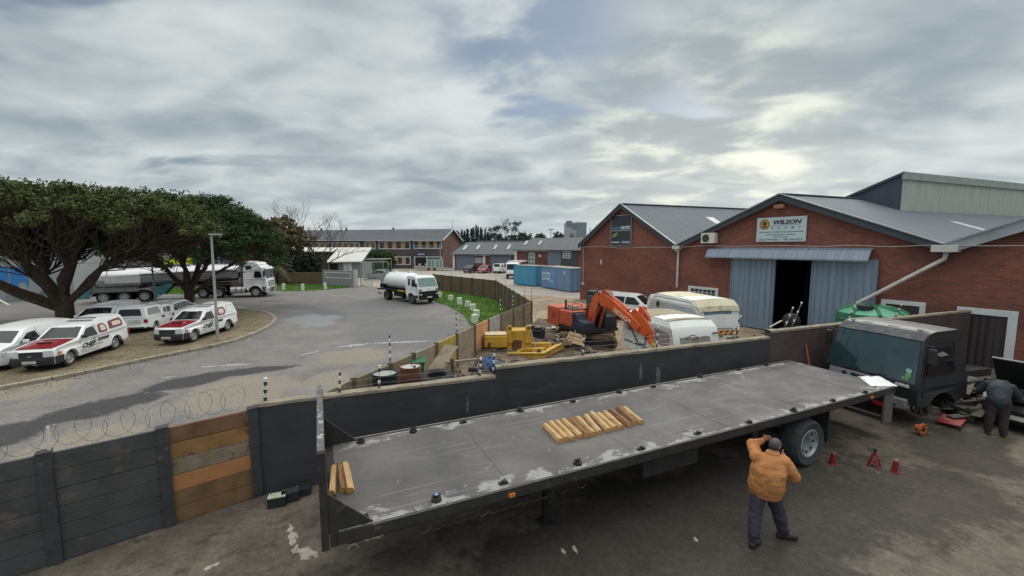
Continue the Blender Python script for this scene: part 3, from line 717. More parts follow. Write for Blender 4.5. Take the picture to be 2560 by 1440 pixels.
for i in (1, 3):
    x, z = tops[i]; mb = MB(); mb.beam((x + SH * -.3, -.3, z + .09), (x + SH * 30, 30, z + .09), .35, .05); mb.build('ridge_cap', roof_grey, wh)
# translucent strips in the roofs
def roof_pt(i, f, y): 
    (xa, za), (xb, zb) = tops[i], tops[i + 1]; return (xa + (xb - xa) * f + SH * y, y, za + (zb - za) * f + .085)
strip_m = mat('translucent_sheet', (176, 184, 186), rough=.5, var=.1)
for i, f0, f1, y in ((1, .30, .95, 6.6), (3, .55, .93, 7.2), (1, .3, .95, 15.0)):
    mb = MB(); mb.add([roof_pt(i, f0, y), roof_pt(i, f1, y), roof_pt(i, f1, y + .8), roof_pt(i, f0, y + .8)], [(0, 1, 2, 3)]); mb.build('skylight', strip_m, wh)
# sliding doors: ribbed steel leaves hung outside the wall
door_m = corr_mat('blue_ribbed_steel', (124, 142, 160), pitch=.3, axis=0, metal=.1, rough=.5, streak=.14, var=.12, strength=.3)
def leaf(xa, xb, z0, z1, y):
    mb = MB(); n = int((xb - xa) / .29); w = (xb - xa) / n; P = []
    for k in range(n):
        x = xa + k * w
        P += [(x, 0), (x + w * .42, 0), (x + w * .52, -.035), (x + w * .58, -.035), (x + w * .62, 0)]
    P.append((xb, 0))
    for (xA, yA), (xB, yB) in zip(P, P[1:]): mb.add([(xA, y + yA, z0), (xB, y + yB, z0), (xB, y + yB, z1), (xA, y + yA, z1)], [(0, 1, 2, 3)])
    mb.box(xa, xb, y + .02, y + .05, z0, z1)
    return mb.build('sliding_door', door_m, wh, weld=True)
lx0 = FP(1832, 700)[0]; lx1 = FP(1938, 700)[0]; rx0 = FP(2034, 700)[0]; rx1 = FP(2192, 700)[0]
leaf(lx0, lx1, .06, DT + .12, -.16); leaf(rx0, rx1, .06, DT + .12, -.16)
for x in (lx0 - .02, lx1 + .02, rx0 - .02, rx1 + .03):
    mb = MB(); mb.box(x - .04, x + .04, -.2, -.1, .04, DT + .1); mb.build('door_edge', mat('blue_grey_frame', (112, 128, 146), rough=.6), wh)
# canopy over the door track
cx0 = FP(1778, 620)[0]; cx1 = FP(2186, 625)[0]; cz = FP(2000, 622)[1]
can_m = corr_mat('canopy_sheet', (130, 142, 158), pitch=.2, axis=0, metal=.15, rough=.5, streak=.12, strength=.5)
mb = MB(); pr = [(-.02, cz + .06), (-.35, cz - .06), (-.62, cz - .52), (-.62, cz - .60), (-.58, cz - .60), (-.33, cz - .12), (-.02, cz)]
mb.prism([(a, b) for a, b in pr], cx0, cx1, plane='yz'); mb.build('canopy', can_m, wh)
# white framed window and doors
def framed(name, px0, py0, px1, py1, fw, z0=None, bars=None, inner=None, z1=None):
    xa, za = FP(px0, py0); xb, zb = FP(px1, py1); zt = z1 if z1 else (za + zb) / 2 if z0 is not None else max(za, zb)
    return xa, xb, zt
def frame_at(name, xa, xb, z0, z1, fw, inner, door=False):
    mb = MB(); mb.box(xa, xb, -.07, -.001, z1 - fw, z1); mb.box(xa, xa + fw, -.07, -.001, z0, z1 - fw); mb.box(xb - fw, xb, -.07, -.001, z0, z1 - fw)
    if not door: mb.box(xa + fw, xb - fw, -.07, -.001, z0, z0 + fw)
    f = mb.build('door' if door else 'window', white_p, wh, bevel=.01)
    mb = MB(); mb.box(xa + fw, xb - fw, -.022, -.004, z0 if door else z0 + fw, z1 - fw); mb.build('leaf' if door else 'pane', inner, f)
    return f
wglass = glass('warehouse_pane', (34, 40, 42), .12)
xa, za = FP(1722, 714); xb, zb = FP(1797, 719)
f = frame_at('window', xa, xb, za - 1.35, za, .16, wglass)
mb = MB(); n = 6
for k in range(n + 1): x = xa + .2 + (xb - xa - .4) * k / n; mb.box(x - .02, x + .02, -.05, -.024, za - 1.2, za - .17)
for k in range(1, 5): z = za - .16 - k * .21; mb.box(xa + .17, xb - .17, -.048, -.026, z - .015, z + .015)
mb.build('burglar_bars', white_p, f)
xa, za = FP(2204, 747); xb, zb = FP(2316, 757)
plank_m = corr_mat('dark_plank_door', (58, 52, 54), pitch=.22, axis=0, metal=0, rough=.8, streak=.3, var=.25, strength=.6)
frame_at('door', xa, xb, 0, (za + zb) / 2, .20, plank_m, True)
xa, za = FP(2394, 767); xb, zb = FP(2548, 778)
frame_at('door', xa, xb, 0, (za + zb) / 2, .26, plank_m, True)
# gutter outlets, down pipes
vx = v1[0]
mb = MB(); mb.box(vx - .28, vx + .28, -.5, -.02, VZ - .22, VZ + .02); mb.box(vx - .10, vx + .10, -.42, -.06, VZ - .36, VZ - .22); mb.build('gutter_box', pipe_w, wh, bevel=.015)
zb1 = FP(1697, 718)[1]
mb = MB(); mb.cyl((vx, -.14, VZ - .36), (vx, -.14, zb1), .075, n=12); mb.cyl((vx, -.14, zb1 + .9), (vx, -.14, zb1 + .98), .09, n=12); mb.build('downpipe', pipe_w, wh, smooth=40)
vx = v2[0]
mb = MB(); mb.box(vx - .42, vx + .42, -.52, -.02, VZ - .26, VZ + .04); mb.build('gutter_box', pipe_w, wh, bevel=.015)
pe = FP(2378, 650)[1]; q0 = (vx + .0, -.2, VZ - .26); q1 = (vx, -.2, pe + .12); q2x, q2z = FP(2150, 757)
mb = MB(); mb.tube([q0, (vx, -.2, pe + .2), (vx - .03, -.2, pe + .05), (vx - .16, -.22, pe - .06), (q2x + .05, -.5, q2z)], .085, 10); mb.build('downpipe', pipe_w, wh, smooth=50)
# long sagging cable
cabm = mat('white_cable', (190, 186, 180), rough=.6, var=0)
cpx = [(1446, 622), (1480, 616), (1530, 617), (1560, 621), (1640, 617), (1700, 619), (1760, 614), (1860, 616), (1960, 613), (2060, 617), (2140, 612), (2230, 618), (2330, 612), (2420, 615), (2560, 614), (2700, 614)]
pts = []
for p in cpx:
    x, z = FP(*p); pts.append(Vector((x, -.34, z)))
mb = MB(); mb.tube(smooth_path(pts, 2), .014, 5); mb.build('cable', cabm, wh, smooth=60)
xa, za = FP(1456, 612); xb, zb = FP(1453, 705)
mb = MB(); mb.cyl((xa + .25, -.05, za + .2), (xa + .25, -.05, zb), .022, n=6); mb.box(xa + .15, xa + .36, -.12, -.01, zb - .25, zb); mb.build('conduit', pipe_w, wh)
xa, za = FP(1503, 652); mb = MB(); mb.box(xa - .09, xa + .09, -.03, -.002, za - .32, za + .1)
for k in range(4): mb.box(xa - .07, xa + .07, -.045, -.03, za - .29 + k * .1, za - .25 + k * .1)
mb.build('air_brick', white_p, wh)
xa, za = FP(1954, 517); mb = MB(); mb.box(xa - .28, xa + .28, -.34, -.03, za - .12, za + .12); mb.box(xa - .05, xa + .05, -.1, -.002, za + .05, za + .3)
mb.build('floodlight', mat('weathered_lamp', (148, 108, 78), rough=.7, var=.2), wh, bevel=.05)

# billboards and the air conditioner
def facade_sign(name, label, cat, px0, py0, px1, py1, m, fm, thick=.05, off=.05):
    xa, za = FP(px0, py0); xb, zb = FP(px1, py1)
    loc = FO + fu * xa + Vector((0, 0, zb)) - fv * off
    t = thing(name, label, cat, loc, fang); W, H = xb - xa, za - zb
    mb = MB(); mb.box(0, W, -thick, 0, 0, H); mb.build('board', m, t)
    if fm:
        mb = MB(); e = .04
        for q in ((-e, W + e, -thick - .02, 0, H, H + e), (-e, W + e, -thick - .02, 0, -e, 0), (-e, 0, -thick - .02, 0, 0, H), (W, W + e, -thick - .02, 0, 0, H)): mb.box(*q)
        mb.build('frame', fm, t)
    return t, W, H
sign_w = mat('sign_white', (190, 206, 212), rough=.5, var=.05, scale=1); ink = mat('sign_ink', (26, 40, 46), rough=.6, var=0); ink2 = mat('sign_ink_soft', (104, 128, 138), rough=.6, var=0)
gold = mat('sign_gold', (178, 140, 84), rough=.6, var=0); sred = mat('sign_brown', (70, 58, 34), rough=.6, var=0)
t, W, H = facade_sign('wall_sign', 'pale blue white billboard lettered WILSON PLANT on the brick gable above the sliding door', 'sign', 1896, 546, 2016, 603.5, sign_w, None)
H = H * .98; y = -.056; U = (1, 0, 0); V = (0, 0, 1)
text('lettering', 'WILSON', H * .235, ink, t, (W * .61, y, H * .80), U, V, shear=.25, bold=.012, width=W * .56)
mb = MB(); mb.box(W * .31, W * .87, y - .003, y + .003, H * .672, H * .684); mb.build('underline', ink2, t)
for k, ch in enumerate('PLANT'): text('lettering', ch, H * .115, ink, t, (W * (.335 + .135 * k), y, H * .57), U, V, bold=.004)
text('lettering', 'Construction & Earthmoving Equipment Sales', H * .075, ink2, t, (W * .5, y, H * .41), U, V, width=W * .9, bold=.002)
text('lettering', 'Lowbed & Transport Services', H * .075, ink2, t, (W * .5, y, H * .30), U, V, width=W * .58, bold=.002)
text('lettering', 'Rock Breaker', H * .07, ink2, t, (W * .52, y, H * .205), U, V, width=W * .30, bold=.002)
text('lettering', '(021) 794 0024  /  082 928 9215', H * .10, ink2, t, (W * .5, y, H * .085), U, V, width=W * .88, bold=.004)
mb = MB()
mb.lathe([(0, 0), (H * .22, 0), (H * .22, -.006), (0, -.006)], 28, (W * .165, y + .004, H * .74), 'y'); mb.build('emblem', gold, t)
mb = MB(); mb.lathe([(H * .19, -.008), (H * .205, -.008)], 28, (W * .165, y, H * .74), 'y'); mb.lathe([(0, -.009), (H * .085, -.009)], 20, (W * .165, y, H * .77), 'y'); mb.box(W * .165 - H * .11, W * .165 + H * .11, y - .01, y - .008, H * .61, H * .655); mb.build('emblem_mark', sred, t)
blk_s = mat('sign_black', (44, 54, 62), rough=.5, var=.2, scale=.5); cy = mat('sign_cyan', (96, 160, 190), rough=.6, var=0); wt_s = mat('sign_lettering_white', (200, 208, 212), rough=.6, var=0); yl = mat('sign_yellow', (180, 172, 90), rough=.6, var=0)
t, W, H = facade_sign('wall_sign', 'tall dark billboard lettered EXPOGUYS on the left brick gable', 'sign', 1531, 541, 1578.5, 614, blk_s, mat('sign_frame', (170, 160, 155), rough=.5))
y = -.056
text('lettering', 'EXPO', H * .11, cy, t, (W * .25, y, H * .585), U, V, width=W * .42, bold=.004)
text('lettering', 'GUYS', H * .13, wt_s, t, (W * .72, y, H * .59), U, V, width=W * .47, bold=.02)
mb = MB(); mb.box(W * .05, W * .97, y - .003, y + .003, H * .495, H * .51); mb.build('underline', wt_s, t)
text('lettering', 'NEW', H * .06, yl, t, (W * .22, y, H * .38), (1, 0, .35), (-.35, 0, 1), width=W * .26, bold=.01)
mb = MB(); mb.beam((W * .07, y, H * .28), (W * .33, y, H * .35), .01, .06); mb.build('stripe', yl, t)
text('lettering', 'EXPOGUYS', H * .05, wt_s, t, (W * .25, y, H * .11), U, V, width=W * .42, bold=.012)
mb = MB(); mb.box(W * .56, W * .95, y - .003, y + .003, H * .125, H * .145); mb.box(W * .56, W * .95, y - .003, y + .003, H * .08, H * .10); mb.build('small_print', wt_s, t)
xa, za = FP(1763, 583); xb, zb = FP(1796, 610)
ac = thing('air_conditioner', 'white outdoor air conditioner unit on the brick wall left of the door canopy', 'air conditioner', FO + fu * xa + Vector((0, 0, zb)) - fv * .02, fang)
acm = mat('ac_casing', (208, 206, 198), rough=.5, var=.06, scale=2); W, H = xb - xa, za - zb
mb = MB(); mb.box(0, W, -.42, -.05, .05, H); mb.build('casing', acm, ac, bevel=.02)
mb = MB(); mb.lathe([(0, 0), (H * .36, 0), (H * .36, -.015), (H * .3, -.02), (0, -.02)], 20, (W * .36, -.42, H * .52), 'y'); mb.build('fan_grille', mat('fan_dark', (58, 60, 62), rough=.7), ac)
mb = MB(); mb.box(.1, .16, -.42, 0, 0, .05); mb.box(W - .16, W - .1, -.42, 0, 0, .05); mb.build('bracket', dk_trim, ac)

# pipe frame on the far corner of the warehouse
xa, za = FP(1464, 693); xb, zb = FP(1526, 704); gt = thing('pipe_frame', 'rusty pipe goal frame against the brick wall behind the excavator', 'frame', FO, fang)
mb = MB(); m_ = mat('rusty_pipe', (130, 96, 74), rough=.8, var=.2); mb.tube([(xa, -.6, 0), (xa, -.6, za), (xb, -.6, zb + .1), (xb, -.6, 0)], .03, 6); mb.build('pipe', m_, gt)

# ---------------------------------------------------------------- tall corrugated shed behind
tallm = corr_mat('pale_corrugated', (172, 176, 164), pitch=.55, axis=0, metal=.0, rough=.7, streak=.18, var=.08, strength=1.0)
darkc = corr_mat('dark_corrugated', (66, 72, 88), pitch=.6, axis=0, metal=.0, rough=.7, streak=.2, strength=1.0)
# corner standing on the right slope of the second roof
def roof_hit(px, py):
    r = ray(px, py); best = None
    A = FO + fu * a2[0] + Vector((0, 0, a2[1])); B = FO + fu * v2[0] + Vector((0, 0, VZ)); n = (B - A).cross(Dw).normalized()
    t = (A - Vector((0, 0, CAM_H))).dot(n) / r.dot(n); return Vector((r.x * t, r.y * t, CAM_H + r.z * t))
c0 = roof_hit(2250, 529); ct = Gy(2255, 434, c0.y)
ts = thing('corrugated_shed', 'tall shed with pale corrugated side and dark gable rising behind the brick warehouse', 'shed', (c0.x, c0.y, 0), math.atan2(Dw.y, Dw.x))
Hc = ct.z
# local: +x runs back along the sheds, -y is towards the left gable side
ga = fu.copy(); lx, ly = -ga.dot(Dw), -ga.dot(Vector((-Dw.y, Dw.x, 0)))  # direction of the dark gable (away to the left)
Lg = 9.0; drop = .42
q = lambda s, z: (lx * s, ly * s, z)
mb = MB(); mb.add([(0, 0, 0), (40, 0, 0), (40, 0, Hc), (0, 0, Hc)], [(0, 1, 2, 3)]); mb.build('side_wall', tallm, ts)
mb = MB(); mb.add([q(0, 0), q(Lg, 0), q(Lg, Hc - Lg * drop), q(0, Hc)], [(0, 1, 2, 3)]); mb.build('gable_wall', darkc, ts)
mb = MB(); mb.add([(0, 0, Hc + .02), (40, 0, Hc + .02), (40 + lx * Lg, ly * Lg, Hc - Lg * drop + .02), (*q(Lg, 0)[:2], Hc - Lg * drop + .02)], [(0, 1, 2, 3)]); mb.build('roof', roof_grey, ts)
mb = MB(); mb.beam((-.1, -.06, Hc - .12), (40, -.06, Hc - .12), .12, .42); mb.build('fascia', mat('pale_fascia', (146, 152, 146), rough=.6), ts)
mb = MB(); mb.beam(Vector(q(-.1, Hc + .05)) + Vector((-.05, 0, 0)), Vector(q(Lg, Hc - Lg * drop + .05)) + Vector((-.05, 0, 0)), .12, .14); mb.build('bargeboard', dk_trim, ts)

# ---------------------------------------------------------------- two storey brick office
dbrick = brick_mat('dark_brick', (92, 82, 82), (78, 68, 70), (98, 92, 90), scale=1.0, stain=(60, 54, 56))
bbrick = brick_mat('brown_brick', (124, 92, 80), (106, 78, 68), (112, 98, 90), scale=1.0, stain=(84, 62, 54))
tan = mat('tan_panel', (172, 144, 110), rough=.7, var=.1); wdk = glass('office_pane', (44, 46, 50), .1); wbl = glass('office_pane_blue', (64, 110, 150), .2)
ofr = G(1106, 672.5); oang = R(-13)
ou = Vector((math.cos(oang), math.sin(oang), 0)); 
of = thing('office_building', 'long two storey dark brick office with white framed windows and low grey roof', 'office building', ofr, oang)
LO, DO, HE, HR = 46.0, 11.0, 6.35, 8.75
mb = MB(); mb.box(-LO, 0, 0, DO, -.3, HE); mb.build('wall', dbrick, of)
mb = MB(); mb.prism([(-.02, -.3), (DO + .02, -.3), (DO + .02, HE), (DO / 2, HR - .1), (-.02, HE)], 0.003, .06, plane='yz'); mb.build('gable_wall', bbrick, of)
mb = MB(); mb.prism([(-.7, HE - .15), (DO / 2, HR), (DO + .7, HE - .15), (DO + .7, HE), (DO / 2, HR + .14), (-.7, HE)], -LO - .5, .6, plane='yz'); mb.build('roof', corr_mat('office_roof', (86, 90, 96), pitch=.5, axis=0, metal=0, rough=.8, strength=.6), of)
mb = MB(); mb.beam((.62, -.75, HE - .08), (.62, DO / 2, HR + .1), .08, .3); mb.beam((.62, DO + .75, HE - .08), (.62, DO / 2, HR + .1), .08, .3); mb.beam((-LO, -.74, HE - .1), (.6, -.74, HE - .1), .1, .14); mb.build('bargeboard', white_p, of)
for x in (-34, -14.5, -27): 
    mb = MB(); mb.cyl((x, DO / 2, HR), (x, DO / 2, HR + .6), .22, n=8); mb.build('roof_vent', dk_trim, of)
mb = MB(); mb.cyl((-.4, -.12, -.2), (-.4, -.12, HE), .07, n=6); mb.build('downpipe', pipe_w, of)
mb = MB(); mb.cyl((0.4, DO / 2, HR), (0.4, DO / 2, HR + 2.2), .04, n=5); mb.build('antenna', dk_trim, of)
def OP(px, py):
    fo = Vector((-ou.y, ou.x, 0)); r = ray(px, py); k = (ofr.x * fo.x + ofr.y * fo.y) / (r.x * fo.x + r.y * fo.y); p = Vector((r.x * k, r.y * k, 0)) - ofr
    return p.dot(ou), CAM_H + r.z * k
def off_window(p0, p1, n, lower=None, door=False, blue=False, first_dark=True):
    xa, za = OP(*p0); xb, zb = OP(*p1); fw = .16
    mb = MB(); mb.box(xa, xb, -.1, -.003, za - fw, za); mb.box(xa, xb, -.1, -.003, zb, zb + fw); mb.box(xa, xa + fw, -.1, -.003, zb + fw, za - fw); mb.box(xb - fw, xb, -.1, -.003, zb + fw, za - fw)
    f = mb.build('window', white_p, of); w = (xb - xa - 2 * fw) / (2 * n - 1)
    for k in range(2 * n - 1):
        x = xa + fw + k * w; mb = MB(); mb.box(x, x + w - .03, -.05, -.01, zb + fw, za - fw)
        mb.build('pane' if k % 2 == 0 else 'panel', wdk if k % 2 == 0 else tan, f)
        if k % 2 == 0:
            mb = MB(); mb.box(x, x + w - .03, -.07, -.055, (za + zb) / 2 - .03, (za + zb) / 2 + .03); mb.build('glazing_bar', mat('brown_bar', (88, 76, 66)), f)
            if blue: mb = MB(); mb.box(x + .06, x + w - .09, -.06, -.052, zb + fw, (za + zb) / 2 - .04); mb.build('blue_poster', wbl, f)
    return f
off_window((912, 603), (939, 623), 2); off_window((947, 603), (1026, 623), 4); off_window((1034, 602), (1105, 622), 4, blue=True)
off_window((973, 641), (1027, 662), 3)
off_window((830, 606), (900, 624), 5); off_window((745, 607), (825, 625), 6)
xa, za = OP(1036, 641); xb, zb = OP(1106, 672)
mb = MB(); mb.box(xa, xb, -.12, -.003, za - .16, za); mb.box(xa, xa + .18, -.12, -.003, -.2, za - .16); mb.box(xb - .18, xb, -.12, -.003, .6, za - .16); xm = xa + (xb - xa) * .44; mb.box(xm, xm + .14, -.12, -.003, -.2, za - .16)
f = mb.build('shop_front', white_p, of)
mb = MB(); mb.box(xa + .19, xm, -.04, -.008, -.2, za - .17); mb.build('doorway', dark_in, f)
mb = MB(); mb.box(xm + .14, xb - .18, -.05, -.01, .0, za - .17); mb.build('pane', glass('shop_pane', (96, 112, 108), .15), f)
for k in range(4):
    mb = MB(); x = xa + .6 + k * .75; mb.box(x, x + .5, -.9, -.5, -.2, .5 + .5 * (k % 2) + .2); mb.build('stacked_goods', mat('pale_goods', (170, 168, 166), var=.3, scale=1), f)
mb = MB(); x0, z0 = OP(1040, 642); x1, z1 = OP(1065, 632); mb.box(x0, x1, -.2, -.01, z0 + .1, z1); s_ = mb.build('shop_sign', mat('navy_sign', (40, 50, 96), rough=.6), of)
text('lettering', 'WINDOWS', .45, white_p, s_, ((x0 + x1) / 2 + .1, -.21, (z0 + z1) / 2 + .1), (1, 0, 0), (0, 0, 1), shear=.2, bold=.02, width=(x1 - x0) * .7)

# window frames standing outside the office on a trailer
fr = thing('display_windows', 'white window frames leaning on a low platform in front of the office', 'window display', G(1088, 676), oang)
for k in range(2):
    mb = MB(); x = -1.7 + k * 1.75
    for q_ in ((x, x + 1.7, -.05, .05, .5, .6), (x, x + 1.7, -.05, .05, 2.1, 2.2), (x, x + .1, -.05, .05, .6, 2.1), (x + 1.6, x + 1.7, -.05, .05, .6, 2.1), (x + .8, x + .9, -.05, .05, .6, 2.1)): mb.box(*q_)
    f = mb.build('frame', white_p, fr); mb = MB(); mb.box(x + .1, x + 1.6, -.02, .02, .6, 2.1); mb.build('pane', glass('pale_green_glass', (120, 150, 142), .1), f)
mb = MB(); mb.box(-4.2, 3.2, -1.1, 1.1, .35, .5); mb.box(-4.2, 3.2, -1.15, -1.05, .5, .75); mb.build('platform', mat('pale_platform', (170, 168, 160)), fr)
mb = MB(); mb.cyl((-1, -1.15, .3), (-1, -.9, .3), .3, n=12); mb.cyl((.3, -1.15, .3), (.3, -.9, .3), .3, n=12); mb.build('wheel', mat('tyre_rubber', (34, 34, 36), rough=.85, var=.2), fr)

# ---------------------------------------------------------------- row of small workshops
blue_grey = corr_mat('blue_grey_door', (106, 114, 128), pitch=.5, axis=0, metal=0, rough=.7, streak=.08, var=.06, strength=.5)
wk_roof = corr_mat('workshop_roof', (94, 98, 102), pitch=.6, axis=0, metal=0, rough=.8, strength=.5)
def workshop(name, label, p0, p1, eave_px, ridge_px, depth, parts, side_ext=.4):
    A = G(*p0); B = G(*p1); u = (B - A).normalized(); ang = math.atan2(u.y, u.x); W = (B - A).length; v = Vector((-u.y, u.x, 0))
    t = thing(name, label, 'workshop', A, ang); he = Gy(p0[0], eave_px, A.y).z
    hr = CAM_H + (Gy(p0[0], ridge_px, A.y + depth).z - CAM_H)
    mb = MB(); mb.box(0, W, 0, depth * 2, -.3, he); mb.build('wall', brick_mat('workshop_brick_' + str(int(p0[0])), (120, 74, 64), (104, 64, 56), (110, 88, 80)), t)
    mb = MB(); mb.prism([(-.5, he - .12), (depth, hr), (depth * 2 + .5, he - .12), (depth * 2 + .5, he), (depth, hr + .12), (-.5, he + .02)], -side_ext, W + side_ext, plane='yz'); mb.build('roof', wk_roof, t)
    def lp(px, py):
        r = ray(px, py); k = (A.x * v.x + A.y * v.y) / (r.x * v.x + r.y * v.y); p = Vector((r.x * k, r.y * k, 0)) - A; return p.dot(u), CAM_H + r.z * k
    for kind, q0, q1 in parts:
        xa, za = lp(*q0); xb, zb = lp(*q1)
        if kind == 'door': mb = MB(); mb.box(xa, xb, -.08, -.004, max(zb, -.2), za); mb.build('roller_door', blue_grey, t)
        elif kind == 'white': mb = MB(); mb.box(xa, xb, -.16, -.006, zb, za); mb.build('white_trim', white_p, t)
        elif kind == 'pillar': mb = MB(); mb.box(xa, xb, -.2, -.006, zb, za); mb.build('pillar', white_p, t)
        elif kind == 'brick': mb = MB(); mb.box(xa, xb, -.02, -.004, zb, za); mb.build('brick_panel', bbrick, t)
        elif kind == 'window':
            mb = MB(); mb.box(xa, xb, -.05, -.004, zb, za); f = mb.build('window', wdk, t); mb = MB()
            for k in range(5): x = xa + (xb - xa) * k / 4; mb.box(x - .05, x + .05, -.09, -.052, zb, za)
            for k in range(4): z = zb + (za - zb) * k / 3; mb.box(xa, xb, -.085, -.053, z - .05, z + .05)
            mb.build('bars', white_p, f)
        elif kind == 'dark': mb = MB(); mb.box(xa, xb, -.05, -.004, zb, za); mb.build('dark_cladding', mat('dark_cladding', (62, 64, 68)), t)
        elif kind == 'sky':
            r = ray((q0[0] + q1[0]) / 2, (q0[1] + q1[1]) / 2)
            f0 = (he - .0 - 0) ; 
            def on(px, py):
                rr = ray(px, py)
                P1 = A + Vector((0, 0, he)) + v * (-.5); n = (u.cross((v * (depth + .5) + Vector((0, 0, hr - he))))).normalized()
                k = (P1 - Vector((0, 0, CAM_H))).dot(n) / rr.dot(n); p = Vector((rr.x * k, rr.y * k, CAM_H + rr.z * k)) - A; return Vector((p.dot(u), p.dot(v), p.z))
            c = [on(q0[0], q1[1]), on(q0[0] + (q1[0] - q0[0]) * .45, q1[1]), on(q1[0], q0[1]), on(q0[0] + (q1[0] - q0[0]) * .55, q0[1])]
            mb = MB(); mb.add([p + Vector((0, -.03, .17)) for p in c], [(0, 1, 2, 3)]); mb.build('skylight', mat('skylight_sheet', (178, 184, 184), rough=.5), t)
    return t
workshop('workshop_row', 'low workshops with blue grey roller doors and four skylights, right of the office', (1134, 675.5), (1288, 680), 635, 607, 6.0,
         [('pillar', (1133, 636), (1138, 674)), ('door', (1141, 637), (1186, 678)), ('white', (1186, 636.5), (1225, 639)), ('window', (1188, 645), (1208, 657)), ('pillar', (1209, 638), (1214, 662)), ('door', (1227, 637), (1278, 680)), ('brick', (1279, 638), (1287, 652)),
          ('sky', (1155, 615), (1171, 626)), ('sky', (1189, 614), (1203, 625)), ('sky', (1232, 614), (1245, 625)), ('sky', (1266, 613), (1279, 625))])
workshop('workshop_row', 'taller workshops with red brick bays and two skylights behind the blue containers', (1289, 684), (1470, 693), 624, 597, 6.0,
         [('pillar', (1288, 625), (1293, 654)), ('white', (1293, 624.5), (1368, 628)), ('dark', (1318, 628), (1341, 668)), ('window', (1323, 632), (1337, 665)), ('door', (1370, 624.5), (1402, 690)), ('dark', (1404, 624), (1444, 690)), ('window', (1408, 628), (1427, 645)), ('white', (1348, 637), (1353, 642)),
          ('sky', (1309, 604), (1322, 614)), ('sky', (1344, 604), (1357, 614))])
bs_ = thing('flat_shed', 'low pale flat roofed shed behind the workshops', 'shed', Gy(1215, 620, 118), 0)
bs_.location.z = 0
mb = MB(); mb.box(-2, 20, 0, 10, 0, 6.0); mb.build('wall', mat('pale_grey_wall', (140, 144, 142)), bs_); mb = MB(); mb.box(-2.5, 20.5, -.6, 10, 6.0, 6.5); mb.build('roof', mat('olive_roof', (108, 112, 104)), bs_)
# hill line and distant tower
T = Gy(1437, 590, 320); tw = thing('concrete_tower', 'distant pale concrete silo tower on the horizon', 'tower', (T.x, T.y, 0), R(14))
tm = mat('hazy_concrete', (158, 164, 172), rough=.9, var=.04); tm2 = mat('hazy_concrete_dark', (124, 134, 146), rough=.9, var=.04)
ztop = Gy(1437, 556, 320).z
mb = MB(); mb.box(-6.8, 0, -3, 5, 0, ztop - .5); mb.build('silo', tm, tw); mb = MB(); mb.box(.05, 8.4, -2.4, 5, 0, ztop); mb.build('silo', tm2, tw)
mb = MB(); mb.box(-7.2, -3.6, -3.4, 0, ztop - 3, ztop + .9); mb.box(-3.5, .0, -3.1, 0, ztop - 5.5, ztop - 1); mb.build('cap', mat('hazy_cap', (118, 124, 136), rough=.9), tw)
T = Gy(1377, 590, 250); lm_ = thing('light_mast', 'thin far floodlight mast rising behind the workshops', 'light mast', (T.x, T.y, 0)); zt = Gy(1377, 574, 250).z
mb = MB(); mb.cyl((0, 0, 0), (0, 0, zt), .22, n=6); mb.build('pole', galv, lm_); mb = MB(); mb.box(-1.6, 1.6, -.3, .3, zt - .3, zt + .3); mb.build('lamp_head', galv, lm_)
mb = MB(); T = Gy(1475, 580, 150)
tp = thing('mast', 'thin mast behind the left end of the brick warehouse roof', 'mast', (T.x, T.y, 0)); mb.cyl((0, 0, 0), (0, 0, Gy(1475, 570, 150).z), .12, n=6); mb.build('pole', dk_trim, tp)

# ---------------------------------------------------------------- white roofed shed and grey gate wall
wr = mat('white_roof_sheet', (206, 206, 200), rough=.6, var=.05, scale=.3); gw = mat('grey_plaster', (132, 136, 138), rough=.85, var=.08, scale=.8, bump=.1)
A = Gy(725, 690, 66); B = Gy(906, 690, 66); A.z = B.z = 0
ws = thing('white_roofed_shed', 'grey shed with a broad white sloping roof in front of the office', 'shed', A, 0); W = B.x - A.x; z0 = Gy(800, 655, 66).z; z1 = Gy(800, 618.5, 71).z; xm = Gy(815, 650, 66).x - A.x
mb = MB(); mb.add([(xm, 0, z0), (W, 0, z0 + .12), (W, 5, z1), (xm, 5, z1), (xm, 0, z0 - .12), (W, 0, z0), (W, 5, z1 - .12), (xm, 5, z1 - .12)], [(0, 1, 2, 3), (4, 7, 6, 5), (0, 4, 5, 1), (1, 5, 6, 2), (3, 0, 4, 7), (2, 6, 7, 3)]); mb.build('roof', wr, ws)
zz2 = Gy(760, 628, 68.8).z
mb = MB(); mb.add([(-8, 2.8, zz2), (xm - .01, 2.8, zz2), (xm - .01, 5, z1), (-8, 5, z1)], [(0, 1, 2, 3)]); mb.box(-8, xm - .02, 2.7, 2.78, zz2 - .12, zz2); mb.build('roof', wr, ws)
mb = MB(); mb.box(xm + .1, W - .1, .4, 5, 0, z0 - .14); mb.build('wall', gw, ws); mb = MB(); mb.box(-8, xm, 3.2, 5, 0, zz2 - .15); mb.build('wall', mat('olive_shed_wall', (92, 90, 80), var=.2), ws)
mb = MB(); x = Gy(822, 670, 66).x - A.x; mb.box(x, x + 1.3, .36, .395, .2, z0 - .3); mb.build('doorway', dark_in, ws)
for px_ in (862, 872):
    mb = MB(); x = Gy(px_, 670, 66).x - A.x; mb.box(x - .35, x + .35, .34, .39, 1.0, 2.3); mb.build('window', white_p, ws)
A = G(809, 714); B = G(892, 718)
u_ = (B - A).normalized(); gwt = thing('gate_wall', 'grey plastered entrance wall with a white rectangle border and white pillar', 'wall', A, math.atan2(u_.y, u_.x)); W = (B - A).length; hh = Gy(850, 676, (A.y + B.y) / 2).z
mb = MB(); mb.box(0, W - .35, -.12, .12, 0, hh); mb.build('wall_panel', gw, gwt)
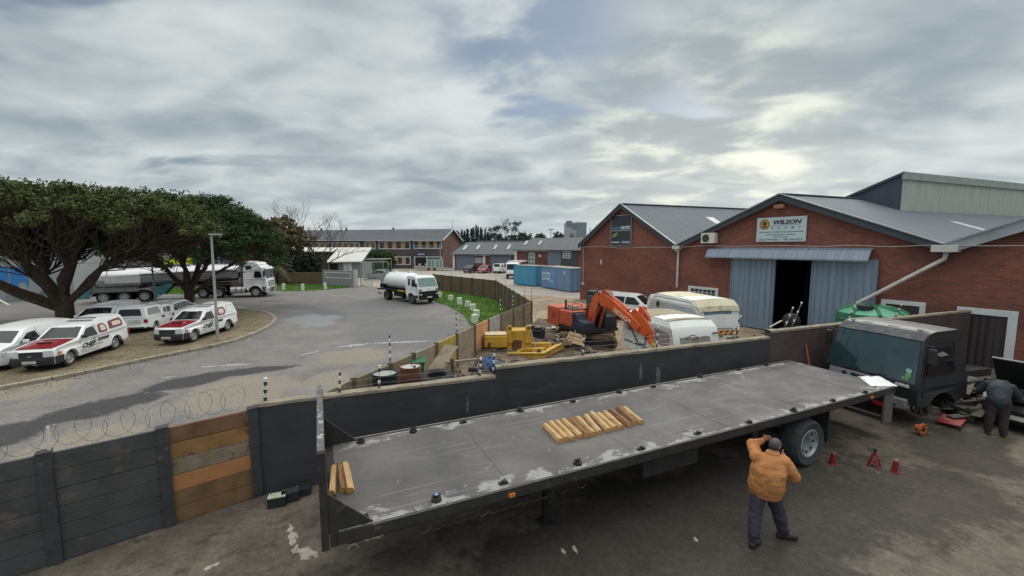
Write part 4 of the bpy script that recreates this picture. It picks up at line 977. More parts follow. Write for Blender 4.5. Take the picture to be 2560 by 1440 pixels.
mb = MB(); mb.box(W - .34, W + .02, -.2, .2, 0, hh + .12); mb.build('pillar', mat('pale_pillar', (176, 178, 178), rough=.8, var=.08), gwt, bevel=.02)
mb = MB(); a_, b_, c_, d_ = .55, W - .7, hh * .50, hh * .88
for q_ in ((a_, b_, -.15, -.123, d_ - .09, d_), (a_, b_, -.15, -.123, c_, c_ + .09), (a_, a_ + .09, -.15, -.123, c_ + .09, d_ - .09), (b_ - .09, b_, -.15, -.123, c_ + .09, d_ - .09)): mb.box(*q_)
mb.build('white_border', white_p, gwt)
# steel gate and cage
A = G(890, 716); gt = thing('steel_gate', 'open grey steel framed gate with mesh beside the entrance wall', 'gate', A, R(20))
mb = MB()
for x in (.6, 3.9): mb.cyl((x, 0, 0), (x, 0, 3.0), .05, n=6)
mb.cyl((.6, 0, 3.0), (3.9, 0, 3.0), .04, n=6); mb.cyl((.6, 0, .15), (1.9, 0, .15), .04, n=6); mb.cyl((.6, 0, 1.3), (1.9, 0, 1.3), .03, n=6); mb.cyl((1.9, 0, 0), (1.9, 0, 1.3), .04, n=6); mb.build('gate_frame', galv, gt)
mb = MB()
for k in range(16): mb.cyl((.6 + k * .08, 0, .15), (.6 + k * .08, 0, 1.3), .008, n=3)
for k in range(8): mb.cyl((.6, 0, .2 + k * .14), (1.9, 0, .2 + k * .14), .008, n=3)
mb.build('mesh_infill', galv, gt)
A = Gy(912, 690, 60); A.z = 0; gt = thing('mesh_cage', 'tall green grey mesh enclosure behind the open gate', 'cage', A, 0)
mb = MB(); 
for x, y in ((0, 0), (2.7, 0), (0, 4), (2.7, 4)): mb.cyl((x, y, 0), (x, y, 3.1), .05, n=6)
for a_, b_ in (((0, 0, 3.1), (2.7, 0, 3.1)), ((0, 0, 3.1), (0, 4, 3.1)), ((2.7, 0, 3.1), (2.7, 4, 3.1)), ((0, 4, 3.1), (2.7, 4, 3.1))): mb.cyl(a_, b_, .05, n=6)
mb.build('cage_frame', galv, gt)
mb = MB()
for k in range(34): mb.cyl((k * .08, 0, 0), (k * .08, 0, 3.1), .007, n=3)
for k in range(30): mb.cyl((0, 0, k * .1), (2.7, 0, k * .1), .007, n=3)
mb.build('mesh_infill', mat('green_mesh', (96, 116, 110), rough=.6), gt)

# ---------------------------------------------------------------- buildings behind the trees
fac = mat('pale_factory_wall', (146, 152, 154), rough=.8, var=.08, scale=.2); A = G(-260, 760); B = G(188, 746)
u_ = (B - A).normalized(); fb_ = thing('factory_building', 'pale factory wall with blue painted panels behind the left tree', 'factory', A, math.atan2(u_.y, u_.x)); W = (B - A).length
def lpt(px, py):
    v = Vector((-u_.y, u_.x, 0)); r = ray(px, py); k = (A.x * v.x + A.y * v.y) / (r.x * v.x + r.y * v.y); p = Vector((r.x * k, r.y * k, 0)) - A; return p.dot(u_), CAM_H + r.z * k
mb = MB(); mb.box(0, W, 0, 15, 0, 6.6); mb.build('wall', fac, fb_)
mb = MB(); mb.box(-.4, W + .4, -.4, 15, 6.6, 7.0); mb.build('roof', mat('factory_roof', (120, 126, 130)), fb_)
bl = mat('blue_panel', (46, 122, 188), rough=.6, var=.06, scale=.4)
for q0, q1 in (((-120, 668), (22, 703)), ((22.5, 668), (72, 705)), ((24, 706), (48, 727)), ((66, 706), (72, 716))):
    xa, za = lpt(*q0); xb, zb = lpt(*q1); mb = MB(); mb.box(xa, xb, -.04, -.003, min(za, zb), max(za, zb)); mb.build('blue_panel', bl, fb_)
xa, za = lpt(24, 730); xb, zb = lpt(110, 746); mb = MB(); mb.box(xa, xb, -.5, -.003, 0, za); mb.build('low_wall', gw, fb_)
A = Gy(200, 700, 52); A.z = 0
fb2 = thing('grey_warehouse', 'large dim grey warehouse standing behind the tanker and the trees', 'warehouse', A, R(2))
mb = MB(); mb.box(-3, 12, 0, 15, 0, 8.0); mb.build('wall', mat('dim_grey_cladding', (150, 154, 156), rough=.8, var=.08, scale=.3), fb2)
mb = MB(); mb.box(12, 18.5, .5, 15, 0, 6.4); mb.build('wall', mat('dark_grey_cladding', (84, 88, 94), rough=.8, var=.1, scale=.3), fb2)
mb = MB(); mb.box(-3.3, 12.2, -.3, 15, 8.0, 8.3); mb.box(12.2, 18.8, .2, 15, 6.4, 6.6); mb.build('roof', dk_trim, fb2)
for k in range(3):
    mb = MB(); mb.box(12.8 + k * 1.9, 13.0 + k * 1.9, .44, .497, 1, 6.2); mb.build('light_strip', mat('pale_strip', (170, 176, 178)), fb2)
P0 = Gy(447, 655, 47); ysg = thing('yellow_banner', 'yellow banner on posts showing between the tanker and the tree', 'banner', (P0.x, P0.y, 0)); zz = P0.z
mb = MB(); mb.box(-1.5, 1.5, -.03, .03, zz - .5, zz + .45); mb.build('banner_sheet', mat('yellow_vinyl', (206, 206, 40), rough=.6, var=.12, scale=1.5), ysg); mb = MB()
for x in (-1.4, 1.4): mb.cyl((x, .08, 0), (x, .08, zz + .5), .05, n=6)
mb.build('post', galv, ysg)
hill = mat('far_hill_green', (84, 94, 84), rough=1, var=.2, scale=.03)
mb = MB(); mb.grid(lambda a, b: (-600 + 1300 * a, 420 + 160 * b, max(-1, 9 * math.sin(PI * b) * (.6 + .5 * noise.noise(Vector((a * 7, b * 2, 1)))))), 90, 8); o = mb.build('hills', hill, smooth=80); o['kind'] = 'structure'
# ================================================================ vehicle kit
rubber = mat('tyre_rubber', (40, 40, 42), rough=.85, var=.2, scale=6)
steel_rim = mat('steel_rim', (168, 170, 172), rough=.4, metal=.5, var=.15, scale=8)
black_pl = mat('black_plastic', (36, 38, 42), rough=.55, var=.15, scale=4)
under_m = mat('underbody', (22, 22, 24), rough=.9, var=0)
car_white = mat('white_car_paint', (232, 236, 237), rough=.28, var=.04, scale=1.5, coat=.6, spots=(214, 216, 212), spot_scale=.8, spot_th=(.5, .75))
van_white = mat('white_van_paint', (228, 232, 230), rough=.3, var=.05, scale=1.2, coat=.5)
car_glass = mat('car_glass', (26, 32, 36), rough=.08, var=.3, scale=2.5, spec=.45)
chrome = mat('chrome', (200, 204, 208), rough=.15, metal=.9, var=0)
lampg = mat('headlamp_glass', (206, 212, 216), rough=.12, var=.15, scale=14, coat=.8)
red_l = mat('tail_lamp_red', (150, 30, 30), rough=.25, var=.1, coat=.5); amber = mat('amber_lamp', (206, 120, 50), rough=.3, var=0, coat=.5)
plate_m = mat('plate_white', (214, 214, 204), rough=.5, var=0); plate_i = mat('plate_ink', (60, 64, 66), rough=.6, var=0)
bonnet_red = mat('red_bonnet', (138, 34, 44), rough=.3, var=.08, coat=.6)
seam_m = mat('panel_seam', (110, 114, 116), rough=.7, var=0)

class Body:
    def __init__(s, L, W, prof, arches, belt, zb=.22, tum=.28, nose=.16, tail=.08, crown=.03, lower=None):
        s.L, s.W, s.prof, s.arches, s.belt, s.zb, s.tum, s.nose, s.tail, s.crown = L, W, prof, arches, belt, zb, tum, nose, tail, crown
    def S(s, x, y, z):
        "bend the straight slab: y in -1..1"
        hw = s.W / 2
        if z > s.belt: hw -= (z - s.belt) * s.tum
        elif z < .5: hw -= (.5 - z) * .12
        e = s.L / 2
        df = max(0, (x - (e - .9)) / .9); dr = max(0, (-x - (e - .7)) / .7)
        hw *= 1 - s.nose * df ** 2 - s.tail * dr ** 2
        ay = abs(y)
        x2 = x - s.nose * 1.1 * ay ** 3 * df + s.tail * .9 * ay ** 3 * dr
        z2 = z + (s.crown * (1 - ay ** 2.2) if z > .8 else 0)
        return Vector((x2, y * hw, z2))
    def bottom(s):
        pts = []; zb = s.zb
        x0, x1 = s.prof[-1][0], s.prof[0][0]
        pts.append((x0, s.prof[-1][1]))
        for cx, r, cz in sorted(s.arches):
            a0 = math.asin(max(-1, min(1, (zb - cz) / r)))
            for k in range(13):
                a = (PI - a0) + (a0 - (PI - a0)) * k / 12
                pts.append((cx + r * math.cos(a), cz + r * math.sin(a)))
        pts.append((x1, s.prof[0][1]))
        return pts
    def build(s, parent, m, name='body', seg=8):
        up = s.prof; lo = s.bottom()[1:-1]
        loop = up + lo       # front bottom -> top -> rear bottom -> arches -> back to the front
        def clip(poly, keep_low):
            out = []
            for (a, b) in zip(poly, poly[1:] + poly[:1]):
                ia = (a[1] <= s.belt) == keep_low; ib = (b[1] <= s.belt) == keep_low
                if ia: out.append(a)
                if ia != ib:
                    t = (s.belt - a[1]) / (b[1] - a[1]); out.append((a[0] + (b[0] - a[0]) * t, s.belt))
            return out
        def dense(poly):
            out = []
            for a, b in zip(poly, poly[1:] + poly[:1]):
                n = max(1, int(math.hypot(b[0] - a[0], b[1] - a[1]) / .35)); out += [(a[0] + (b[0] - a[0]) * k / n, a[1] + (b[1] - a[1]) * k / n) for k in range(n)]
            return out
        mb = MB()
        for low in (True, False):
            P = dense(clip(loop, low))
            if len(P) < 3: continue
            tess = geometry.tessellate_polygon([[Vector((a, b, 0)) for a, b in P]])
            for sy in (-1, 1): mb.add([s.S(a, sy, b) for a, b in P], [tuple(t) for t in tess])
        cr = []
        for a, b in zip(loop, loop[1:] + loop[:1]):
            n = max(1, int(math.hypot(b[0] - a[0], b[1] - a[1]) / .35)); cr += [(a[0] + (b[0] - a[0]) * k / n, a[1] + (b[1] - a[1]) * k / n) for k in range(n)]
        # belt crossings so that the strips meet the sides
        q = []
        for a, b in zip(cr, cr[1:] + cr[:1]):
            q.append(a)
            if (a[1] - s.belt) * (b[1] - s.belt) < -1e-9:
                t = (s.belt - a[1]) / (b[1] - a[1]); q.append((a[0] + (b[0] - a[0]) * t, s.belt))
        ys = [-1, -.92, -.6, -.2, .2, .6, .92, 1]
        nlow = len(q)
        vs = [s.S(a, y, b) for a, b in q for y in ys]; w = len(ys)
        fs = [(i * w + j, ((i + 1) % nlow) * w + j, ((i + 1) % nlow) * w + j + 1, i * w + j + 1) for i in range(nlow) for j in range(w - 1)]
        mb.add(vs, fs)
        return mb.build(name, m, parent, smooth=34, weld=True)
    def at(s, x):   # height of the upper outline at x (roof/bonnet)
        best = None
        for a, b in zip(s.prof, s.prof[1:]):
            lo, hi = min(a[0], b[0]), max(a[0], b[0])
            if lo <= x <= hi and hi - lo > 1e-6:
                z = a[1] + (b[1] - a[1]) * (x - a[0]) / (b[0] - a[0]); best = z if best is None else max(best, z)
        return best
    def skin(s, parent, name, m, p0, p1, y0=-.86, y1=.86, off=.008, nu=4, nv=8, inset=0.0, label=None, taper=0.0):
        "patch over the centre strip between outline points p0 and p1"
        def fn(u, v):
            a = p0[0] + (p1[0] - p0[0]) * (inset + (1 - 2 * inset) * u); b = p0[1] + (p1[1] - p0[1]) * (inset + (1 - 2 * inset) * u)
            k = 1 - taper * u
            y = (y0 + (y1 - y0) * v) * k
            n = Vector((-(p1[1] - p0[1]), 0, (p1[0] - p0[0]))).normalized()
            if (n.x * p0[0] < 0 if abs(n.x) > abs(n.z) else n.z < 0): n = -n
            return s.S(a, y, b) + n * off
        mb = MB(); mb.grid(fn, nu, nv); return mb.build(name, m, parent, smooth=60)
    def side(s, parent, name, m, poly, sy=1, off=.006, round_=0.0):
        if round_:
            P = []
            n = len(poly)
            for i in range(n):
                a, b, c = Vector(poly[i - 1]), Vector(poly[i]), Vector(poly[(i + 1) % n])
                d0 = (a - b); d1 = (c - b); r = min(round_, d0.length * .45, d1.length * .45)
                p, q = b + d0.normalized() * r, b + d1.normalized() * r
                for k in range(5):
                    t = k / 4; P.append(tuple((1 - t) ** 2 * p + 2 * t * (1 - t) * b + t * t * q))
        else: P = poly
        tess = geometry.tessellate_polygon([[Vector((a, b, 0)) for a, b in P]])
        mb = MB(); mb.add([s.S(a, sy, b) + Vector((0, sy * off, 0)) - (Vector((0, 0, s.crown * 0))) for a, b in P], [tuple(t) for t in tess])
        return mb.build(name, m, parent)
    def outline(s, parent, name, m, poly, sy=1, w=.008, off=.004, closed=False):
        P = [s.S(a, sy, b) + Vector((0, sy * off, 0)) for a, b in poly]
        if closed: P.append(P[0])
        mb = MB(); mb.tube(P, w, 4); return mb.build(name, m, parent)
def wheel(parent, x, y, r, w=.2, sy=1, rim=steel_rim, rr=.62, tyre=None, dual=False, hub_out=.0):
    o = Vector((x, y, r))
    mb = MB(); t = w / 2
    mb.lathe([(r * rr, -t * .8), (r * .9, -t), (r * .97, -t * .75), (r, -t * .4), (r, t * .4), (r * .97, t * .75), (r * .9, t), (r * rr, t * .8)], 24, o, 'y')
    mb.lathe([(0, -sy * t * .2), (r * rr, -sy * t * .2)], 16, o, 'y')
    ty = mb.build('wheel', tyre or rubber, parent, smooth=50)
    mb = MB(); k = sy * t
    mb.lathe([(r * rr * 1.02, k * .86), (r * rr * .93, k * .9), (r * rr * .86, k * .62), (r * rr * .5, k * .5), (r * rr * .42, k * (.72 + hub_out)), (r * rr * .22, k * (.8 + hub_out)), (0, k * (.8 + hub_out))], 20, o, 'y')
    mb.build('rim', rim, ty, smooth=35)
    mb = MB()
    for q in range(8):
        a = 2 * PI * q / 8; c = o + Vector((math.cos(a) * r * rr * .68, k * .60, math.sin(a) * r * rr * .68)); mb.cyl(c, c + Vector((0, k * .03, 0)), r * .065, n=6)
    mb.build('rim_hole', under_m, ty)
    return ty
def heading(pf, pr, side, track):
    "ground points of the near front and rear wheel -> centre line origin (front axle) and rotation"
    pf = Vector(pf[:2]); pr = Vector(pr[:2]); d = (pf - pr).normalized(); n = Vector((-d.y, d.x))
    return pf - n * side * track / 2, math.atan2(d.y, d.x), d
def mirror(b, t, x, z, m=black_pl):
    for sy in (-1, 1):
        p = b.S(x, sy, z); mb = MB(); mb.box(p.x - .06, p.x + .06, min(p.y, p.y + sy * .2), max(p.y, p.y + sy * .2), z - .02, z + .14); mb.build('mirror', m, t, bevel=.03)
def number_plate(t, x, z, sx, txt=None, w=.5):
    mb = MB(); mb.box(min(x, x + sx * .02), max(x, x + sx * .02), -w / 2, w / 2, z - .055, z + .055); p = mb.build('number_plate', plate_m, t)
    if txt: text('plate_text', txt, .085, plate_i, p, (x + sx * .024, 0, z), (0, sx * 1, 0), (0, 0, 1), width=w * .85, thick=.001)
def wheels4(t, xf, xr, track, r, w=.2, rim=steel_rim):
    for x in (xf, xr):
        for sy in (-1, 1): wheel(t, x, sy * (track / 2 - w * .3), r, w, sy, rim)

def single_cab(label, loc, rot, group, panels=2, redbonnet=True):
    L, W = 5.05, 1.80
    prof = [(2.48, .30), (2.52, .62), (2.50, .88), (2.38, .99), (1.05, 1.15), (.42, 1.63), (.20, 1.68), (-.25, 1.70), (-.70, 1.82), (-1.9, 1.86), (-2.25, 1.74), (-2.50, 1.02), (-2.52, .48)]
    b = Body(L, W, prof, [(1.62, .43, .37), (-1.38, .43, .37)], 1.06, zb=.34, tum=.30, nose=.12)
    t = thing('pickup', label, 'pickup', loc, rot, group)
    b.build(t, car_white)
    mb = MB(); mb.box(-2.2, 2.1, -.72, .72, .22, .5); mb.build('chassis', under_m, t)
    ws = b.skin(t, 'windscreen', car_glass, (1.02, 1.18), (.46, 1.60), -.88, .88, inset=.0, taper=.04)
    if redbonnet:
        b.skin(t, 'bonnet', bonnet_red, (2.40, .99), (1.10, 1.145), -.84, .84, off=.014, nu=6)
        mb = MB(); mb.box(1.45, 1.75, -.32, .32, 1.10, 1.19); sc = mb.build('bonnet_scoop', bonnet_red, t, bevel=.03); mb = MB(); mb.box(1.752, 1.758, -.26, .26, 1.13, 1.18); mb.build('scoop_opening', under_m, sc)
    for sy in (-1, 1):
        b.side(t, 'window', car_glass, [(.90, 1.12), (.42, 1.52), (-.02, 1.55), (-.12, 1.10)], sy, .012, .05)
        b.outline(t, 'door_seam', seam_m, [(1.02, 1.10), (1.10, .42), (.0, .40), (-.16, 1.0), (-.08, 1.58)], sy, .006)
        if panels == 2 :
            P1 = [(-.30, 1.14), (-.32, 1.56), (-.68, 1.60), (-.86, 1.44), (-.84, 1.14)]; P2 = [(-1.06, 1.20), (-1.08, 1.60), (-1.98, 1.66), (-2.16, 1.44), (-2.06, 1.22)]
        else:
            P1 = [(-.55, 1.16), (-.44, 1.38), (-.62, 1.64), (-1.18, 1.64), (-1.30, 1.38), (-1.12, 1.16)]; P2 = [(-1.42, 1.22), (-1.44, 1.64), (-2.02, 1.66), (-2.16, 1.46), (-2.08, 1.22)]
        fr_ = mat('canopy_picture_frame', (116, 52, 48), rough=.5, var=.2, scale=3); pic = mat('canopy_picture', (214, 196, 186), rough=.5, var=.2, scale=7)
        b.side(t, 'canopy_panel', fr_, P1, sy, .010, .07)
        cx = sum(p[0] for p in P1) / len(P1); cz = sum(p[1] for p in P1) / len(P1)
        b.side(t, 'canopy_picture', pic, [(cx + (p[0] - cx) * .62, cz + (p[1] - cz) * .62) for p in P1], sy, .016, .05)
        if panels == 2:
            b.side(t, 'canopy_panel', fr_, P2, sy, .010, .07); cx = sum(p[0] for p in P2) / len(P2); cz = sum(p[1] for p in P2) / len(P2)
            b.side(t, 'canopy_picture', pic, [(cx + (p[0] - cx) * .62, cz + (p[1] - cz) * .5) for p in P2], sy, .016, .05)
        else:
            b.outline(t, 'canopy_hatch', seam_m, P2, sy, .007, closed=True)
        b.outline(t, 'canopy_seam', seam_m, [(-.14, 1.66), (-.3, 1.06), (-2.46, 1.08)], sy, .007)
        p = b.S(.12, sy, .96); mb = MB(); mb.box(.06, .2, min(p.y, p.y + sy * .03), max(p.y, p.y + sy * .03), .94, .98); mb.build('door_handle', black_pl, t)
        # headlamp wraps the corner
        def hl(u, v, sy=sy): 
            y = sy * (.56 + .44 * u); x = 2.50 if u < .75 else 2.50 - (u - .75) * 1.0
            q = b.S(x, y, .68 + .20 * v); return q + Vector((.014, sy * .012, .04))
        mb = MB(); mb.grid(hl, 8, 3); mb.build('headlight', lampg, t, smooth=60)
        q0 = b.S(2.2, sy, .74); mb = MB(); mb.box(2.06, 2.24, min(q0.y, q0.y + sy * .02), max(q0.y, q0.y + sy * .02), .70, .82); mb.build('indicator', amber, t, bevel=.01)
        p = b.S(-2.44, sy, .9); mb = MB(); mb.box(-2.54, -2.4, min(p.y - sy * .12, p.y + sy * .01), max(p.y - sy * .12, p.y + sy * .01), .68, .98); mb.build('tail_light', red_l, t, bevel=.01)
        # arch lips
        for cx in (1.62, -1.38):
            mb = MB(); P = [b.S(cx + .435 * math.cos(a), sy, .37 + .435 * math.sin(a)) + Vector((0, sy * .008, 0)) for a in [PI * k / 12 for k in range(13)]]; mb.tube(P, .022, 5); mb.build('wheel_arch', car_white, t, smooth=50)
        if sy == 1:
            U = (-1, 0, 0); x0, x1 = 1.02, -1.02
        else: U = (1, 0, 0)
        ey = sy * (W / 2 + .012)
        ink_c = mat('pickup_lettering', (66, 58, 60), rough=.5, var=0)
        text('lettering', 'CHEF', .30, ink_c, t, (.55, ey, .74), U, (0, 0, 1), shear=.35, bold=.014, width=.92, thick=.002)
        text('lettering', '2000', .22, ink_c, t, (-.42, ey, .84), U, (0, 0, 1), shear=.35, bold=.010, width=.85, thick=.002)
        mb = MB()
        for x0, x1, z in ((1.05, .72, .565), (.66, .25, .60), (.16, -.40, .645)): mb.box(x1, x0, min(ey, ey + sy * .003), max(ey, ey + sy * .003), z - .018, z + .012)
        mb.build('lettering_stroke', ink_c, t)
        mb = MB(); mb.box(-.1, 1.0, min(ey, ey + sy * .003), max(ey, ey + sy * .003), .46, .49); mb.build('small_print', mat('faint_print', (150, 148, 150), rough=.6, var=.3, scale=30), t)
        mb = MB(); p = b.S(-1.85, sy, .3); mb.box(-1.84, -1.80, sy * .62 - .12, sy * .62 + .2 * (sy > 0) + .12, .14, .46); mb.build('mud_flap', black_pl, t)
    # bumper, grille
    def bp(u, v):
        y = -1.02 + 2.04 * u; z = .30 + .36 * v
        q = b.S(2.50, max(-1, min(1, y)), z); return q + Vector((.05 + .03 * math.sin(PI * v), 0.02 * (1 if y > 0 else -1), 0))
    mb = MB(); mb.grid(bp, 16, 4)
    for sy in (-1, 1): mb.add([b.S(2.46, sy, .30) + Vector((.05, sy * .03, 0)), b.S(2.04, sy, .34) + Vector((0, sy * .03, 0)), b.S(2.06, sy, .66) + Vector((0, sy * .03, 0)), b.S(2.46, sy, .66) + Vector((.05, sy * .03, 0))], [(0, 1, 2, 3)])
    bu = mb.build('bumper', black_pl, t, smooth=50)
    b.skin(t, 'grille', black_pl, (2.522, .66), (2.505, .88), -.56, .56, off=.012, nu=3)
    mb = MB(); mb.box(2.55, 2.565, -.07, .07, .70, .75); mb.build('badge', chrome, t)
    number_plate(t, 2.60, .47, 1, 'CA 482-915')
    for y0 in (-.30, .12): mb = MB(); mb.box(2.585, 2.60, y0, y0 + .18, .335, .355); mb.build('bumper_vent', chrome, t)
    b.skin(t, 'windscreen_banner', mat('banner_print', (176, 180, 184), rough=.5, var=.4, scale=18), (.52, 1.56), (.47, 1.595), -.5, .5, off=.014, nu=1)
    mb = MB(); mb.box(-.42, -.32, -.55, .55, 1.80, 1.815); mb.box(-.78, -.66, -.5, .5, 1.86, 1.875); mb.build('roof_slot', black_pl, t)
    mirror(b, t, .86, 1.14); wheels4(t, 1.62, -1.38, 1.60, .37, .24)
    return t
def place2(pf, pr, side, xf, track):
    f, a, d = heading(G(*pf), G(*pr), side, track); o = f - d * xf
    return Vector((o.x, o.y, 0.09)), a
GRP = 'white vehicles parked on the gravel island'
loc, a = place2((171, 921), (288, 878), 1, 1.62, 1.56)
single_cab('white pickup with red bonnet and two red framed canopy windows, nearest on the gravel island', loc, a, GRP, 2)
loc, a = place2((482, 860), (568, 831), 1, 1.62, 1.56)
single_cab('white pickup with red bonnet behind the street lamp, one red framed canopy window', loc, a, GRP, 1)
ISL = (.97, .97, .89)

def panel_van(label, loc, rot, group):
    L, W = 4.5, 1.80
    prof = [(2.18, .28), (2.24, .62), (2.20, .86), (2.0, .98), (1.40, 1.12), (.70, 1.58), (.35, 1.68), (-.4, 1.76), (-1.6, 1.76), (-2.05, 1.66), (-2.22, 1.0), (-2.24, .4)]
    b = Body(L, W, prof, [(1.42, .37, .31), (-1.28, .37, .31)], 1.02, zb=.26, tum=.26, nose=.16, tail=.10, crown=.05)
    t = thing('panel_van', label, 'van', loc, rot, group); b.build(t, van_white)
    mb = MB(); mb.box(-2.0, 1.9, -.7, .7, .2, .5); mb.build('chassis', under_m, t)
    b.skin(t, 'windscreen', car_glass, (1.37, 1.14), (.74, 1.555), -.86, .86, taper=.05)
    for sy in (-1, 1):
        b.side(t, 'window', car_glass, [(1.16, 1.08), (.64, 1.46), (.22, 1.50), (.10, 1.08)], sy, .014, .05)
        b.outline(t, 'door_seam', seam_m, [(1.12, 1.04), (1.02, .36), (.14, .34), (.02, 1.1), (.16, 1.64)], sy, .006)
        b.outline(t, 'side_moulding', black_pl, [(.95, .62), (-.8, .62)], sy, .02)
        def hl(u, v, sy=sy): return b.S(2.2 - .34 * u * u, sy * (.62 + .38 * min(1, u * 1.4)), .68 + .16 * v) + Vector((.012, sy * .012, 0))
        mb = MB(); mb.grid(hl, 8, 3); mb.build('headlight', lampg, t, smooth=60)
        p = b.S(-2.18, sy, .95); mb = MB(); mb.box(-2.25, -2.14, min(p.y - sy * .1, p.y + sy * .02), max(p.y - sy * .1, p.y + sy * .02), .75, 1.2); mb.build('tail_light', red_l, t, bevel=.01)
        p = b.S(.2, sy, .92); mb = MB(); mb.box(.14, .3, min(p.y, p.y + sy * .03), max(p.y, p.y + sy * .03), .90, .94); mb.build('door_handle', van_white, t)
    b.skin(t, 'grille', black_pl, (2.23, .52), (2.20, .68), -.5, .5, off=.012); b.skin(t, 'bumper_opening', black_pl, (2.21, .32), (2.225, .46), -.7, .7, off=.012)
    mirror(b, t, 1.0, 1.08, van_white); wheels4(t, 1.42, -1.28, 1.56, .31, .2)
    return t
pa = G(-18, 940); rr_ = G(78, 893)
d_ = (pa - rr_).normalized(); 
loc, a = place2((8, 932), (100, 893), 1, 1.42, 1.56)
loc2, a_ = place2((171, 921), (288, 878), 1, 1.62, 1.56)
panel_van('white panel van at the left edge of the gravel island, beside the nearest pickup', Vector((-21.2, 17.7, .09)), a_, GRP)
panel_van('white panel van parked behind the left tree trunk, nose towards the nearest pickup', Vector((-23.6, 24.3, .09)), a_ + .03, GRP)

def small_pickup(label, loc, rot, group):
    L, W = 4.5, 1.70
    prof = [(2.20, .28), (2.24, .60), (2.12, .80), (1.25, .98), (.55, 1.44), (.30, 1.50), (-.3, 1.52), (-.50, 1.62), (-1.9, 1.66), (-2.12, 1.58), (-2.22, 1.0), (-2.25, .40)]
    b = Body(L, W, prof, [(1.42, .36, .30), (-1.30, .36, .30)], .96, zb=.26, tum=.30, nose=.2, tail=.05)
    t = thing('pickup', label, 'pickup', loc, rot, group); b.build(t, car_white)
    mb = MB(); mb.box(-2.0, 1.9, -.66, .66, .2, .46); mb.build('chassis', under_m, t)
    b.skin(t, 'windscreen', car_glass, (1.22, 1.0), (.6, 1.41), -.86, .86, taper=.05)
    b.skin(t, 'rear_window', car_glass, (-2.15, 1.52), (-2.215, 1.10), -.74, .74, off=.014)
    b.skin(t, 'tailgate_seam', seam_m, (-2.225, .98), (-2.228, .965), -.8, .8, off=.012, nu=1)
    for sy in (-1, 1):
        b.side(t, 'window', car_glass, [(1.05, 1.0), (.55, 1.34), (.18, 1.38), (.10, 1.0)], sy, .012, .05)
        b.side(t, 'window', car_glass, [(.0, 1.02), (.05, 1.36), (-.14, 1.36), (-.26, 1.04)], sy, .012, .05)
        b.side(t, 'canopy_window', mat('grey_glass', (120, 126, 128), rough=.15, var=.2, coat=.5), [(-.62, 1.08), (-.62, 1.50), (-1.75, 1.54), (-1.95, 1.14)], sy, .012, .08)
        b.outline(t, 'canopy_seam', seam_m, [(-.34, 1.5), (-.45, 1.02), (-2.18, 1.04)], sy, .007)
        b.side(t, 'fuel_flap', black_pl, [(-.28, .72), (-.28, .86), (-.62, .86), (-.58, .72)], sy, .012, .04)
        def tl(u, v, sy=sy): return b.S(-2.235 + .15 * max(0, u - .5), sy * (.80 + .20 * min(1, u * 1.6)), .66 + .22 * v) + Vector((-.014, sy * .012, 0))
        mb = MB(); mb.grid(tl, 6, 2); mb.build('tail_light', red_l, t, smooth=60)
    mb = MB(); mb.box(-2.34, -2.2, -.78, .78, .34, .50); mb.build('bumper', car_white, t, bevel=.04); mb = MB(); mb.box(-2.35, -2.33, -.7, .7, .36, .42); mb.build('bumper_strip', black_pl, t)
    number_plate(t, -2.25, .58, -1); mb = MB(); mb.box(-2.26, -2.24, -.5, .1, .62, .86); mb.build('tailgate_panel', mat('pale_tailgate_panel', (190, 196, 196), rough=.5), t)
    mirror(b, t, .95, 1.0); wheels4(t, 1.42, -1.30, 1.48, .30, .19)
    return t
rw = G(381, 841)
small_pickup('small white pickup with canopy seen from behind, between the van and the red bonneted pickup', Vector((-22.0, 25.3, .09)), R(106), GRP)

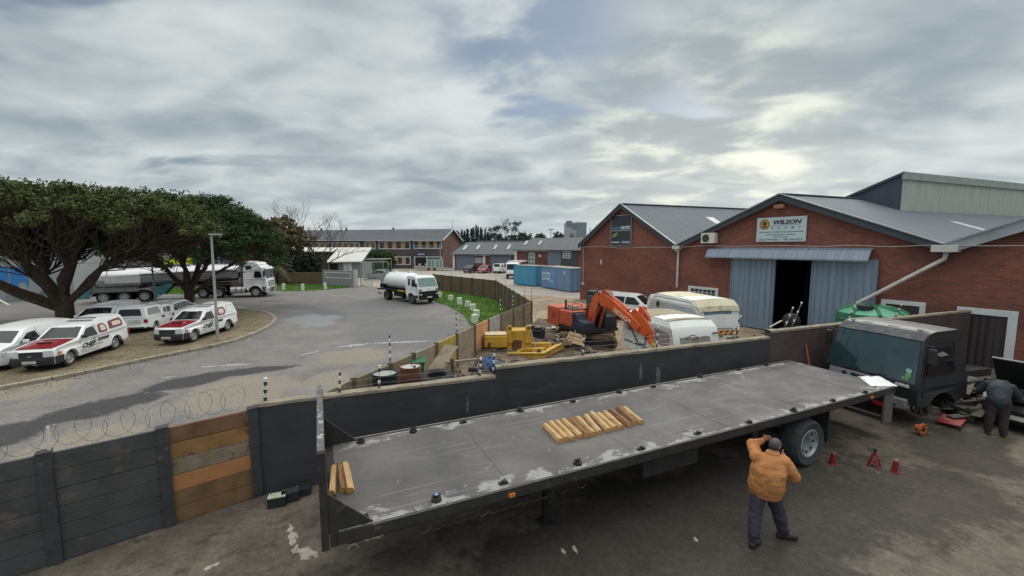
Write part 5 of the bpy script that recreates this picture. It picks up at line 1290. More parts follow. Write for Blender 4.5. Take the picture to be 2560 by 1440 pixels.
def hatch(name, label, cat, loc, rot, group, paint, L=4.4, W=1.78, H=1.50, suv=False, boot=False, double=False):
    if double:   # double cab with canopy
        prof = [(2.55, .36), (2.58, .72), (2.46, .95), (1.45, 1.12), (.72, 1.68), (.45, 1.76), (-.9, 1.78), (-1.2, 1.80), (-2.2, 1.80), (-2.50, 1.12), (-2.55, .55)]; L = 5.2; W = 1.84; belt = 1.08; ar = [(1.62, .42, .38), (-1.45, .42, .38)]; r = .38; rk = ((-2.26, 1.72), (-2.48, 1.2)); wsr = ((1.40, 1.15), (.76, 1.65))
        sw = [[(1.2, 1.14), (.66, 1.60), (.12, 1.62), (.08, 1.14)], [(-.02, 1.14), (.02, 1.62), (-.72, 1.62), (-.86, 1.14)], [(-1.2, 1.2), (-1.2, 1.62), (-2.0, 1.62), (-2.2, 1.22)]]
    elif boot:
        prof = [(2.20, .26), (2.22, .58), (2.10, .72), (1.15, .92), (.42, 1.36), (.1, 1.44), (-.75, 1.42), (-1.55, 1.02), (-2.12, .96), (-2.22, .60), (-2.20, .30)]; belt = .90; ar = [(1.38, .36, .31), (-1.28, .36, .31)]; r = .31; rk = ((-.86, 1.38), (-1.5, 1.06)); wsr = ((1.10, .96), (.48, 1.34))
        sw = [[(.92, .94), (.40, 1.28), (-.2, 1.34), (-.22, .94)], [(-.28, .94), (-.26, 1.34), (-.72, 1.30), (-1.28, .98)]]
    else:
        prof = [(2.15, .28), (2.18, .62), (2.05, .82), (1.15, 1.0), (.45, 1.46), (.15, 1.52), (-1.2, 1.52), (-1.75, 1.42), (-2.10, .98), (-2.18, .60), (-2.15, .34)]; belt = .98; ar = [(1.35, .37, .32), (-1.25, .37, .32)]; r = .32; rk = ((-1.80, 1.38), (-2.08, 1.04)); wsr = ((1.12, 1.03), (.50, 1.43))
        sw = [[(.95, 1.02), (.42, 1.38), (-.15, 1.42), (-.18, 1.02)], [(-.24, 1.02), (-.22, 1.42), (-.95, 1.42), (-1.1, 1.02)], [(-1.17, 1.04), (-1.05, 1.41), (-1.5, 1.37), (-1.72, 1.08)]]
    k = H / max(z for _, z in prof)
    b = Body(L, W, prof, ar, belt, zb=.28, tum=.36, nose=.2, tail=.14); t = thing(name, label, cat, loc, rot, group); b.build(t, paint)
    mb = MB(); mb.box(-2.0, 1.9, -.68, .68, .2, .5); mb.build('chassis', under_m, t)
    b.skin(t, 'windscreen', car_glass, *wsr, -.86, .86, taper=.05); b.skin(t, 'rear_window', car_glass, *rk, -.78, .78, off=.012)
    e = max(x for x, _ in prof)
    for sy in (-1, 1):
        for P in sw: b.side(t, 'window', car_glass, P, sy, .012, .05)
        b.outline(t, 'door_seam', seam_m, [(sw[0][2][0] - .04, sw[0][2][1]), (sw[0][3][0] - .03, belt), (sw[0][3][0], .38)], sy, .005)
        def hl(u, v, sy=sy): return b.S(e - .03 - .3 * u * u, sy * (.60 + .40 * min(1, u * 1.4)), .58 + .14 * v + (.12 if double else .04)) + Vector((.014, sy * .012, 0))
        mb = MB(); mb.grid(hl, 8, 3); mb.build('headlight', lampg, t, smooth=60)
        def tl(u, v, sy=sy): return b.S(-e + .03 + .22 * u * u, sy * (.70 + .30 * min(1, u * 1.5)), .66 + .2 * v + (.12 if double else 0)) + Vector((-.014, sy * .012, 0))
        mb = MB(); mb.grid(tl, 6, 2); mb.build('tail_light', red_l, t, smooth=60)
    b.skin(t, 'grille', black_pl, (e - .01, .46), (e - .03, .60 + (.15 if double else 0)), -.5, .5, off=.014); number_plate(t, -e - .0, .5, -1); number_plate(t, e + .02, .42, 1)
    mirror(b, t, sw[0][0][0] - .05, belt + .02, paint); wheels4(t, ar[0][0], ar[1][0], W - .24, r, .2)
    return t
hatch('sport_utility', 'white five door car parked behind the small pickup, tail towards the camera', 'car', Vector((-22.6, 27.6, .09)), R(108), GRP, car_white)
for o_ in list(COL.objects):
    if o_.get('group') == GRP and not o_.parent:
        o_.scale = ISL
        if 'red bonnet' in o_['label'] and not 'small' in o_['label']: o_.scale = (.95, .84, .89); a = o_.rotation_euler.z; o_.location += Vector((-math.sin(a), math.cos(a), 0)) * .12
silver = mat('silver_paint', (168, 170, 172), rough=.3, metal=.3, var=.04, coat=.6); dkp = mat('dark_grey_paint', (62, 62, 70), rough=.3, var=.04, coat=.7); redp = mat('dusty_red_paint', (142, 58, 66), rough=.35, var=.1, coat=.5)
q = Gy(950, 697, 64); q.z = 0
hatch('sedan', 'silver sedan seen side on beyond the open gate', 'car', q, R(172), None, silver, boot=True)
def far(px, py): v = G(px, py); return v
hatch('sedan', 'dark grey sedan parked before the roller door of the low workshop', 'car', far(1180, 681.5), R(66), 'cars parked before the workshops', dkp, boot=True)
hatch('sedan', 'dusty red car facing the camera between the grey sedan and the white vehicle', 'car', far(1213, 682), R(252), 'cars parked before the workshops', redp, boot=True)
hatch('sport_utility', 'white double cab vehicle seen from behind before the workshops', 'car', far(1253, 682), R(72), 'cars parked before the workshops', car_white, double=True)
hatch('double_cab', 'white double cab pickup parked at the brick wall behind the excavator', 'pickup', Vector((8.0, 28.6, 0)), R(-36), None, car_white, double=True)
# ================================================================ trucks
tank_steel = mat('brushed_tank_steel', (176, 176, 180), rough=.22, metal=.9, var=.08, scale=.8, sc3=(.3, 1, 1))
truck_white = mat('truck_white', (230, 234, 235), rough=.3, var=.05, coat=.5, scale=1.5)
teal = mat('teal_paint', (52, 116, 126), rough=.45, var=.2, scale=2, spots=(96, 132, 132), spot_scale=3)
tank_dirt = mat('dull_tank_skirt', (122, 122, 120), rough=.5, metal=.5, var=.15, scale=1.5)
def cab_window(t, b, sy, P, m=None): return b.side(t, 'window', m or car_glass, P, sy, .012, .06)
def tractor(label, loc, rot):
    t = thing('tractor_truck', label, 'truck', loc, rot)
    prof = [(1.10, .42), (1.14, 1.0), (1.08, 1.75), (.80, 2.75), (.55, 3.0), (.2, 3.35), (-.75, 3.5), (-1.0, 3.42), (-1.05, 1.05)]
    b = Body(2.3, 2.46, prof, [(.0, .62, .52)], 1.8, zb=.60, tum=.06, nose=.10, tail=.02, crown=.03); b.build(t, truck_white, 'cab')
    b.skin(t, 'windscreen', car_glass, (1.06, 1.82), (.80, 2.70), -.90, .90, off=.014)
    b.skin(t, 'sun_visor', truck_white, (.95, 2.62), (.72, 2.86), -.95, .95, off=.16)
    b.skin(t, 'grille', black_pl, (1.14, 1.05), (1.10, 1.55), -.7, .7, off=.012, nu=1)
    for z in (1.12, 1.26, 1.40): b.skin(t, 'grille_slat', truck_white, (1.135, z), (1.128, z + .05), -.68, .68, off=.03, nu=1)
    b.skin(t, 'bumper_opening', black_pl, (1.11, .50), (1.135, .84), -.5, .5, off=.012, nu=1)
    for sy in (-1, 1):
        cab_window(t, b, sy, [(.70, 1.92), (.56, 2.55), (.0, 2.55), (-.05, 1.92)]); cab_window(t, b, sy, [(-.25, 2.74), (-.25, 3.08), (-.78, 3.08), (-.78, 2.74)])
        b.outline(t, 'door_seam', seam_m, [(.86, 1.1), (.80, 2.4), (.62, 2.66), (-.2, 2.68), (-.2, 1.15)], sy, .008)
        b.side(t, 'skirt', mat('grey_skirt', (96, 102, 106), rough=.6), [(1.0, .5), (1.04, 1.0), (.66, 1.06), (.62, .5)], sy, .012)
        mb = MB(); p = b.S(1.05, sy * .8, .7); mb.box(1.10, 1.16, min(sy * .75, sy * 1.12), max(sy * .75, sy * 1.12), .62, .88); mb.build('headlight', lampg, t, bevel=.02)
        mb = MB(); mb.box(.85, 1.0, min(sy * 1.3, sy * 1.46), max(sy * 1.3, sy * 1.46), 2.0, 2.6); mb.build('mirror', black_pl, t, bevel=.03)
        wheel(t, 0, sy * 1.02, .50, .30, sy, truck_rim)
        for x in (-3.25, -4.6): wheel(t, x, sy * .98, .50, .52, sy, truck_rim, hub_out=-.5)
        mb = MB(); mb.cyl((-.95, sy * .92, .72), (-2.2, sy * .92, .72), .34, n=16); mb.build('fuel_tank', mat('white_tank', (206, 208, 210), rough=.3, metal=.3), t, smooth=40)
        mb = MB(); [mb.cyl((x, sy * .92, .72), (x + .07, sy * .92, .72), .352, n=16) for x in (-1.25, -1.75)]; mb.build('tank_strap', black_pl, t, smooth=40)
        mb = MB()
        for x in (-3.25, -4.6): mb.tube([(x + .64, sy * 1.0, .62), (x + .5, sy * 1.0, .98), (x, sy * 1.0, 1.10), (x - .5, sy * 1.0, .98), (x - .64, sy * 1.0, .62)], .05, 5)
        mb.build('mudguard', mat('grey_skirt', (96, 102, 106)), t)
    mb = MB(); mb.box(-5.3, .9, -.45, -.3, .75, 1.02); mb.box(-5.3, .9, .3, .45, .75, 1.02); mb.box(-5.0, -2.7, -.5, .5, 1.02, 1.16); mb.box(-2.5, 1.0, -.9, .9, .45, .8); mb.build('chassis', under_m, t)
    mb = MB(); mb.box(-1.3, -1.1, -1.0, 1.0, 1.0, 2.5); mb.build('air_equipment', mat('brown_machinery', (84, 66, 60), rough=.8), t)
    mb = MB(); mb.box(-2.25, -1.6, .3, 1.0, 1.1, 1.45); mb.build('locker', truck_white, t)
    for z in (.52, .72, .92):
        mb = MB(); mb.cyl((1.25, -1.0, z), (1.25, 1.0, z), .03, n=6); mb.build('bull_bar', chrome, t)
    mb = MB(); mb.cyl((1.25, -.7, .5), (1.27, -.7, 1.2), .03, n=6); mb.cyl((1.25, .7, .5), (1.27, .7, 1.2), .03, n=6); mb.build('bull_bar', chrome, t)
    return t
truck_rim = mat('truck_rim', (176, 178, 180), rough=.4, metal=.4, var=.15, scale=6)
f, a, d = heading(G(640, 743), G(519, 745.5), -1, 2.3)
a = math.atan2(d.y, d.x)
TL = Vector((f.x, f.y, 0)); tractor('white tractor truck with high roof facing right, under the dark tree', TL, a)
# trailer runs back from the fifth wheel, slightly bent towards the camera
tp = TL - Vector((d.x, d.y, 0)) * 2.2; rear = G(246, 758); rr2 = Vector((rear.x, rear.y, 0)); 
dr = (rr2 - TL); dr.normalize(); ta = math.atan2(-dr.y, -dr.x)
tt = thing('tank_trailer', 'long polished steel tanker trailer with teal tail and three axles behind the trees', 'tank trailer', tp, ta)
tn = Vector((-dr.y, dr.x, 0))
# local: +x towards the truck; x from 0 back to -13
LT = (rr2 - tp).length
def ell(x, ry, rz, zc, n=24): return [Vector((x, ry * math.cos(2 * PI * k / n), zc + rz * math.sin(2 * PI * k / n))) for k in range(n)]
def shell(rings, n=24):
    mb = MB(); vs = [p for r in rings for p in r]; fs = [(i * n + k, i * n + (k + 1) % n, (i + 1) * n + (k + 1) % n, (i + 1) * n + k) for i in range(len(rings) - 1) for k in range(n)]
    fs += [tuple(range(n)), tuple(range(len(vs) - n, len(vs)))]; mb.add(vs, fs); return mb
oy = 1.15
xe = -LT + .2
rings = [ell(.55, .25, .2, 2.45), ell(.5, .8, .65, 2.45), ell(.35, 1.05, .82, 2.43), ell(-1, 1.14, .86, 2.4), ell(-6.5, 1.2, .95, 2.25), ell(-7.0, 1.22, 1.0, 2.2)]
mb = shell(rings); mb.build('tank', tank_steel, tt, smooth=40)
rings = [ell(-7.02, 1.22, 1.05, 2.14), ell(-7.2, 1.25, 1.12, 2.05), ell(xe + .4, 1.25, 1.1, 2.0), ell(xe - .3, 1.1, .9, 2.0), ell(xe - .8, .6, .45, 2.0)]
mb = shell(rings); mb.build('tank', tank_steel, tt, smooth=40)
mb = MB()
for x in (-2.2, -4.4, -7.0, -9.3): mb.lathe([(1, -.02), (1.0, .02)], 28, (x, 0, 0), 'x')
for v in mb.v: v.y *= 1.23; v.z = 2.25 + v.z * (1.0 if v.x > -6.9 else 1.12) - (.15 if v.x < -6.9 else -.1)
mb.build('tank_band', mat('dull_steel', (140, 140, 142), rough=.5, metal=.6), tt)
mb = MB(); mb.box(xe - .3, -7.2, -1.2, 1.2, .95, 1.35); mb.build('tank_skirt', tank_dirt, tt)
wx = [xe + .35, xe + 1.75, xe + 3.15]
for sy in (-1, 1):
    for x in wx: wheel(tt, x, sy * 1.0, .50, .36, sy, truck_rim)
    P = [(wx[0] - .9, .55), (wx[0] - .62, .95), (wx[0] - .3, 1.14), (wx[2] + .3, 1.14), (wx[2] + .62, .95), (wx[2] + 1.1, .35)]
    mb = MB(); mb.prism([(wx[0] - 1.6, .45), (wx[0] - 1.6, 1.3), (wx[0] - .9, 1.5), (wx[0] - .7, 1.2), (wx[0] - .78, .95), (wx[0] - .95, .45)], sy * 1.02 - .16, sy * 1.02 + .16); mb.build('fender_panel', teal, tt)
    mb = MB(); mb.prism([(wx[2] + .75, .6), (wx[2] + .6, 1.2), (wx[2] + 1.6, 1.55), (wx[2] + 2.1, 1.5), (wx[2] + 1.2, .5)], sy * 1.02 - .16, sy * 1.02 + .16); mb.build('fender_panel', teal, tt)
    mb = MB(); mb.tube([(a_, sy * 1.16, b_) for a_, b_ in P], .05, 5); mb.build('wheel_arch', mat('pale_arch', (150, 156, 152), rough=.6), tt)
mb = MB(); mb.box(xe - .8, -6.8, -.5, .5, .6, .95); mb.box(-6.5, -.4, -.5, .5, 1.3, 1.42); mb.build('chassis', under_m, tt)
mb = MB(); mb.box(-12.0 if LT > 13 else xe + 1.2, -3.5, -.45, .45, 3.2, 3.26); mb.build('catwalk', galv, tt)
mb = MB()
for k in range(12): mb.cyl((-3.5 - k * .7, -.5, 3.2), (-3.5 - k * .7, -.5, 3.5), .02, n=4)
mb.cyl((-3.5, -.5, 3.5), (-11.5, -.5, 3.5), .025, n=4); mb.build('handrail', galv, tt)
wxs = wx[1]
mb = MB(); mb.box(xe + .6, xe + 3.0, -1.30, -1.285, 1.75, 2.35); mb.build('marking_panel', mat('pale_panel', (196, 202, 200), rough=.5, var=.15, scale=4), tt)

# ---- small water tanker on the road
def water_tanker(label, loc, rot):
    t = thing('tanker_truck', label, 'truck', loc, rot)
    prof = [(1.00, .46), (1.04, .95), (1.00, 1.55), (.62, 2.40), (.40, 2.52), (-.6, 2.55), (-.72, 2.44), (-.75, .95)]
    b = Body(2.0, 2.2, prof, [(.0, .56, .48)], 1.55, zb=.55, tum=.12, nose=.06, tail=.01, crown=.03); b.build(t, truck_white, 'cab')
    b.skin(t, 'windscreen', glass('pale_windscreen', (110, 136, 132), .06), (.985, 1.60), (.66, 2.33), -.90, .90, off=.014)
    b.skin(t, 'lower_front', black_pl, (1.012, .62), (1.040, 1.18), -.97, .97, off=.02, nu=2)
    b.skin(t, 'bumper', black_pl, (1.002, .44), (1.015, .66), -1.0, 1.0, off=.10, nu=2)
    number_plate(t, 1.125, .66, 1)
    mb = MB()
    mb.box(1.02, 1.06, -.03, .03, 1.38, 1.44); mb.build('badge', black_pl, t)
    for sy in (-1, 1):
        cab_window(t, b, sy, [(.70, 1.62), (.44, 2.26), (.12, 2.28), (.10, 1.62)]); cab_window(t, b, sy, [(-.15, 1.7), (-.15, 2.3), (-.42, 2.3), (-.42, 1.7)])
        b.outline(t, 'door_seam', seam_m, [(.80, .98), (.80, 1.5), (.50, 2.36), (.02, 2.4), (.0, 1.1)], sy, .008)
        b.side(t, 'lower_side', black_pl, [(.98, .56), (1.0, .86), (.55, .86), (.5, .56)], sy, .012)
        mb = MB(); mb.box(1.03, 1.075, min(sy * .72, sy * 1.0), max(sy * .72, sy * 1.0), .88, .98); mb.build('headlight', lampg, t)
        mb = MB(); mb.box(1.0, 1.035, min(sy * .75, sy * 1.0), max(sy * .75, sy * 1.0), 1.26, 1.38); mb.build('indicator', mat('dark_vent', (70, 74, 78)), t)
        mb = MB(); mb.box(.86, .96, min(sy * 1.12, sy * 1.28), max(sy * 1.12, sy * 1.28), 1.6, 1.95); mb.build('mirror', black_pl, t, bevel=.03)
        wheel(t, 0, sy * .92, .46, .24, sy, black_rim); wheel(t, -3.85, sy * .86, .46, .46, sy, black_rim, hub_out=-.5)
    n = 24; rings = [ell(-1.0, .3, .25, 1.92), ell(-1.04, .75, .6, 1.92), ell(-1.2, .96, .76, 1.92), ell(-1.45, 1.02, .82, 1.92), ell(-4.1, 1.02, .82, 1.92), ell(-4.35, .96, .76, 1.92), ell(-4.5, .75, .6, 1.92), ell(-4.55, .3, .25, 1.92)]
    mb = shell(rings); mb.build('tank', truck_white, t, smooth=40)
    mb = MB(); mb.cyl((-3.9, 0, 2.68), (-3.9, 0, 2.86), .2, n=12); mb.cyl((-1.6, 0, 2.68), (-1.6, 0, 2.84), .2, n=12); mb.build('tank_lid', truck_white, t, smooth=40)
    mb = MB(); mb.tube([(-4.0, -.25, 2.8), (-4.0, -.25, 2.98), (-1.5, -.25, 2.98), (-1.5, -.25, 2.8)], .03, 5); mb.build('rail', galv, t)
    mb = MB(); mb.box(-5.0, .8, -.42, -.28, .75, .98); mb.box(-5.0, .8, .28, .42, .75, .98); mb.box(-4.8, -.85, -1.04, 1.04, .98, 1.10); mb.box(-2.8, -1.3, -.95, .95, .5, .95); mb.box(-.7, .85, -.8, .8, .5, .95); mb.build('chassis', under_m, t)
    mb = MB(); mb.box(-2.0, -.95, -1.07, -1.041, 1.0, 1.16); mb.build('yellow_rail', mat('yellow_reflector', (190, 150, 40), rough=.5), t)
    mb = MB(); mb.box(-5.5, -4.9, -1.0, -.88, .92, 1.05); mb.box(-5.4, -4.9, -1.0, -.9, .5, .6); mb.box(-5.5, -4.9, .88, 1.0, .92, 1.05); mb.box(-5.3, -4.6, -.8, .8, 1.1, 1.5); mb.tube([(-5.2, -.8, 1.1), (-5.0, -.8, 1.9), (-4.7, -.6, 1.2)], .06, 5); mb.build('pump', under_m, t)
    return t
black_rim = mat('dark_rim', (86, 86, 88), rough=.6, var=.2, scale=6)
f, a, d = heading(G(1030, 760), G(965, 749), -1, 2.0)
wtk = water_tanker('small white tanker truck with black lower cab coming along the road', Vector((f.x, f.y, 0)), a); wtk.scale = (1.08, 1, .95)

# ---- dark cab of the truck standing behind the flatbed
dk = mat('black_cab_paint', (26, 29, 34), rough=.5, var=.2, scale=2, coat=.1, spots=(44, 46, 50), spot_scale=2.5, spot_th=(.55, .75))
dkt = mat('dusty_cab_roof', (84, 88, 92), rough=.7, var=.25, scale=4, bump=.3, spots=(112, 112, 108), spot_scale=5)
sil = mat('silver_grille_panel', (156, 158, 166), rough=.4, metal=.3, var=.08)
ca = R(195.8); cdv = Vector((math.cos(ca), math.sin(ca), 0))
co = Vector((10.40, 12.06, 0)) - cdv * 1.0
t = thing('truck_cab', 'black truck cab with wide blue green windscreen standing behind the flatbed trailer', 'truck', co, ca)
prof = [(1.00, .74), (1.04, 1.06), (1.00, 1.27), (.62, 2.48), (.44, 2.62), (.20, 2.68), (-.72, 2.70), (-.86, 2.60), (-.88, .9)]
b = Body(2.0, 2.72, prof, [(.1, .55, .52)], 1.27, zb=.72, tum=.17, nose=.05, tail=.01, crown=.02); b.build(t, dk, 'cab')
wsm = mat('tinted_windscreen', (38, 62, 68), rough=.06, var=.35, scale=1.0, coat=.35, spec=.6)
b.skin(t, 'windscreen', wsm, (.985, 1.31), (.645, 2.40), -.93, .93, off=.012)
b.skin(t, 'windscreen_seal', black_pl, (.998, 1.27), (.985, 1.31), -.95, .95, off=.02, nu=1)
b.skin(t, 'visor', dkt, (.64, 2.42), (.44, 2.62), -.98, .98, off=.03)
for k in range(6):
    y0 = -.9 + k * .31
    b.skin(t, 'roof_panel', dkt, (.30, 2.635), (-.68, 2.68), y0, y0 + .25, off=.02 + .008 * (k % 2))
b.skin(t, 'grille_panel', sil, (1.038, 1.04), (1.008, 1.24), -.80, .52, off=.02, nu=2)
gp = b.S(1.02, 0, 1.24)
text('lettering', 'PRO ROOF', .16, mat('cab_ink', (34, 36, 40)), t, (1.062, -.02, 1.14), (0, 1, 0), (-.06, 0, 1), width=.66, bold=.006, thick=.012)
mb = MB(); mb.cyl((1.03, -.55, 1.14), (1.068, -.55, 1.14), .062, n=16); mb.build('emblem', black_pl, t)
text('lettering', 'CONDOR', .09, mat('cab_white_ink', (190, 194, 198)), t, (1.03, .95, 1.225), (0, 1, 0), (-.06, 0, 1), width=.34, bold=.006, thick=.02)
for yy, zz, r in ((.84, 1.60, .07), (.84, 1.49, .075), (.82, 1.40, .06), (.76, 1.39, .05)):
    p = b.S(.985 - (zz - 1.31) * .312, yy * .95, zz); mb = MB(); mb.cyl(p + Vector((.016, 0, .01)), p + Vector((.022, 0, .01)), r, n=14); mb.build('sticker', mat('sticker_' + str(round(zz * 100)), (150, 196, 190) if zz > 1.53 else (120, 170, 110)), t)
mb = MB(); mb.tube([(1.03, .1, 1.3), (1.0, .55, 1.39)], .012, 4); mb.tube([(1.03, -.6, 1.3), (1.0, -.2, 1.37)], .012, 4); mb.build('wiper', black_pl, t)
for y in (-.88, .88):
    mb = MB(); mb.cyl((.38, y, 2.60), (.38, y, 2.70), .035, n=8); mb.cyl((.38, y, 2.69), (.38, y, 2.73), .06, n=8); mb.build('marker_lamp', mat('marker_lens', (170, 170, 160), rough=.3), t, smooth=40)
for sy in (-1, 1):
    cab_window(t, b, sy, [(.74, 1.52), (.46, 2.24), (-.38, 2.28), (-.38, 1.56)])
    b.outline(t, 'door_seam', under_m, [(.86, .95), (.80, 1.5), (.48, 2.36), (-.48, 2.4), (-.5, 1.0)], sy, .010)
    mb = MB(); mb.box(.62, .74, min(sy * 1.28, sy * 1.46), max(sy * 1.28, sy * 1.46), 1.85, 2.3); mb.build('mirror', black_pl, t, bevel=.04); mb = MB(); mb.tube([(.6, sy * 1.05, 2.36), (.68, sy * 1.37, 2.36), (.68, sy * 1.37, 1.8), (.7, sy * 1.1, 1.5)], .018, 5); mb.build('mirror_arm', black_pl, t)
p = b.S(.1, 1, 2.1); mb = MB(); mb.prism([(.35, 2.10), (.05, 2.16), (-.2, 2.05), (.1, 2.02)], p.y + .015, p.y + .02); mb.build('window_reflection_sheet', mat('painted_reflection', (130, 138, 130), rough=.6), t)  # reflection on the side glass, painted as a thin pale plate
mb = MB(); mb.box(.78, 1.10, -1.1, 1.1, .66, .86); mb.build('bumper', mat('worn_silver_bumper', (134, 136, 132), rough=.5, metal=.3, var=.3, scale=6, spots=(70, 62, 58), spot_scale=5), t, bevel=.03)
mb = MB(); mb.box(1.10, 1.13, .35, .75, .50, .62); mb.build('tail_lamp', red_l, t)
mb = MB(); mb.box(-5.5, .9, -.45, -.33, .55, .8); mb.box(-5.5, .9, .33, .45, .55, .8); mb.box(-.5, .5, -.45, .45, .4, .9); mb.cyl((.1, -1.0, .5), (.1, 1.0, .5), .09, n=10); mb.box(-.9, -.6, -1.0, 1.0, .4, 1.2); mb.build('chassis', mat('rusty_dark_chassis', (50, 46, 46), rough=.85, var=.3, scale=4), t)
mb = MB(); mb.tube([(.72, 1.12, .5), (.6, 1.16, .95), (.1, 1.18, 1.12), (-.35, 1.18, 1.0), (-.5, 1.16, .6)], .06, 6); mb.build('mudguard', black_pl, t, smooth=50)
mb = MB(); mb.cyl((.1, .78, .5), (.1, 1.02, .5), .24, n=14); mb.cyl((.1, .96, .5), (.1, 1.12, .5), .12, n=12); mb.build('brake_drum', mat('dirty_drum', (62, 58, 56), rough=.8, var=.3, scale=8), t, smooth=40)
mb = MB(); mb.tube([(.5, 1.1, 1.0), (.86, 1.15, .62)], .03, 5); mb.build('strut', galv, t)
# ================================================================ flatbed trailer
deck_m = bpy.data.materials.new('worn_deck'); deck_m.use_nodes = True
def make_deck(m):
    nt = m.node_tree; L = nt.links; b = nt.nodes['Principled BSDF']; tcn = nt.nodes.new('ShaderNodeTexCoord')
    def nz(s, d=8, r=.62, sc=(1, 1, 1), w=0):
        mp = nt.nodes.new('ShaderNodeMapping'); mp.inputs['Scale'].default_value = sc; L.new(tcn.outputs['Object'], mp.inputs[0])
        n = nt.nodes.new('ShaderNodeTexNoise'); L.new(mp.outputs[0], n.inputs['Vector']); n.inputs['Scale'].default_value = s; n.inputs['Detail'].default_value = d; n.inputs['Roughness'].default_value = r; n.inputs['Distortion'].default_value = w; return n.outputs[0]
    def mr(v, a, bb, c, d):
        n = nt.nodes.new('ShaderNodeMapRange'); L.new(v, n.inputs[0])
        for i, x in enumerate((a, bb, c, d)): n.inputs[i + 1].default_value = x
        return n.outputs[0]
    def mx(f, a, bb):
        n = nt.nodes.new('ShaderNodeMix'); n.data_type = 'RGBA'; L.new(f, n.inputs[0])
        for s, x in ((6, a), (7, bb)):
            if isinstance(x, tuple): n.inputs[s].default_value = (*lin(x), 1)
            else: L.new(x, n.inputs[s])
        return n.outputs[2]
    def mt(op, a, bb):
        n = nt.nodes.new('ShaderNodeMath'); n.operation = op
        for i, x in enumerate((a, bb)):
            if isinstance(x, (int, float)): n.inputs[i].default_value = x
            else: L.new(x, n.inputs[i])
        return n.outputs[0]
    c = mx(mr(nz(.8, 5), .35, .65, 0, 1), (82, 81, 82), (104, 102, 99))
    sp = nt.nodes.new('ShaderNodeSeparateXYZ'); L.new(tcn.outputs['Object'], sp.inputs[0])
    # worn to bare grey most along both edges
    e = mt('ABSOLUTE', mt('SUBTRACT', sp.outputs[1], 1.3), 0.0)
    edge = mr(e, .75, 1.28, 0.0, .20)
    w1 = mr(mt('ADD', nz(2.2, 10, .72, (.7, 1, 1), .6), edge), .66, .72, 0, .75)
    c = mx(w1, c, (158, 158, 156))
    w2 = mr(nz(5.0, 6, .6), .64, .70, 0, .6); c = mx(w2, c, (150, 150, 148))
    c = mx(mr(nz(1.1, 6, .6, (.5, 1, 1)), .60, .72, 0, .5), c, (84, 84, 86))
    c = mx(mr(nz(1.6, 3, .5, (.25, 14, 1)), .64, .68, 0, .35), c, (150, 150, 148)); c = mx(mr(nz(2.3, 4, .5, (12, .35, 1)), .66, .70, 0, .4), c, (70, 70, 72)); c = mx(mr(nz(3.0, 7, .7), .58, .70, 0, .55), c, (92, 78, 68))
    L.new(c, b.inputs['Base Color']); L.new(mr(nz(2.0), .3, .7, .6, .85), b.inputs['Roughness']); b.inputs['Specular IOR Level'].default_value = .3
    bn = nt.nodes.new('ShaderNodeBump'); bn.inputs['Strength'].default_value = .25; bn.inputs['Distance'].default_value = .01; L.new(nz(14, 6), bn.inputs['Height']); L.new(bn.outputs[0], b.inputs['Normal'])
make_deck(deck_m)
blk_steel = mat('dark_trailer_steel', (52, 50, 50), rough=.65, metal=.2, var=.3, scale=4, spots=(92, 84, 76), spot_scale=5, spot_th=(.58, .7), bump=.3)
DZ = 1.40
TA = Vector((-2.19, 4.99, 0)); td = Vector((12.08, 5.57, 0)).normalized(); TLn = 13.3; tang = math.atan2(td.y, td.x); TW = 2.6
fb = thing('flatbed_trailer', 'long flatbed trailer with worn grey steel deck and tall headboard at its left end', 'trailer', TA, tang)
def TP(px, py, z=DZ):
    p = G(px, py, z) - TA; n = Vector((-td.y, td.x, 0)); return p.dot(td), p.dot(n)
mb = MB(); mb.box(0, TLn, 0, TW, DZ - .04, DZ); mb.build('deck', deck_m, fb)
edge_m = mat('deck_edge_strip', (150, 148, 142), rough=.6, metal=.3, var=.25, scale=3)
mb = MB()
for k in range(1, 6): mb.box(k * 2.4 - .006, k * 2.4 + .006, .02, TW - .02, DZ, DZ + .003)
mb.build('plate_joint', mat('joint_grey', (78, 78, 79), rough=.8), fb)
mb = MB(); mb.box(0, TLn, -.035, -.002, DZ - .17, DZ + .004); mb.box(0, TLn, TW + .002, TW + .035, DZ - .17, DZ + .012); mb.build('side_rail', blk_steel, fb, bevel=.006)
mb = MB(); mb.box(0.0, TLn, TW + .036, TW + .055, DZ - .02, DZ + .02); mb.box(.4, TLn, -.038, -.0355, DZ - .008, DZ + .0035); mb.build('edge_strip', edge_m, fb)
mb = MB(); mb.box(.3, TLn - .1, .75, .90, DZ - .55, DZ - .10); mb.box(.3, TLn - .1, 1.7, 1.85, DZ - .55, DZ - .10)
for k in range(22): x = .4 + k * .6; mb.box(x, x + .08, .05, TW - .05, DZ - .16, DZ - .05)
mb.box(.1, TLn, .02, .10, DZ - .22, DZ - .08); mb.build('chassis', blk_steel, fb)
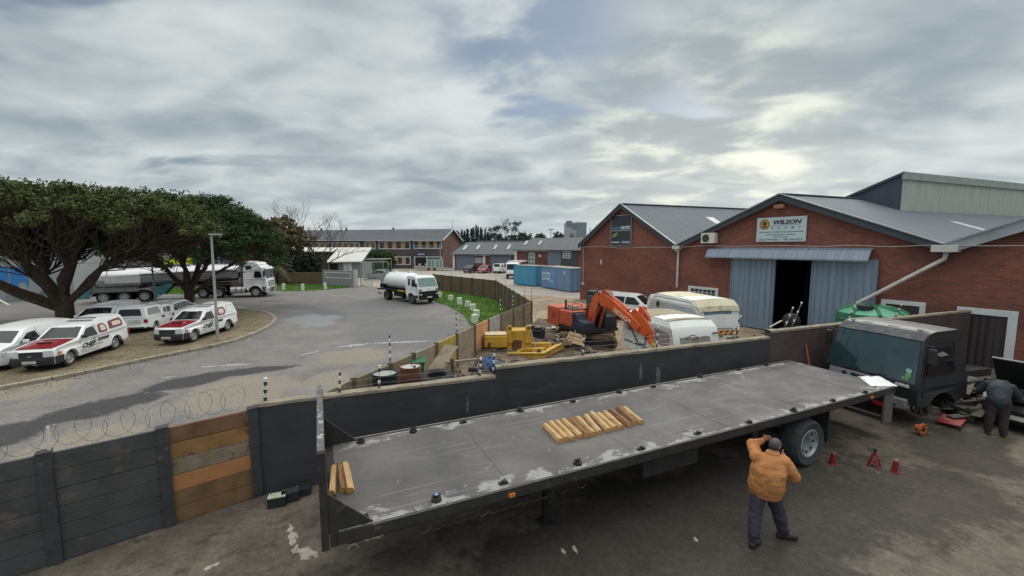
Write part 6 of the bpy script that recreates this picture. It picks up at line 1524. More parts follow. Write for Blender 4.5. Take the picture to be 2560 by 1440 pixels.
# headboard
mb = MB(); H2 = DZ + 1.06; mb.M = Matrix.Translation((-.10, 0, 0))
mb.box(-.11, -.02, 0, .14, DZ - .22, H2); mb.box(-.11, -.02, TW - .14, TW, DZ - .22, H2); mb.box(-.11, -.02, .14, TW - .14, DZ - .22, DZ + .06)
for y in (.62, 1.25, 1.9): mb.box(-.10, -.03, y, y + .09, DZ + .06, H2 - .05)
mb.box(-.085, -.07, .14, TW - .14, DZ, H2 - .04); mb.build('headboard', blk_steel, fb, bevel=.006)
mb = MB(); mb.box(-.11, TLn * 0 - .002, 0.01, TW - .01, DZ - .2, DZ - .005); mb.build('front_sill', blk_steel, fb)
mb = MB(); mb.box(-.215, -.125, -.02, TW + .02, H2, H2 + .06); mb.build('headboard_rail', mat('worn_grey_rail', (92, 92, 92), rough=.6, metal=.2, var=.3, scale=8, bump=.4, spots=(172, 172, 168), spot_scale=9), fb, bevel=.012)
for y in (0.02, TW - .05):
    mb = MB(); mb.prism([(-.12, DZ - .02), (.42, DZ + .002), (-.12, DZ + .52)], y, y + .025, plane='xz'); mb.build('gusset', blk_steel, fb)
mb = MB(); mb.box(TLn - .03, TLn + .04, .03, TW - .03, DZ - .5, DZ - .02); mb.box(TLn - .45, TLn - .02, -.02, .02, DZ - .95, DZ - .17); mb.box(TLn - .1, TLn + .03, 0, TW, DZ - .98, DZ - .88); mb.build('underrun_guard', mat('grey_green_plate', (88, 86, 80), rough=.7, var=.2, scale=3), fb)
# twist lock boxes and rope hooks
lock_m = mat('twist_lock_iron', (40, 38, 38), rough=.7, var=.3, scale=10)
for px_, py_, k in ((909, 1303, 1), (1091, 1251, 1), (1258, 1209, 0), (1444, 1160, 1), (1603, 1123, 0), (1744, 1085, 0), (1872, 1057, 0), (1984, 1028, 1), (2081, 1003, 0), (2162, 982, 0),
              (902, 1106, 1), (1033, 1080, 1), (1158, 1057, 0), (1300, 1028, 1), (1432, 1005, 0), (1548, 982, 1), (1633, 968, 0), (1750, 943, 1), (1847, 926, 0), (1915, 914, 1)):
    x, y = TP(px_, py_); mb = MB()
    if k:
        mb.cyl((x, y, DZ + .001), (x, y, DZ + .045), .075, .07, n=14); mb.cyl((x, y, DZ + .045), (x, y, DZ + .075), .035, n=8); mb.box(x - .06, x + .06, y - .016, y + .016, DZ + .075, DZ + .09)
    else:
        mb.box(x - .07, x + .07, y - .035, y + .035, DZ + .001, DZ + .028); mb.box(x - .02, x + .035, y - .05, y + .02, DZ + .028, DZ + .06)
    mb.build('twist_lock', lock_m, fb, smooth=40)
x, y = TP(1091, 1251); mb = MB(); mb.prism([(x - .03, y - .03), (x + .03, y - .03), (x, y + .03)], DZ + .092, DZ + .10, plane='xy'); mb.build('blue_cap', mat('blue_cap', (120, 170, 210), rough=.4), fb)
for k in range(18):
    x = .9 + k * .17; mb = MB(); P = [(x + .075 * math.cos(a), -.06, DZ - .25 + .05 * math.sin(a)) for a in [PI + PI * q / 8 for q in range(9)]]; mb.tube(P, .008, 4)
    if k % 2 == 0 or k < 12: mb.build('rope_hook', blk_steel, fb)
for px_, py_ in ((1268, 1222), (2170, 990)):
    x, y = TP(px_, py_, DZ - .1); mb = MB(); mb.box(x - .05, x + .05, -.075, -.04, DZ - .13, DZ - .08); mb.build('side_marker', amber, fb)
mb = MB(); x = .15; mb.tube([(x + .06 * math.cos(a), -.05, DZ - .24 + .05 * math.sin(a)) for a in [PI * q / 8 for q in range(9)]], .012, 4); mb.build('shackle', galv, fb)
# axles and wheels near the rear, landing legs near the front
wc, _ = TP(2030, 1190, 0)
for dx in (0.0,):
    mb = MB(); mb.cyl((9.85 + dx, .25, .54), (9.85 + dx, TW - .25, .5), .07, n=10); mb.build('axle', blk_steel, fb)
big_tyre = mat('dusty_tyre', (58, 62, 66), rough=.9, var=.2, scale=6, bump=.4)
for sy, y in ((-1, .20), (1, TW - .27)):
    wheel(fb, 9.85, y, .54, .44, sy, mat('pale_rim', (150, 156, 158), rough=.4, metal=.4, var=.25, scale=6), .60, big_tyre, hub_out=-.75)
mb = MB(); mb.box(8.3, 8.45, .3, TW - .3, .75, DZ - .1); mb.box(10.2, 10.3, .3, TW - .3, .7, DZ - .1); mb.box(10.7, 10.73, .1, .7, .35, DZ - .15); mb.build('suspension', blk_steel, fb)
for y in (.75, TW - .85):
    mb = MB(); mb.box(3.4, 3.5, y, y + .1, .04, DZ - .1); mb.box(3.34, 3.56, y - .06, y + .16, 0.0, .05); mb.build('landing_leg', under_m, fb)
mb = MB(); mb.box(5.2, 6.6, .25, .75, .7, DZ - .25); mb.build('tool_box', blk_steel, fb, bevel=.02)
# timbers lying on the deck
wood_a = mat('split_timber', (190, 158, 112), rough=.8, var=.2, scale=3, bump=.5, bscale=12, spots=(158, 116, 66), spot_scale=4, sc3=(1, 6, 6))
wood_b = mat('dark_bark_timber', (130, 96, 66), rough=.85, var=.3, scale=3, bump=.8, bscale=12, spots=(190, 150, 96), spot_scale=4, sc3=(1, 6, 6))
wood_e = mat('timber_end', (186, 140, 84), rough=.85, var=.2, scale=8)
def timber(p0, p1, w, m, label, grp, half=True):
    a = TA + td * TP(*p0)[0] + Vector((-td.y, td.x, 0)) * TP(*p0)[1]; b = TA + td * TP(*p1)[0] + Vector((-td.y, td.x, 0)) * TP(*p1)[1]
    d = b - a; L_ = d.length; t = thing('timber', label, 'timber', a + Vector((0, 0, DZ + .002)), math.atan2(d.y, d.x), grp)
    n = 7; mb = MB(); prof = [(-w / 2, 0), (w / 2, 0), (w / 2 * 1.02, .04), (w * .32, .085), (-w * .28, .09), (-w / 2 * 1.03, .045)]
    def fn(u, v):
        i = int(round(v * 6)) % 6; y, z = prof[i]; x = L_ * u; q = noise.noise(Vector((x * 3.5, i * 3.1, a.x * 5))) * .022; q2 = noise.noise(Vector((x * 1.1, 7.7, a.x * 3))) * .012
        return (x + (.01 * q * 10 if u in (0, 1) else 0), y * (1 + q * 4) + q2, max(0, z + q))
    mb.grid(fn, n, 6); o = len(mb.v)
    mb.add([fn(0, k / 6) for k in range(6)], [(0, 1, 2, 3, 4, 5)], 1); mb.add([fn(1, k / 6) for k in range(6)], [(5, 4, 3, 2, 1, 0)], 1)
    mb.build('log', [m, wood_e], t, smooth=30, weld=True); return t
gT = 'row of split timbers lying on the deck'
n = 13; ORD = {k: w_ + ' pale split timber from the left in the row on the deck' for k, w_ in zip((1, 2, 3, 5, 6, 7, 8, 9), ('second', 'third', 'fourth', 'sixth', 'seventh', 'eighth', 'ninth', 'tenth'))}
for k in range(n):
    u = k / (n - 1); dark = k in (4, 10, 11)
    p0 = (1361 + (1563 - 1361) * u + rnd.uniform(-3, 3) , 1068 + (1023 - 1068) * u + rnd.uniform(-2, 2) - (3 if k % 4 == 3 else 0)); p1 = (1401 + (1604 - 1401) * u + rnd.uniform(-3, 3), 1109 + (1061 - 1109) * u + rnd.uniform(-2.5, 2.5))
    lab = {0: 'leftmost split timber of the row in the middle of the deck', n - 1: 'rightmost split timber of the row on the deck, next to the dark barked ones', 4: 'wide dark barked timber in the left half of the row', 10: 'left one of two dark barked timbers near the right end of the row', 11: 'right one of two dark barked timbers near the right end of the row'}.get(k, ORD.get(k, ''))
    timber(p0, p1, .115 + (.03 if k == 4 else 0) + rnd.uniform(-.01, .01), wood_b if dark else wood_a, lab, gT)
gT2 = 'three short timbers beside the headboard'
timber((836, 1174), (830, 1240), .10, wood_a, 'pale timber closest to the headboard of the trailer', gT2)
timber((850, 1168), (858, 1232), .10, wood_b, 'grey brown timber, middle one of three beside the headboard', gT2)
timber((863, 1167), (877, 1233), .115, wood_a, 'squared pale timber, right one of three beside the headboard', gT2)
# crumpled white sheet on the rear corner
c = [TP(*p) for p in ((2143, 943), (2195, 942), (2245, 967), (2180, 967))]
O = TA + Vector((0, 0, DZ)); n_ = Vector((-td.y, td.x, 0))
mb = MB()
def sheet_fn(u, v):
    a = Vector(c[0]).lerp(Vector(c[1]), u); b = Vector(c[3]).lerp(Vector(c[2]), u); p = a.lerp(b, v)
    q = noise.noise(Vector((u * 6, v * 5, 3))); e = min(u, v, 1 - u, 1 - v)
    p = p + Vector((noise.noise(Vector((u * 4, v * 4, 9))) * .07, noise.noise(Vector((u * 4, v * 4, 19))) * .05))
    return (p.x, p.y, .012 + max(0, .05 * q + .035) * min(1, e * 8 + .1))
mb.grid(sheet_fn, 28, 16); o = mb.build('plastic_sheet', mat('white_plastic_sheet', (224, 226, 228), rough=.4, var=.05), None, smooth=70); o.location = O; o.rotation_euler = (0, 0, tang)
tag(o, 'crumpled white plastic sheet lying on the rear corner of the trailer deck', 'sheet')

# ================================================================ containers
def container(label, pL, pR, h, rgb, length, width, marks=False):
    A = G(*pL); B = G(*pR); d = (B - A).normalized(); ang = math.atan2(d.y, d.x); W = length
    t = thing('shipping_container', label, 'container', A, ang, 'blue shipping containers beside the warehouse')
    m = corr_mat('container_' + str(rgb[0]), rgb, pitch=.28, axis=0, metal=.1, rough=.55, streak=.16, var=.1, strength=.8)
    m2 = mat('container_frame_' + str(rgb[0]), tuple(int(x * .85) for x in rgb), rough=.6, var=.2, scale=2)
    mb = MB(); mb.box(.06, W - .06, .03, width - .03, .18, h - .05); mb.build('body', m, t)
    mb = MB()
    for x in (0, W - .12):
        for y in (0, width - .12): mb.box(x, x + .12, y, y + .12, .06, h)
    for y in (-.0, width - .1): mb.box(.12, W - .12, y, y + .1, .08, .2); mb.box(.12, W - .12, y, y + .1, h - .1, h)
    for x in (0, W - .1): mb.box(x, x + .1, .12, width - .12, .08, .2); mb.box(x, x + .1, .12, width - .12, h - .1, h)
    mb.build('frame', m2, t, bevel=.01)
    mb = MB(); mb.box(.1, W - .1, .1, width - .1, h - .04, h + .012); mb.build('roof', mat('rusty_pale_roof', (150, 146, 130), rough=.85, var=.25, scale=1.5, spots=(112, 96, 80), spot_scale=2), t)
    mb = MB()
    for k in range(4): mb.cyl((W + .03, .4 + k * (width - .8) / 3, .2), (W + .03, .4 + k * (width - .8) / 3, h - .15), .03, n=6)
    mb.box(W + .005, W + .02, width / 2 - .02, width / 2 + .02, .2, h - .1); mb.build('door_bars', m2, t)
    return t
t = container('bright blue shipping container, left of the two beside the warehouse', (1284, 712), (1348, 718), 2.55, (76, 148, 182), 3.9, 2.44)
mk = mat('container_lettering', (176, 200, 216), rough=.6, var=.1)
B0_ = G(1352, 718.5); B1_ = G(1425, 731.5)
t = container('faded blue shipping container with white square letters, nearer the brick wall', (1352, 718.5), (1425, 731.5), 2.6, (112, 142, 174), (B1_ - B0_).length, 2.44)
Wc = (B1_ - B0_).length
for x, hh_ in ((.35, .62), (1.35, .62)):
    mb = MB(); w_ = .78; z_ = 1.0; y = -.012; s_ = .2
    mb.box(x, x + w_, y, y + .01, z_, z_ + s_); mb.box(x, x + w_, y, y + .01, z_ + hh_ + .1, z_ + hh_ + .1 + s_); mb.box(x, x + s_, y, y + .01, z_ + s_, z_ + hh_ + .1); mb.box(x + w_ - s_, x + w_, y, y + .01, z_ + s_, z_ + hh_ + .1); mb.build('marking', mk, t)
mb = MB(); mb.box(2.3, 2.8, -.012, -.002, .85, 1.0); mb.build('marking', mk, t); mb = MB(); mb.box(Wc - 1.3, Wc - 1.0, -.012, -.002, 1.9, 2.25); mb.build('marking', mk, t)
mb = MB(); mb.box(Wc * .28, Wc * .55, -.008, .02, .25, 2.3); mb.build('repaint_patch', mat('deep_blue_patch', (98, 138, 182), rough=.6, var=.15), t)
# white flat truck nose behind the container
q = G(1283, 697); wt_ = thing('box_truck', 'white truck cab half hidden behind the bright blue container', 'truck', q, R(255))
b = Body(2.0, 2.1, [(1.0, .5), (1.04, 1.0), (.95, 1.4), (.70, 2.3), (.4, 2.5), (-.8, 2.5), (-.82, .9)], [(0, .5, .45)], 1.4, zb=.5, tum=.05, crown=.02); b.build(wt_, truck_white, 'cab'); b.skin(wt_, 'windscreen', car_glass, (.945, 1.42), (.70, 2.26), off=.02); b.skin(wt_, 'bumper', black_pl, (1.0, .5), (1.03, .8), -.95, .95, off=.04)
for sy in (-1, 1): wheel(wt_, 0, sy * .9, .42, .22, sy)
mb = MB(); mb.box(-4.6, -.9, -1.1, 1.1, 1.0, 1.3); mb.box(-4.6, -.9, -1.12, 1.12, 2.55, 2.7); mb.build('load_bed', truck_white, wt_)

# ================================================================ lamp posts, bollards
lampm = mat('lamp_post_paint', (158, 162, 162), rough=.55, metal=.2, var=.1, scale=2)
base = G(545, 855); top = Gy(528, 588, base.y)
t = thing('street_lamp', 'tall grey street lamp standing in the gravel island before the red bonneted pickup', 'street lamp', (base.x, base.y, .08)); h = top.z - .08
mb = MB(); mb.cyl((0, 0, 0), (top.x - base.x, 0, h), .075, .05, n=12); mb.build('pole', lampm, t, smooth=50)
tx = top.x - base.x
mb = MB(); mb.box(tx - .1, tx + .52, -.09, .09, h, h + .07); mb.build('lamp_head', lampm, t, bevel=.02); mb = MB(); mb.cyl((0, 0, -.02), (0, 0, .05), .16, n=12); mb.build('base', kerb_m, t)
base = G(392, 785); t = thing('street_lamp', 'thin pale street lamp pole standing before the tanker trailer', 'street lamp', base)
mb = MB(); mb.cyl((0, 0, 0), (-.1, 0, 5.9), .07, .05, n=8); mb.build('pole', lampm, t, smooth=50); mb = MB(); mb.box(-.5, .0, -.08, .08, 5.9, 5.98); mb.build('lamp_head', lampm, t)
bol = mat('white_block', (206, 214, 198), rough=.8, var=.1, scale=3)
def bollard(px_, py_, h, w, lean, lab, g_='white marker blocks in the grass'):
    b = G(px_, py_); t = thing('marker_block', lab, 'marker block', (b.x, b.y, .02), R(20), g_)
    mb = MB(); mb.M = Matrix.Rotation(lean, 4, 'Y'); mb.box(-w / 2, w / 2, -w * .4, w * .4, 0, h); mb.build('block', bol, t, bevel=.03); return t
L7 = ['white marker block nearest the water tanker on the curved verge', 'second white marker block from the water tanker on the verge', 'third and tallest white marker block from the tanker on the verge', 'fourth white marker block from the tanker, tilted, on the verge',
      'fifth white marker block from the tanker on the curved verge', 'white marker block last but one before the grey and orange fence bay', 'white marker block nearest the orange bay of the patchwork fence']
for (x, y, h, ln), lab in zip(((1099, 745, .55, .03), (1126, 752, .5, .12), (1149, 763, .62, 0), (1168, 768, .5, .18), (1182, 778, .55, 0), (1191, 795, .55, .04), (1187, 809, .58, 0)), L7): bollard(x, y, h, .40, ln, lab)
for (x, y, ln), lab in zip(((708, 726, .1), (757, 727, 0), (814, 724, -.1)), ('white post in the grass just right of the tractor truck', 'white post in the middle of the grass strip before the brown wall', 'white post in the grass at the left end of the grey gate wall')): bollard(x, y, .75, .32, ln, lab, 'white posts before the brown wall')
t = thing('small_signboard', 'small leaning white barrier by the factory wall at far left', 'barrier', G(18, 764)); mb = MB(); mb.beam((-.7, 0, .55), (.15, 0, .05), .12, .04); mb.build('board', bol, t)
# ================================================================ excavator
org = mat('orange_machine_paint', (208, 92, 44), rough=.5, var=.14, scale=1.5, coat=.2, spots=(168, 74, 38), spot_scale=2.2, spot_th=(.55, .72))
org2 = mat('faded_orange_paint', (188, 92, 62), rough=.55, var=.12, scale=1.5, spots=(150, 72, 52), spot_scale=2.5, spot_th=(.55, .7))
mach = mat('machine_black', (34, 36, 38), rough=.7, var=.3, scale=3)
mud = mat('muddy_steel', (118, 100, 78), rough=.9, var=.25, scale=3, bump=.6, spots=(66, 56, 48), spot_scale=4)
navy = mat('dark_blue_cover', (44, 50, 66), rough=.6, var=.15)
EXA = R(-63)
ex = thing('excavator', 'orange crawler excavator with black cab, its arm reaching down behind the black wall', 'excavator', Vector((3.75, 21.0, 0)), EXA); ex.scale = (.82, .82, .90)
# local +x is the way the boom points, +y the cab side
TR = R(52)          # tracks are slewed against the house
Mt = Matrix.Rotation(TR, 4, 'Z')
for sy in (-1, 1):
    mb = MB(); mb.M = Mt; P = []
    for k in range(9): a = PI / 2 + PI * k / 8; P.append((-1.45 + .40 * math.cos(a), .42 + .40 * math.sin(a)))
    for k in range(9): a = -PI / 2 + PI * k / 8; P.append((1.45 + .40 * math.cos(a), .42 + .40 * math.sin(a)))
    mb.prism(P, sy * 1.1 - .26, sy * 1.1 + .26); tr = mb.build('track', mud, ex, smooth=30)
    mb = MB(); mb.M = Mt
    for k in range(15):
        x = -1.45 + k * .207
        for z in (.0, .83): mb.box(x, x + .15, sy * 1.1 - .28, sy * 1.1 + .28, z - .0, z + .035)
    mb.build('track_shoes', mud, tr)
    mb = MB(); mb.M = Mt; mb.box(-1.3, 1.3, sy * 1.1 - .27 if sy < 0 else sy * 1.1 + .2, sy * 1.1 - .2 if sy < 0 else sy * 1.1 + .27, .22, .62)
    for x in (-1.45, 1.45): mb.cyl((x, sy * 1.1 + sy * .26, .42), (x, sy * 1.1 + sy * .3, .42), .26, n=14)
    mb.build('track_frame', mach, tr)
mb = MB(); mb.M = Mt; mb.box(-.9, .9, -.9, .9, .4, .8); mb.cyl((0, 0, .7), (0, 0, 1.0), .6, n=20); mb.build('undercarriage', mach, ex)
# house
mb = MB(); mb.box(-1.75, 1.5, -1.25, 1.25, .95, 1.12); mb.build('platform', mach, ex)
cw = [(-1.15, -1.27)] + [(-2.35 + .32 * math.cos(a), -.95 + .32 * math.sin(a)) for a in [-PI / 2 - PI / 2 * k / 5 for k in range(6)]] + [(-2.35 + .32 * math.cos(a), .95 + .32 * math.sin(a)) for a in [PI - PI / 2 * k / 5 for k in range(6)]] + [(-1.15, 1.27)]
mb = MB(); mb.prism(cw, .98, 2.05, plane='xy'); mb.build('counterweight', org2, ex, smooth=35, bevel=.06)
mb = MB(); mb.box(-1.13, .25, -1.24, -.15, 1.12, 1.98); mb.build('engine_cover', org2, ex, bevel=.05)
mb = MB(); mb.box(-1.13, -.55, -.13, 1.22, 1.12, 2.02); mb.build('engine_cover', org2, ex, bevel=.05)
mb = MB(); mb.box(-1.9, -1.55, -1.285, -1.27, 1.42, 1.78); mb.build('vent', mat('rust_vent', (158, 62, 44), rough=.7), ex)
mb = MB(); mb.box(-1.05, .15, -1.262, -1.243, 1.2, 1.9); mb.build('side_door', org2, ex, bevel=.01)
mb = MB(); mb.box(.27, 1.45, -1.25, -.45, 1.12, 1.45); mb.prism([(.27, 1.45), (.27, 1.9), (.62, 1.9), (.8, 1.6), (1.45, 1.5), (1.45, 1.45)], -1.2, -.5); mb.build('side_box', navy, ex, bevel=.06)
mb = MB(); mb.box(.3, .34, -1.23, -.55, 1.46, 1.95); mb.build('dark_opening', mach, ex)
mb = MB(); mb.tube([(-.6, -1.15, 2.0), (-.6, -1.15, 2.3), (.2, -1.15, 2.3), (.2, -1.15, 1.95)], .02, 5); mb.tube([(-1.1, -.2, 2.0), (-1.1, -.2, 2.28), (-.2, -.2, 2.28), (-.2, -.2, 2.0)], .02, 5); mb.build('handrail', mach, ex)
mb = MB(); mb.box(-1.1, -.1, -.9, -.2, 2.0, 2.08); mb.box(-.9, -.3, -.75, -.35, 2.08, 2.16); mb.build('engine_hood', mat('dusty_hood', (128, 120, 110), rough=.8, var=.3, scale=5), ex)
mb = MB(); mb.cyl((-.75, -1.0, 2.0), (-.75, -1.0, 2.55), .06, n=8); mb.build('exhaust', mach, ex)
# cab
cabp = [(-.45, 1.12), (-.45, 2.92), (-.25, 3.0), (.95, 2.98), (1.25, 2.6), (1.42, 1.75), (1.42, 1.12)]
mb = MB(); mb.prism(cabp, .32, 1.24); mb.build('cab', mach, ex, bevel=.04)
cgl = mat('cab_glass', (78, 84, 82), rough=.08, var=.3, scale=2, coat=.5)
mb = MB(); mb.prism([(-.3, 1.75), (-.3, 2.82), (.88, 2.82), (1.14, 2.42), (1.25, 1.75)], .305, .318); mb.prism([(-.3, 1.75), (-.3, 2.82), (.88, 2.82), (1.14, 2.42), (1.25, 1.75)], 1.242, 1.255); mb.build('cab_window', cgl, ex)
mb = MB(); mb.box(-.462, -.452, .42, 1.14, 1.9, 2.80); mb.build('cab_window', cgl, ex)
mb = MB(); mb.beam((1.435, .78, 1.75), (1.245, .78, 2.55), .8, .01, up=(1, 0, .3)); mb.build('cab_window', cgl, ex)
mb = MB(); mb.box(-.40, .95, .36, 1.2, 3.0, 3.04); mb.build('cab_roof', mat('dusty_black_roof', (74, 76, 74), rough=.8, var=.3, scale=6, spots=(110, 110, 104), spot_scale=8), ex, bevel=.02)
mb = MB(); mb.cyl((.0, .8, 3.04), (.0, .8, 3.16), .07, n=10); mb.build('beacon', mat('dull_red_beacon', (150, 70, 60)), ex)
mb = MB(); mb.tube([(1.4, 1.3, 1.4), (1.45, 1.42, 1.9), (1.4, 1.42, 2.4)], .018, 5); mb.box(1.35, 1.42, 1.34, 1.52, 2.2, 2.6); mb.build('mirror', mach, ex)
# boom, arm and rams, one plate thickness wide
bw = .21
boom = [(.15, 1.10), (.40, 1.0), (.78, 1.65), (1.25, 2.28), (1.75, 2.42), (2.6, 2.22), (4.55, 1.50), (4.75, 1.62), (4.85, 1.85), (4.6, 1.98), (2.9, 2.74), (1.95, 3.06), (1.45, 3.12), (1.05, 2.98), (.75, 2.6)]
mb = MB(); mb.prism(boom, -bw, bw); bo = mb.build('boom', org, ex, smooth=30, bevel=.03)
mb = MB(); mb.cyl((.28, -.3, 1.2), (.28, .3, 1.2), .12, n=14); mb.cyl((1.45, -.28, 2.66), (1.45, .28, 2.66), .10, n=14); mb.cyl((4.68, -.3, 1.76), (4.68, .3, 1.76), .12, n=14); mb.build('pin', org2, ex, smooth=40)
def ram(a, b, r, y, f=.58, m=org2):
    a = Vector((a[0], y, a[1])); b = Vector((b[0], y, b[1])); c_ = a.lerp(b, f)
    mb = MB(); mb.cyl(a, c_, r, n=14); mb.cyl(c_ - (b - a).normalized() * .06, c_, r * 1.15, n=14); o = mb.build('ram', m, ex, smooth=40); mb = MB(); mb.cyl(c_, b, r * .55, n=12); mb.build('ram_rod', chrome, o, smooth=40)
for sy in (-1, 1): ram((.95, 1.12), (1.45, 2.62), .095, sy * .30, .72)
ram((1.75, 3.16), (4.25, 2.22), .11, 0, .80)
mb = MB()
for sy in (-1, 1): mb.prism([(1.6, 3.05), (1.7, 3.3), (1.85, 3.3), (2.0, 3.0)], sy * .14 - .02, sy * .14 + .02)
mb.build('ram_bracket', org, ex)
mb = MB(); mb.prism([(1.9, 3.02), (4.1, 2.15), (4.1, 2.28), (2.0, 3.2)], -.03, .03); mb.build('hose_rail', org2, ex)
arm = [(4.05, 2.42), (4.30, 2.60), (4.9, 2.35), (7.05, .62), (7.1, .36), (6.85, .28), (4.75, 1.48), (4.35, 1.78)]
mb = MB(); mb.prism(arm, -.17, .17); mb.build('arm', org, ex, smooth=30, bevel=.03)
ram((4.75, 2.62), (6.95, .95), .10, 0, .74)
mb = MB(); [mb.prism([(4.55, 2.4), (4.65, 2.78), (4.85, 2.72), (5.0, 2.3)], s_ * .12 - .02, s_ * .12 + .02) for s_ in (-1, 1)]; mb.build('ram_bracket', org, ex)
mb = MB()
for k, y in enumerate((-.23, -.27)):
    mb = MB(); mb.tube([(3.9, y, 1.95), (4.3, y, 1.55), (4.7, y, 1.05 - k * .06), (5.2, y, 1.0), (5.3, y, 1.5)], .022, 5); mb.build('hose', mach, ex, smooth=60); mb = MB(); mb.tube([(1.5, y, 3.0), (1.3, y, 3.22), (1.9, y, 3.3), (2.6, y, 2.95)], .018, 5); mb.build('hose', mach, ex, smooth=60)
mb = MB(); mb.box(5.6, 5.85, -.18, -.172, 1.05, 1.25); mb.build('yellow_sticker', mat('yellow_sticker', (226, 176, 50)), ex)
bd = Vector((4.55 - 2.6, 0, 1.86 - 2.55)).normalized()
text('lettering', 'HITACHI', .30, mat('cream_lettering', (226, 206, 180), rough=.5, var=0), ex, (3.45, -.222, 2.12), bd, (-bd.z * -1 * -1, 0, bd.x) if False else (-bd.z, 0, bd.x), width=1.35, bold=.012)

# ================================================================ caravans
cv_w = mat('caravan_white', (224, 228, 226), rough=.45, var=.06, scale=1.0, spots=(202, 200, 188), spot_scale=1.5, spot_th=(.55, .75)); cv_c = mat('caravan_cream', (208, 200, 172), rough=.6, var=.12, scale=1.2, spots=(150, 142, 116), spot_scale=2)
cv_r = mat('caravan_grimy_roof', (150, 142, 118), rough=.85, var=.25, scale=1.5, spots=(112, 106, 86), spot_scale=2); cv_g = mat('caravan_grey_panel', (190, 186, 190), rough=.5, var=.06); cwin = mat('caravan_window', (132, 130, 126), rough=.15, var=.25, scale=2, coat=.4)
def caravan(label, center, ang, L, W, H, style):
    t = thing('caravan', label, 'caravan', center, ang); r = .34; z0 = .42
    # side outline in x-z, local +x away from the camera-side end
    e = L / 2; prof = [(-e + .06, z0), (-e, 1.15), (-e + .18, H - .30), (-e + .45, H - .04), (-e + .9, H), (e - .9, H), (e - .35, H - .10), (e - .08, H - .55), (e, 1.2), (e - .1, z0)]
    b = Body(L, W, prof[::-1], [(0.1, .36, .34)], H - .25, zb=z0, tum=.35, nose=.03, tail=.03, crown=.05)
    b.build(t, cv_w if style == 'A' else cv_w)
    # roof skin
    P = prof[3:7]
    b.skin(t, 'roof', cv_r if style == 'A' else cv_c, (-e + .45, H - .035), (e - .85, H + .0), -1.0, 1.0, off=.02, nu=10)
    if style == 'B':
        b.skin(t, 'roof_front', cv_c, (-e + .17, H - .31), (-e + .45, H - .04), -1.0, 1.0, off=.02, nu=3)
        b.skin(t, 'roof_front', cv_c, (-e + .10, H - .52), (-e + .17, H - .31), -1.0, 1.0, off=.02, nu=3)
    # end facing the camera (x = -e): large window, lights
    b.skin(t, 'end_window', cwin if style == 'A' else mat('curtained_window', (118, 136, 152), rough=.25, var=.35, scale=3), (-e + (.02 if style == 'A' else .08), 1.20), (-e + .15, H - .52), -.62, .72, off=.02, nu=2)
    b.skin(t, 'window_frame', seam_m, (-e + .01, 1.15), (-e + .02, 1.20), -.66, .76, off=.024, nu=1)
    if style == 'B':
        cm = mat('chevron_yellow', (206, 170, 70), rough=.5, var=.1); rm = mat('chevron_red', (150, 60, 50), rough=.5, var=.1)
        b.skin(t, 'chevron_board', cm, (-e + .018, .88), (-e + .004, 1.10), -.92, .78, off=.022, nu=1)
        for k in range(6):
            y0 = -.86 + k * .28; mb = MB(); q = [b.S(-e + .018, y0, .885), b.S(-e + .018, y0 + .13, .885), b.S(-e + .004, y0 + .13 - .12, 1.095), b.S(-e + .004, y0 - .12, 1.095)]
            mb.add([p + Vector((-.03, 0, 0)) for p in q], [(0, 1, 2, 3)]); mb.build('chevron', rm, t)
        mb = MB(); mb.cyl((-e - .02, -.85 * W / 2, .72), (-e + .02, -.85 * W / 2, .72), .10, n=14); mb.build('tail_light', mat('dull_tail', (94, 70, 66)), t)
        mb = MB(); mb.box(-e - .02, -e + .05, .25, .75, .58, .74); mb.build('number_plate', mat('old_plate', (170, 168, 140)), t)
    else:
        mb = MB(); P = [(-e - .03, .25 + .25 * math.cos(a), 1.42 + .22 * math.sin(a)) for a in [PI * .1 + PI * .95 * k / 10 for k in range(11)]]; mb.tube(P, .018, 5); mb.tube([(-e - .03, .28, 1.45), (-e - .03, .1, 1.5), (-e - .03, .0, 1.42)], .015, 5); mb.build('window_sticker', mach, t)
        mb = MB(); mb.box(-e + .06, -e + .09, -.95, -.72, H - .52, H - .45); mb.build('vent', mat('vent_grey', (110, 112, 112)), t)
    # long side towards the camera-left (y = +1 side)
    sy = 1
    if style == 'A':
        b.side(t, 'upper_panel', cv_g, [(-e + .25, H - .32), (-e + .12, 1.25), (e - .2, 1.25), (e - .25, H - .4)], sy, .006)
        b.side(t, 'window', mat('mauve_window', (140, 128, 132), rough=.2, var=.15), [(-e + .3, 1.12), (-e + .3, 1.68), (-e + 1.3, 1.72), (-e + 1.3, 1.12)], sy, .014, .05)
        b.side(t, 'window', cwin, [(e - 1.0, 1.25), (e - 1.0, 1.66), (e - .5, 1.66), (e - .5, 1.25)], sy, .014, .05)
        b.side(t, 'stripe', mat('dark_slots', (74, 78, 82)), [(-e + .3, .72), (-e + .3, .78), (e - .2, .78), (e - .2, .72)], sy, .012)
        b.outline(t, 'door_seam', seam_m, [(.0, .5), (.0, 1.9), (.65, 1.9), (.65, .5)], sy, .008)
        b.outline(t, 'corner_trim', seam_m, [(-e + .03, .5), (-e + .03, 1.15), (-e + .2, H - .32)], sy, .012)
    else:
        b.side(t, 'side_panel', mat('blue_grey_side', (170, 180, 186), rough=.4, var=.06), [(-e + .3, H - .38), (-e + .12, 1.4), (e - .15, 1.4), (e - .5, H - .35)], sy, .006, .3)
        b.side(t, 'vent_surround', cv_c, [(.75, H - .72), (.75, H - .30), (1.25, H - .30), (1.25, H - .72)], sy, .02, .08); b.side(t, 'vent', mach, [(.85, H - .64), (.85, H - .38), (1.15, H - .38), (1.15, H - .64)], sy, .03, .06)
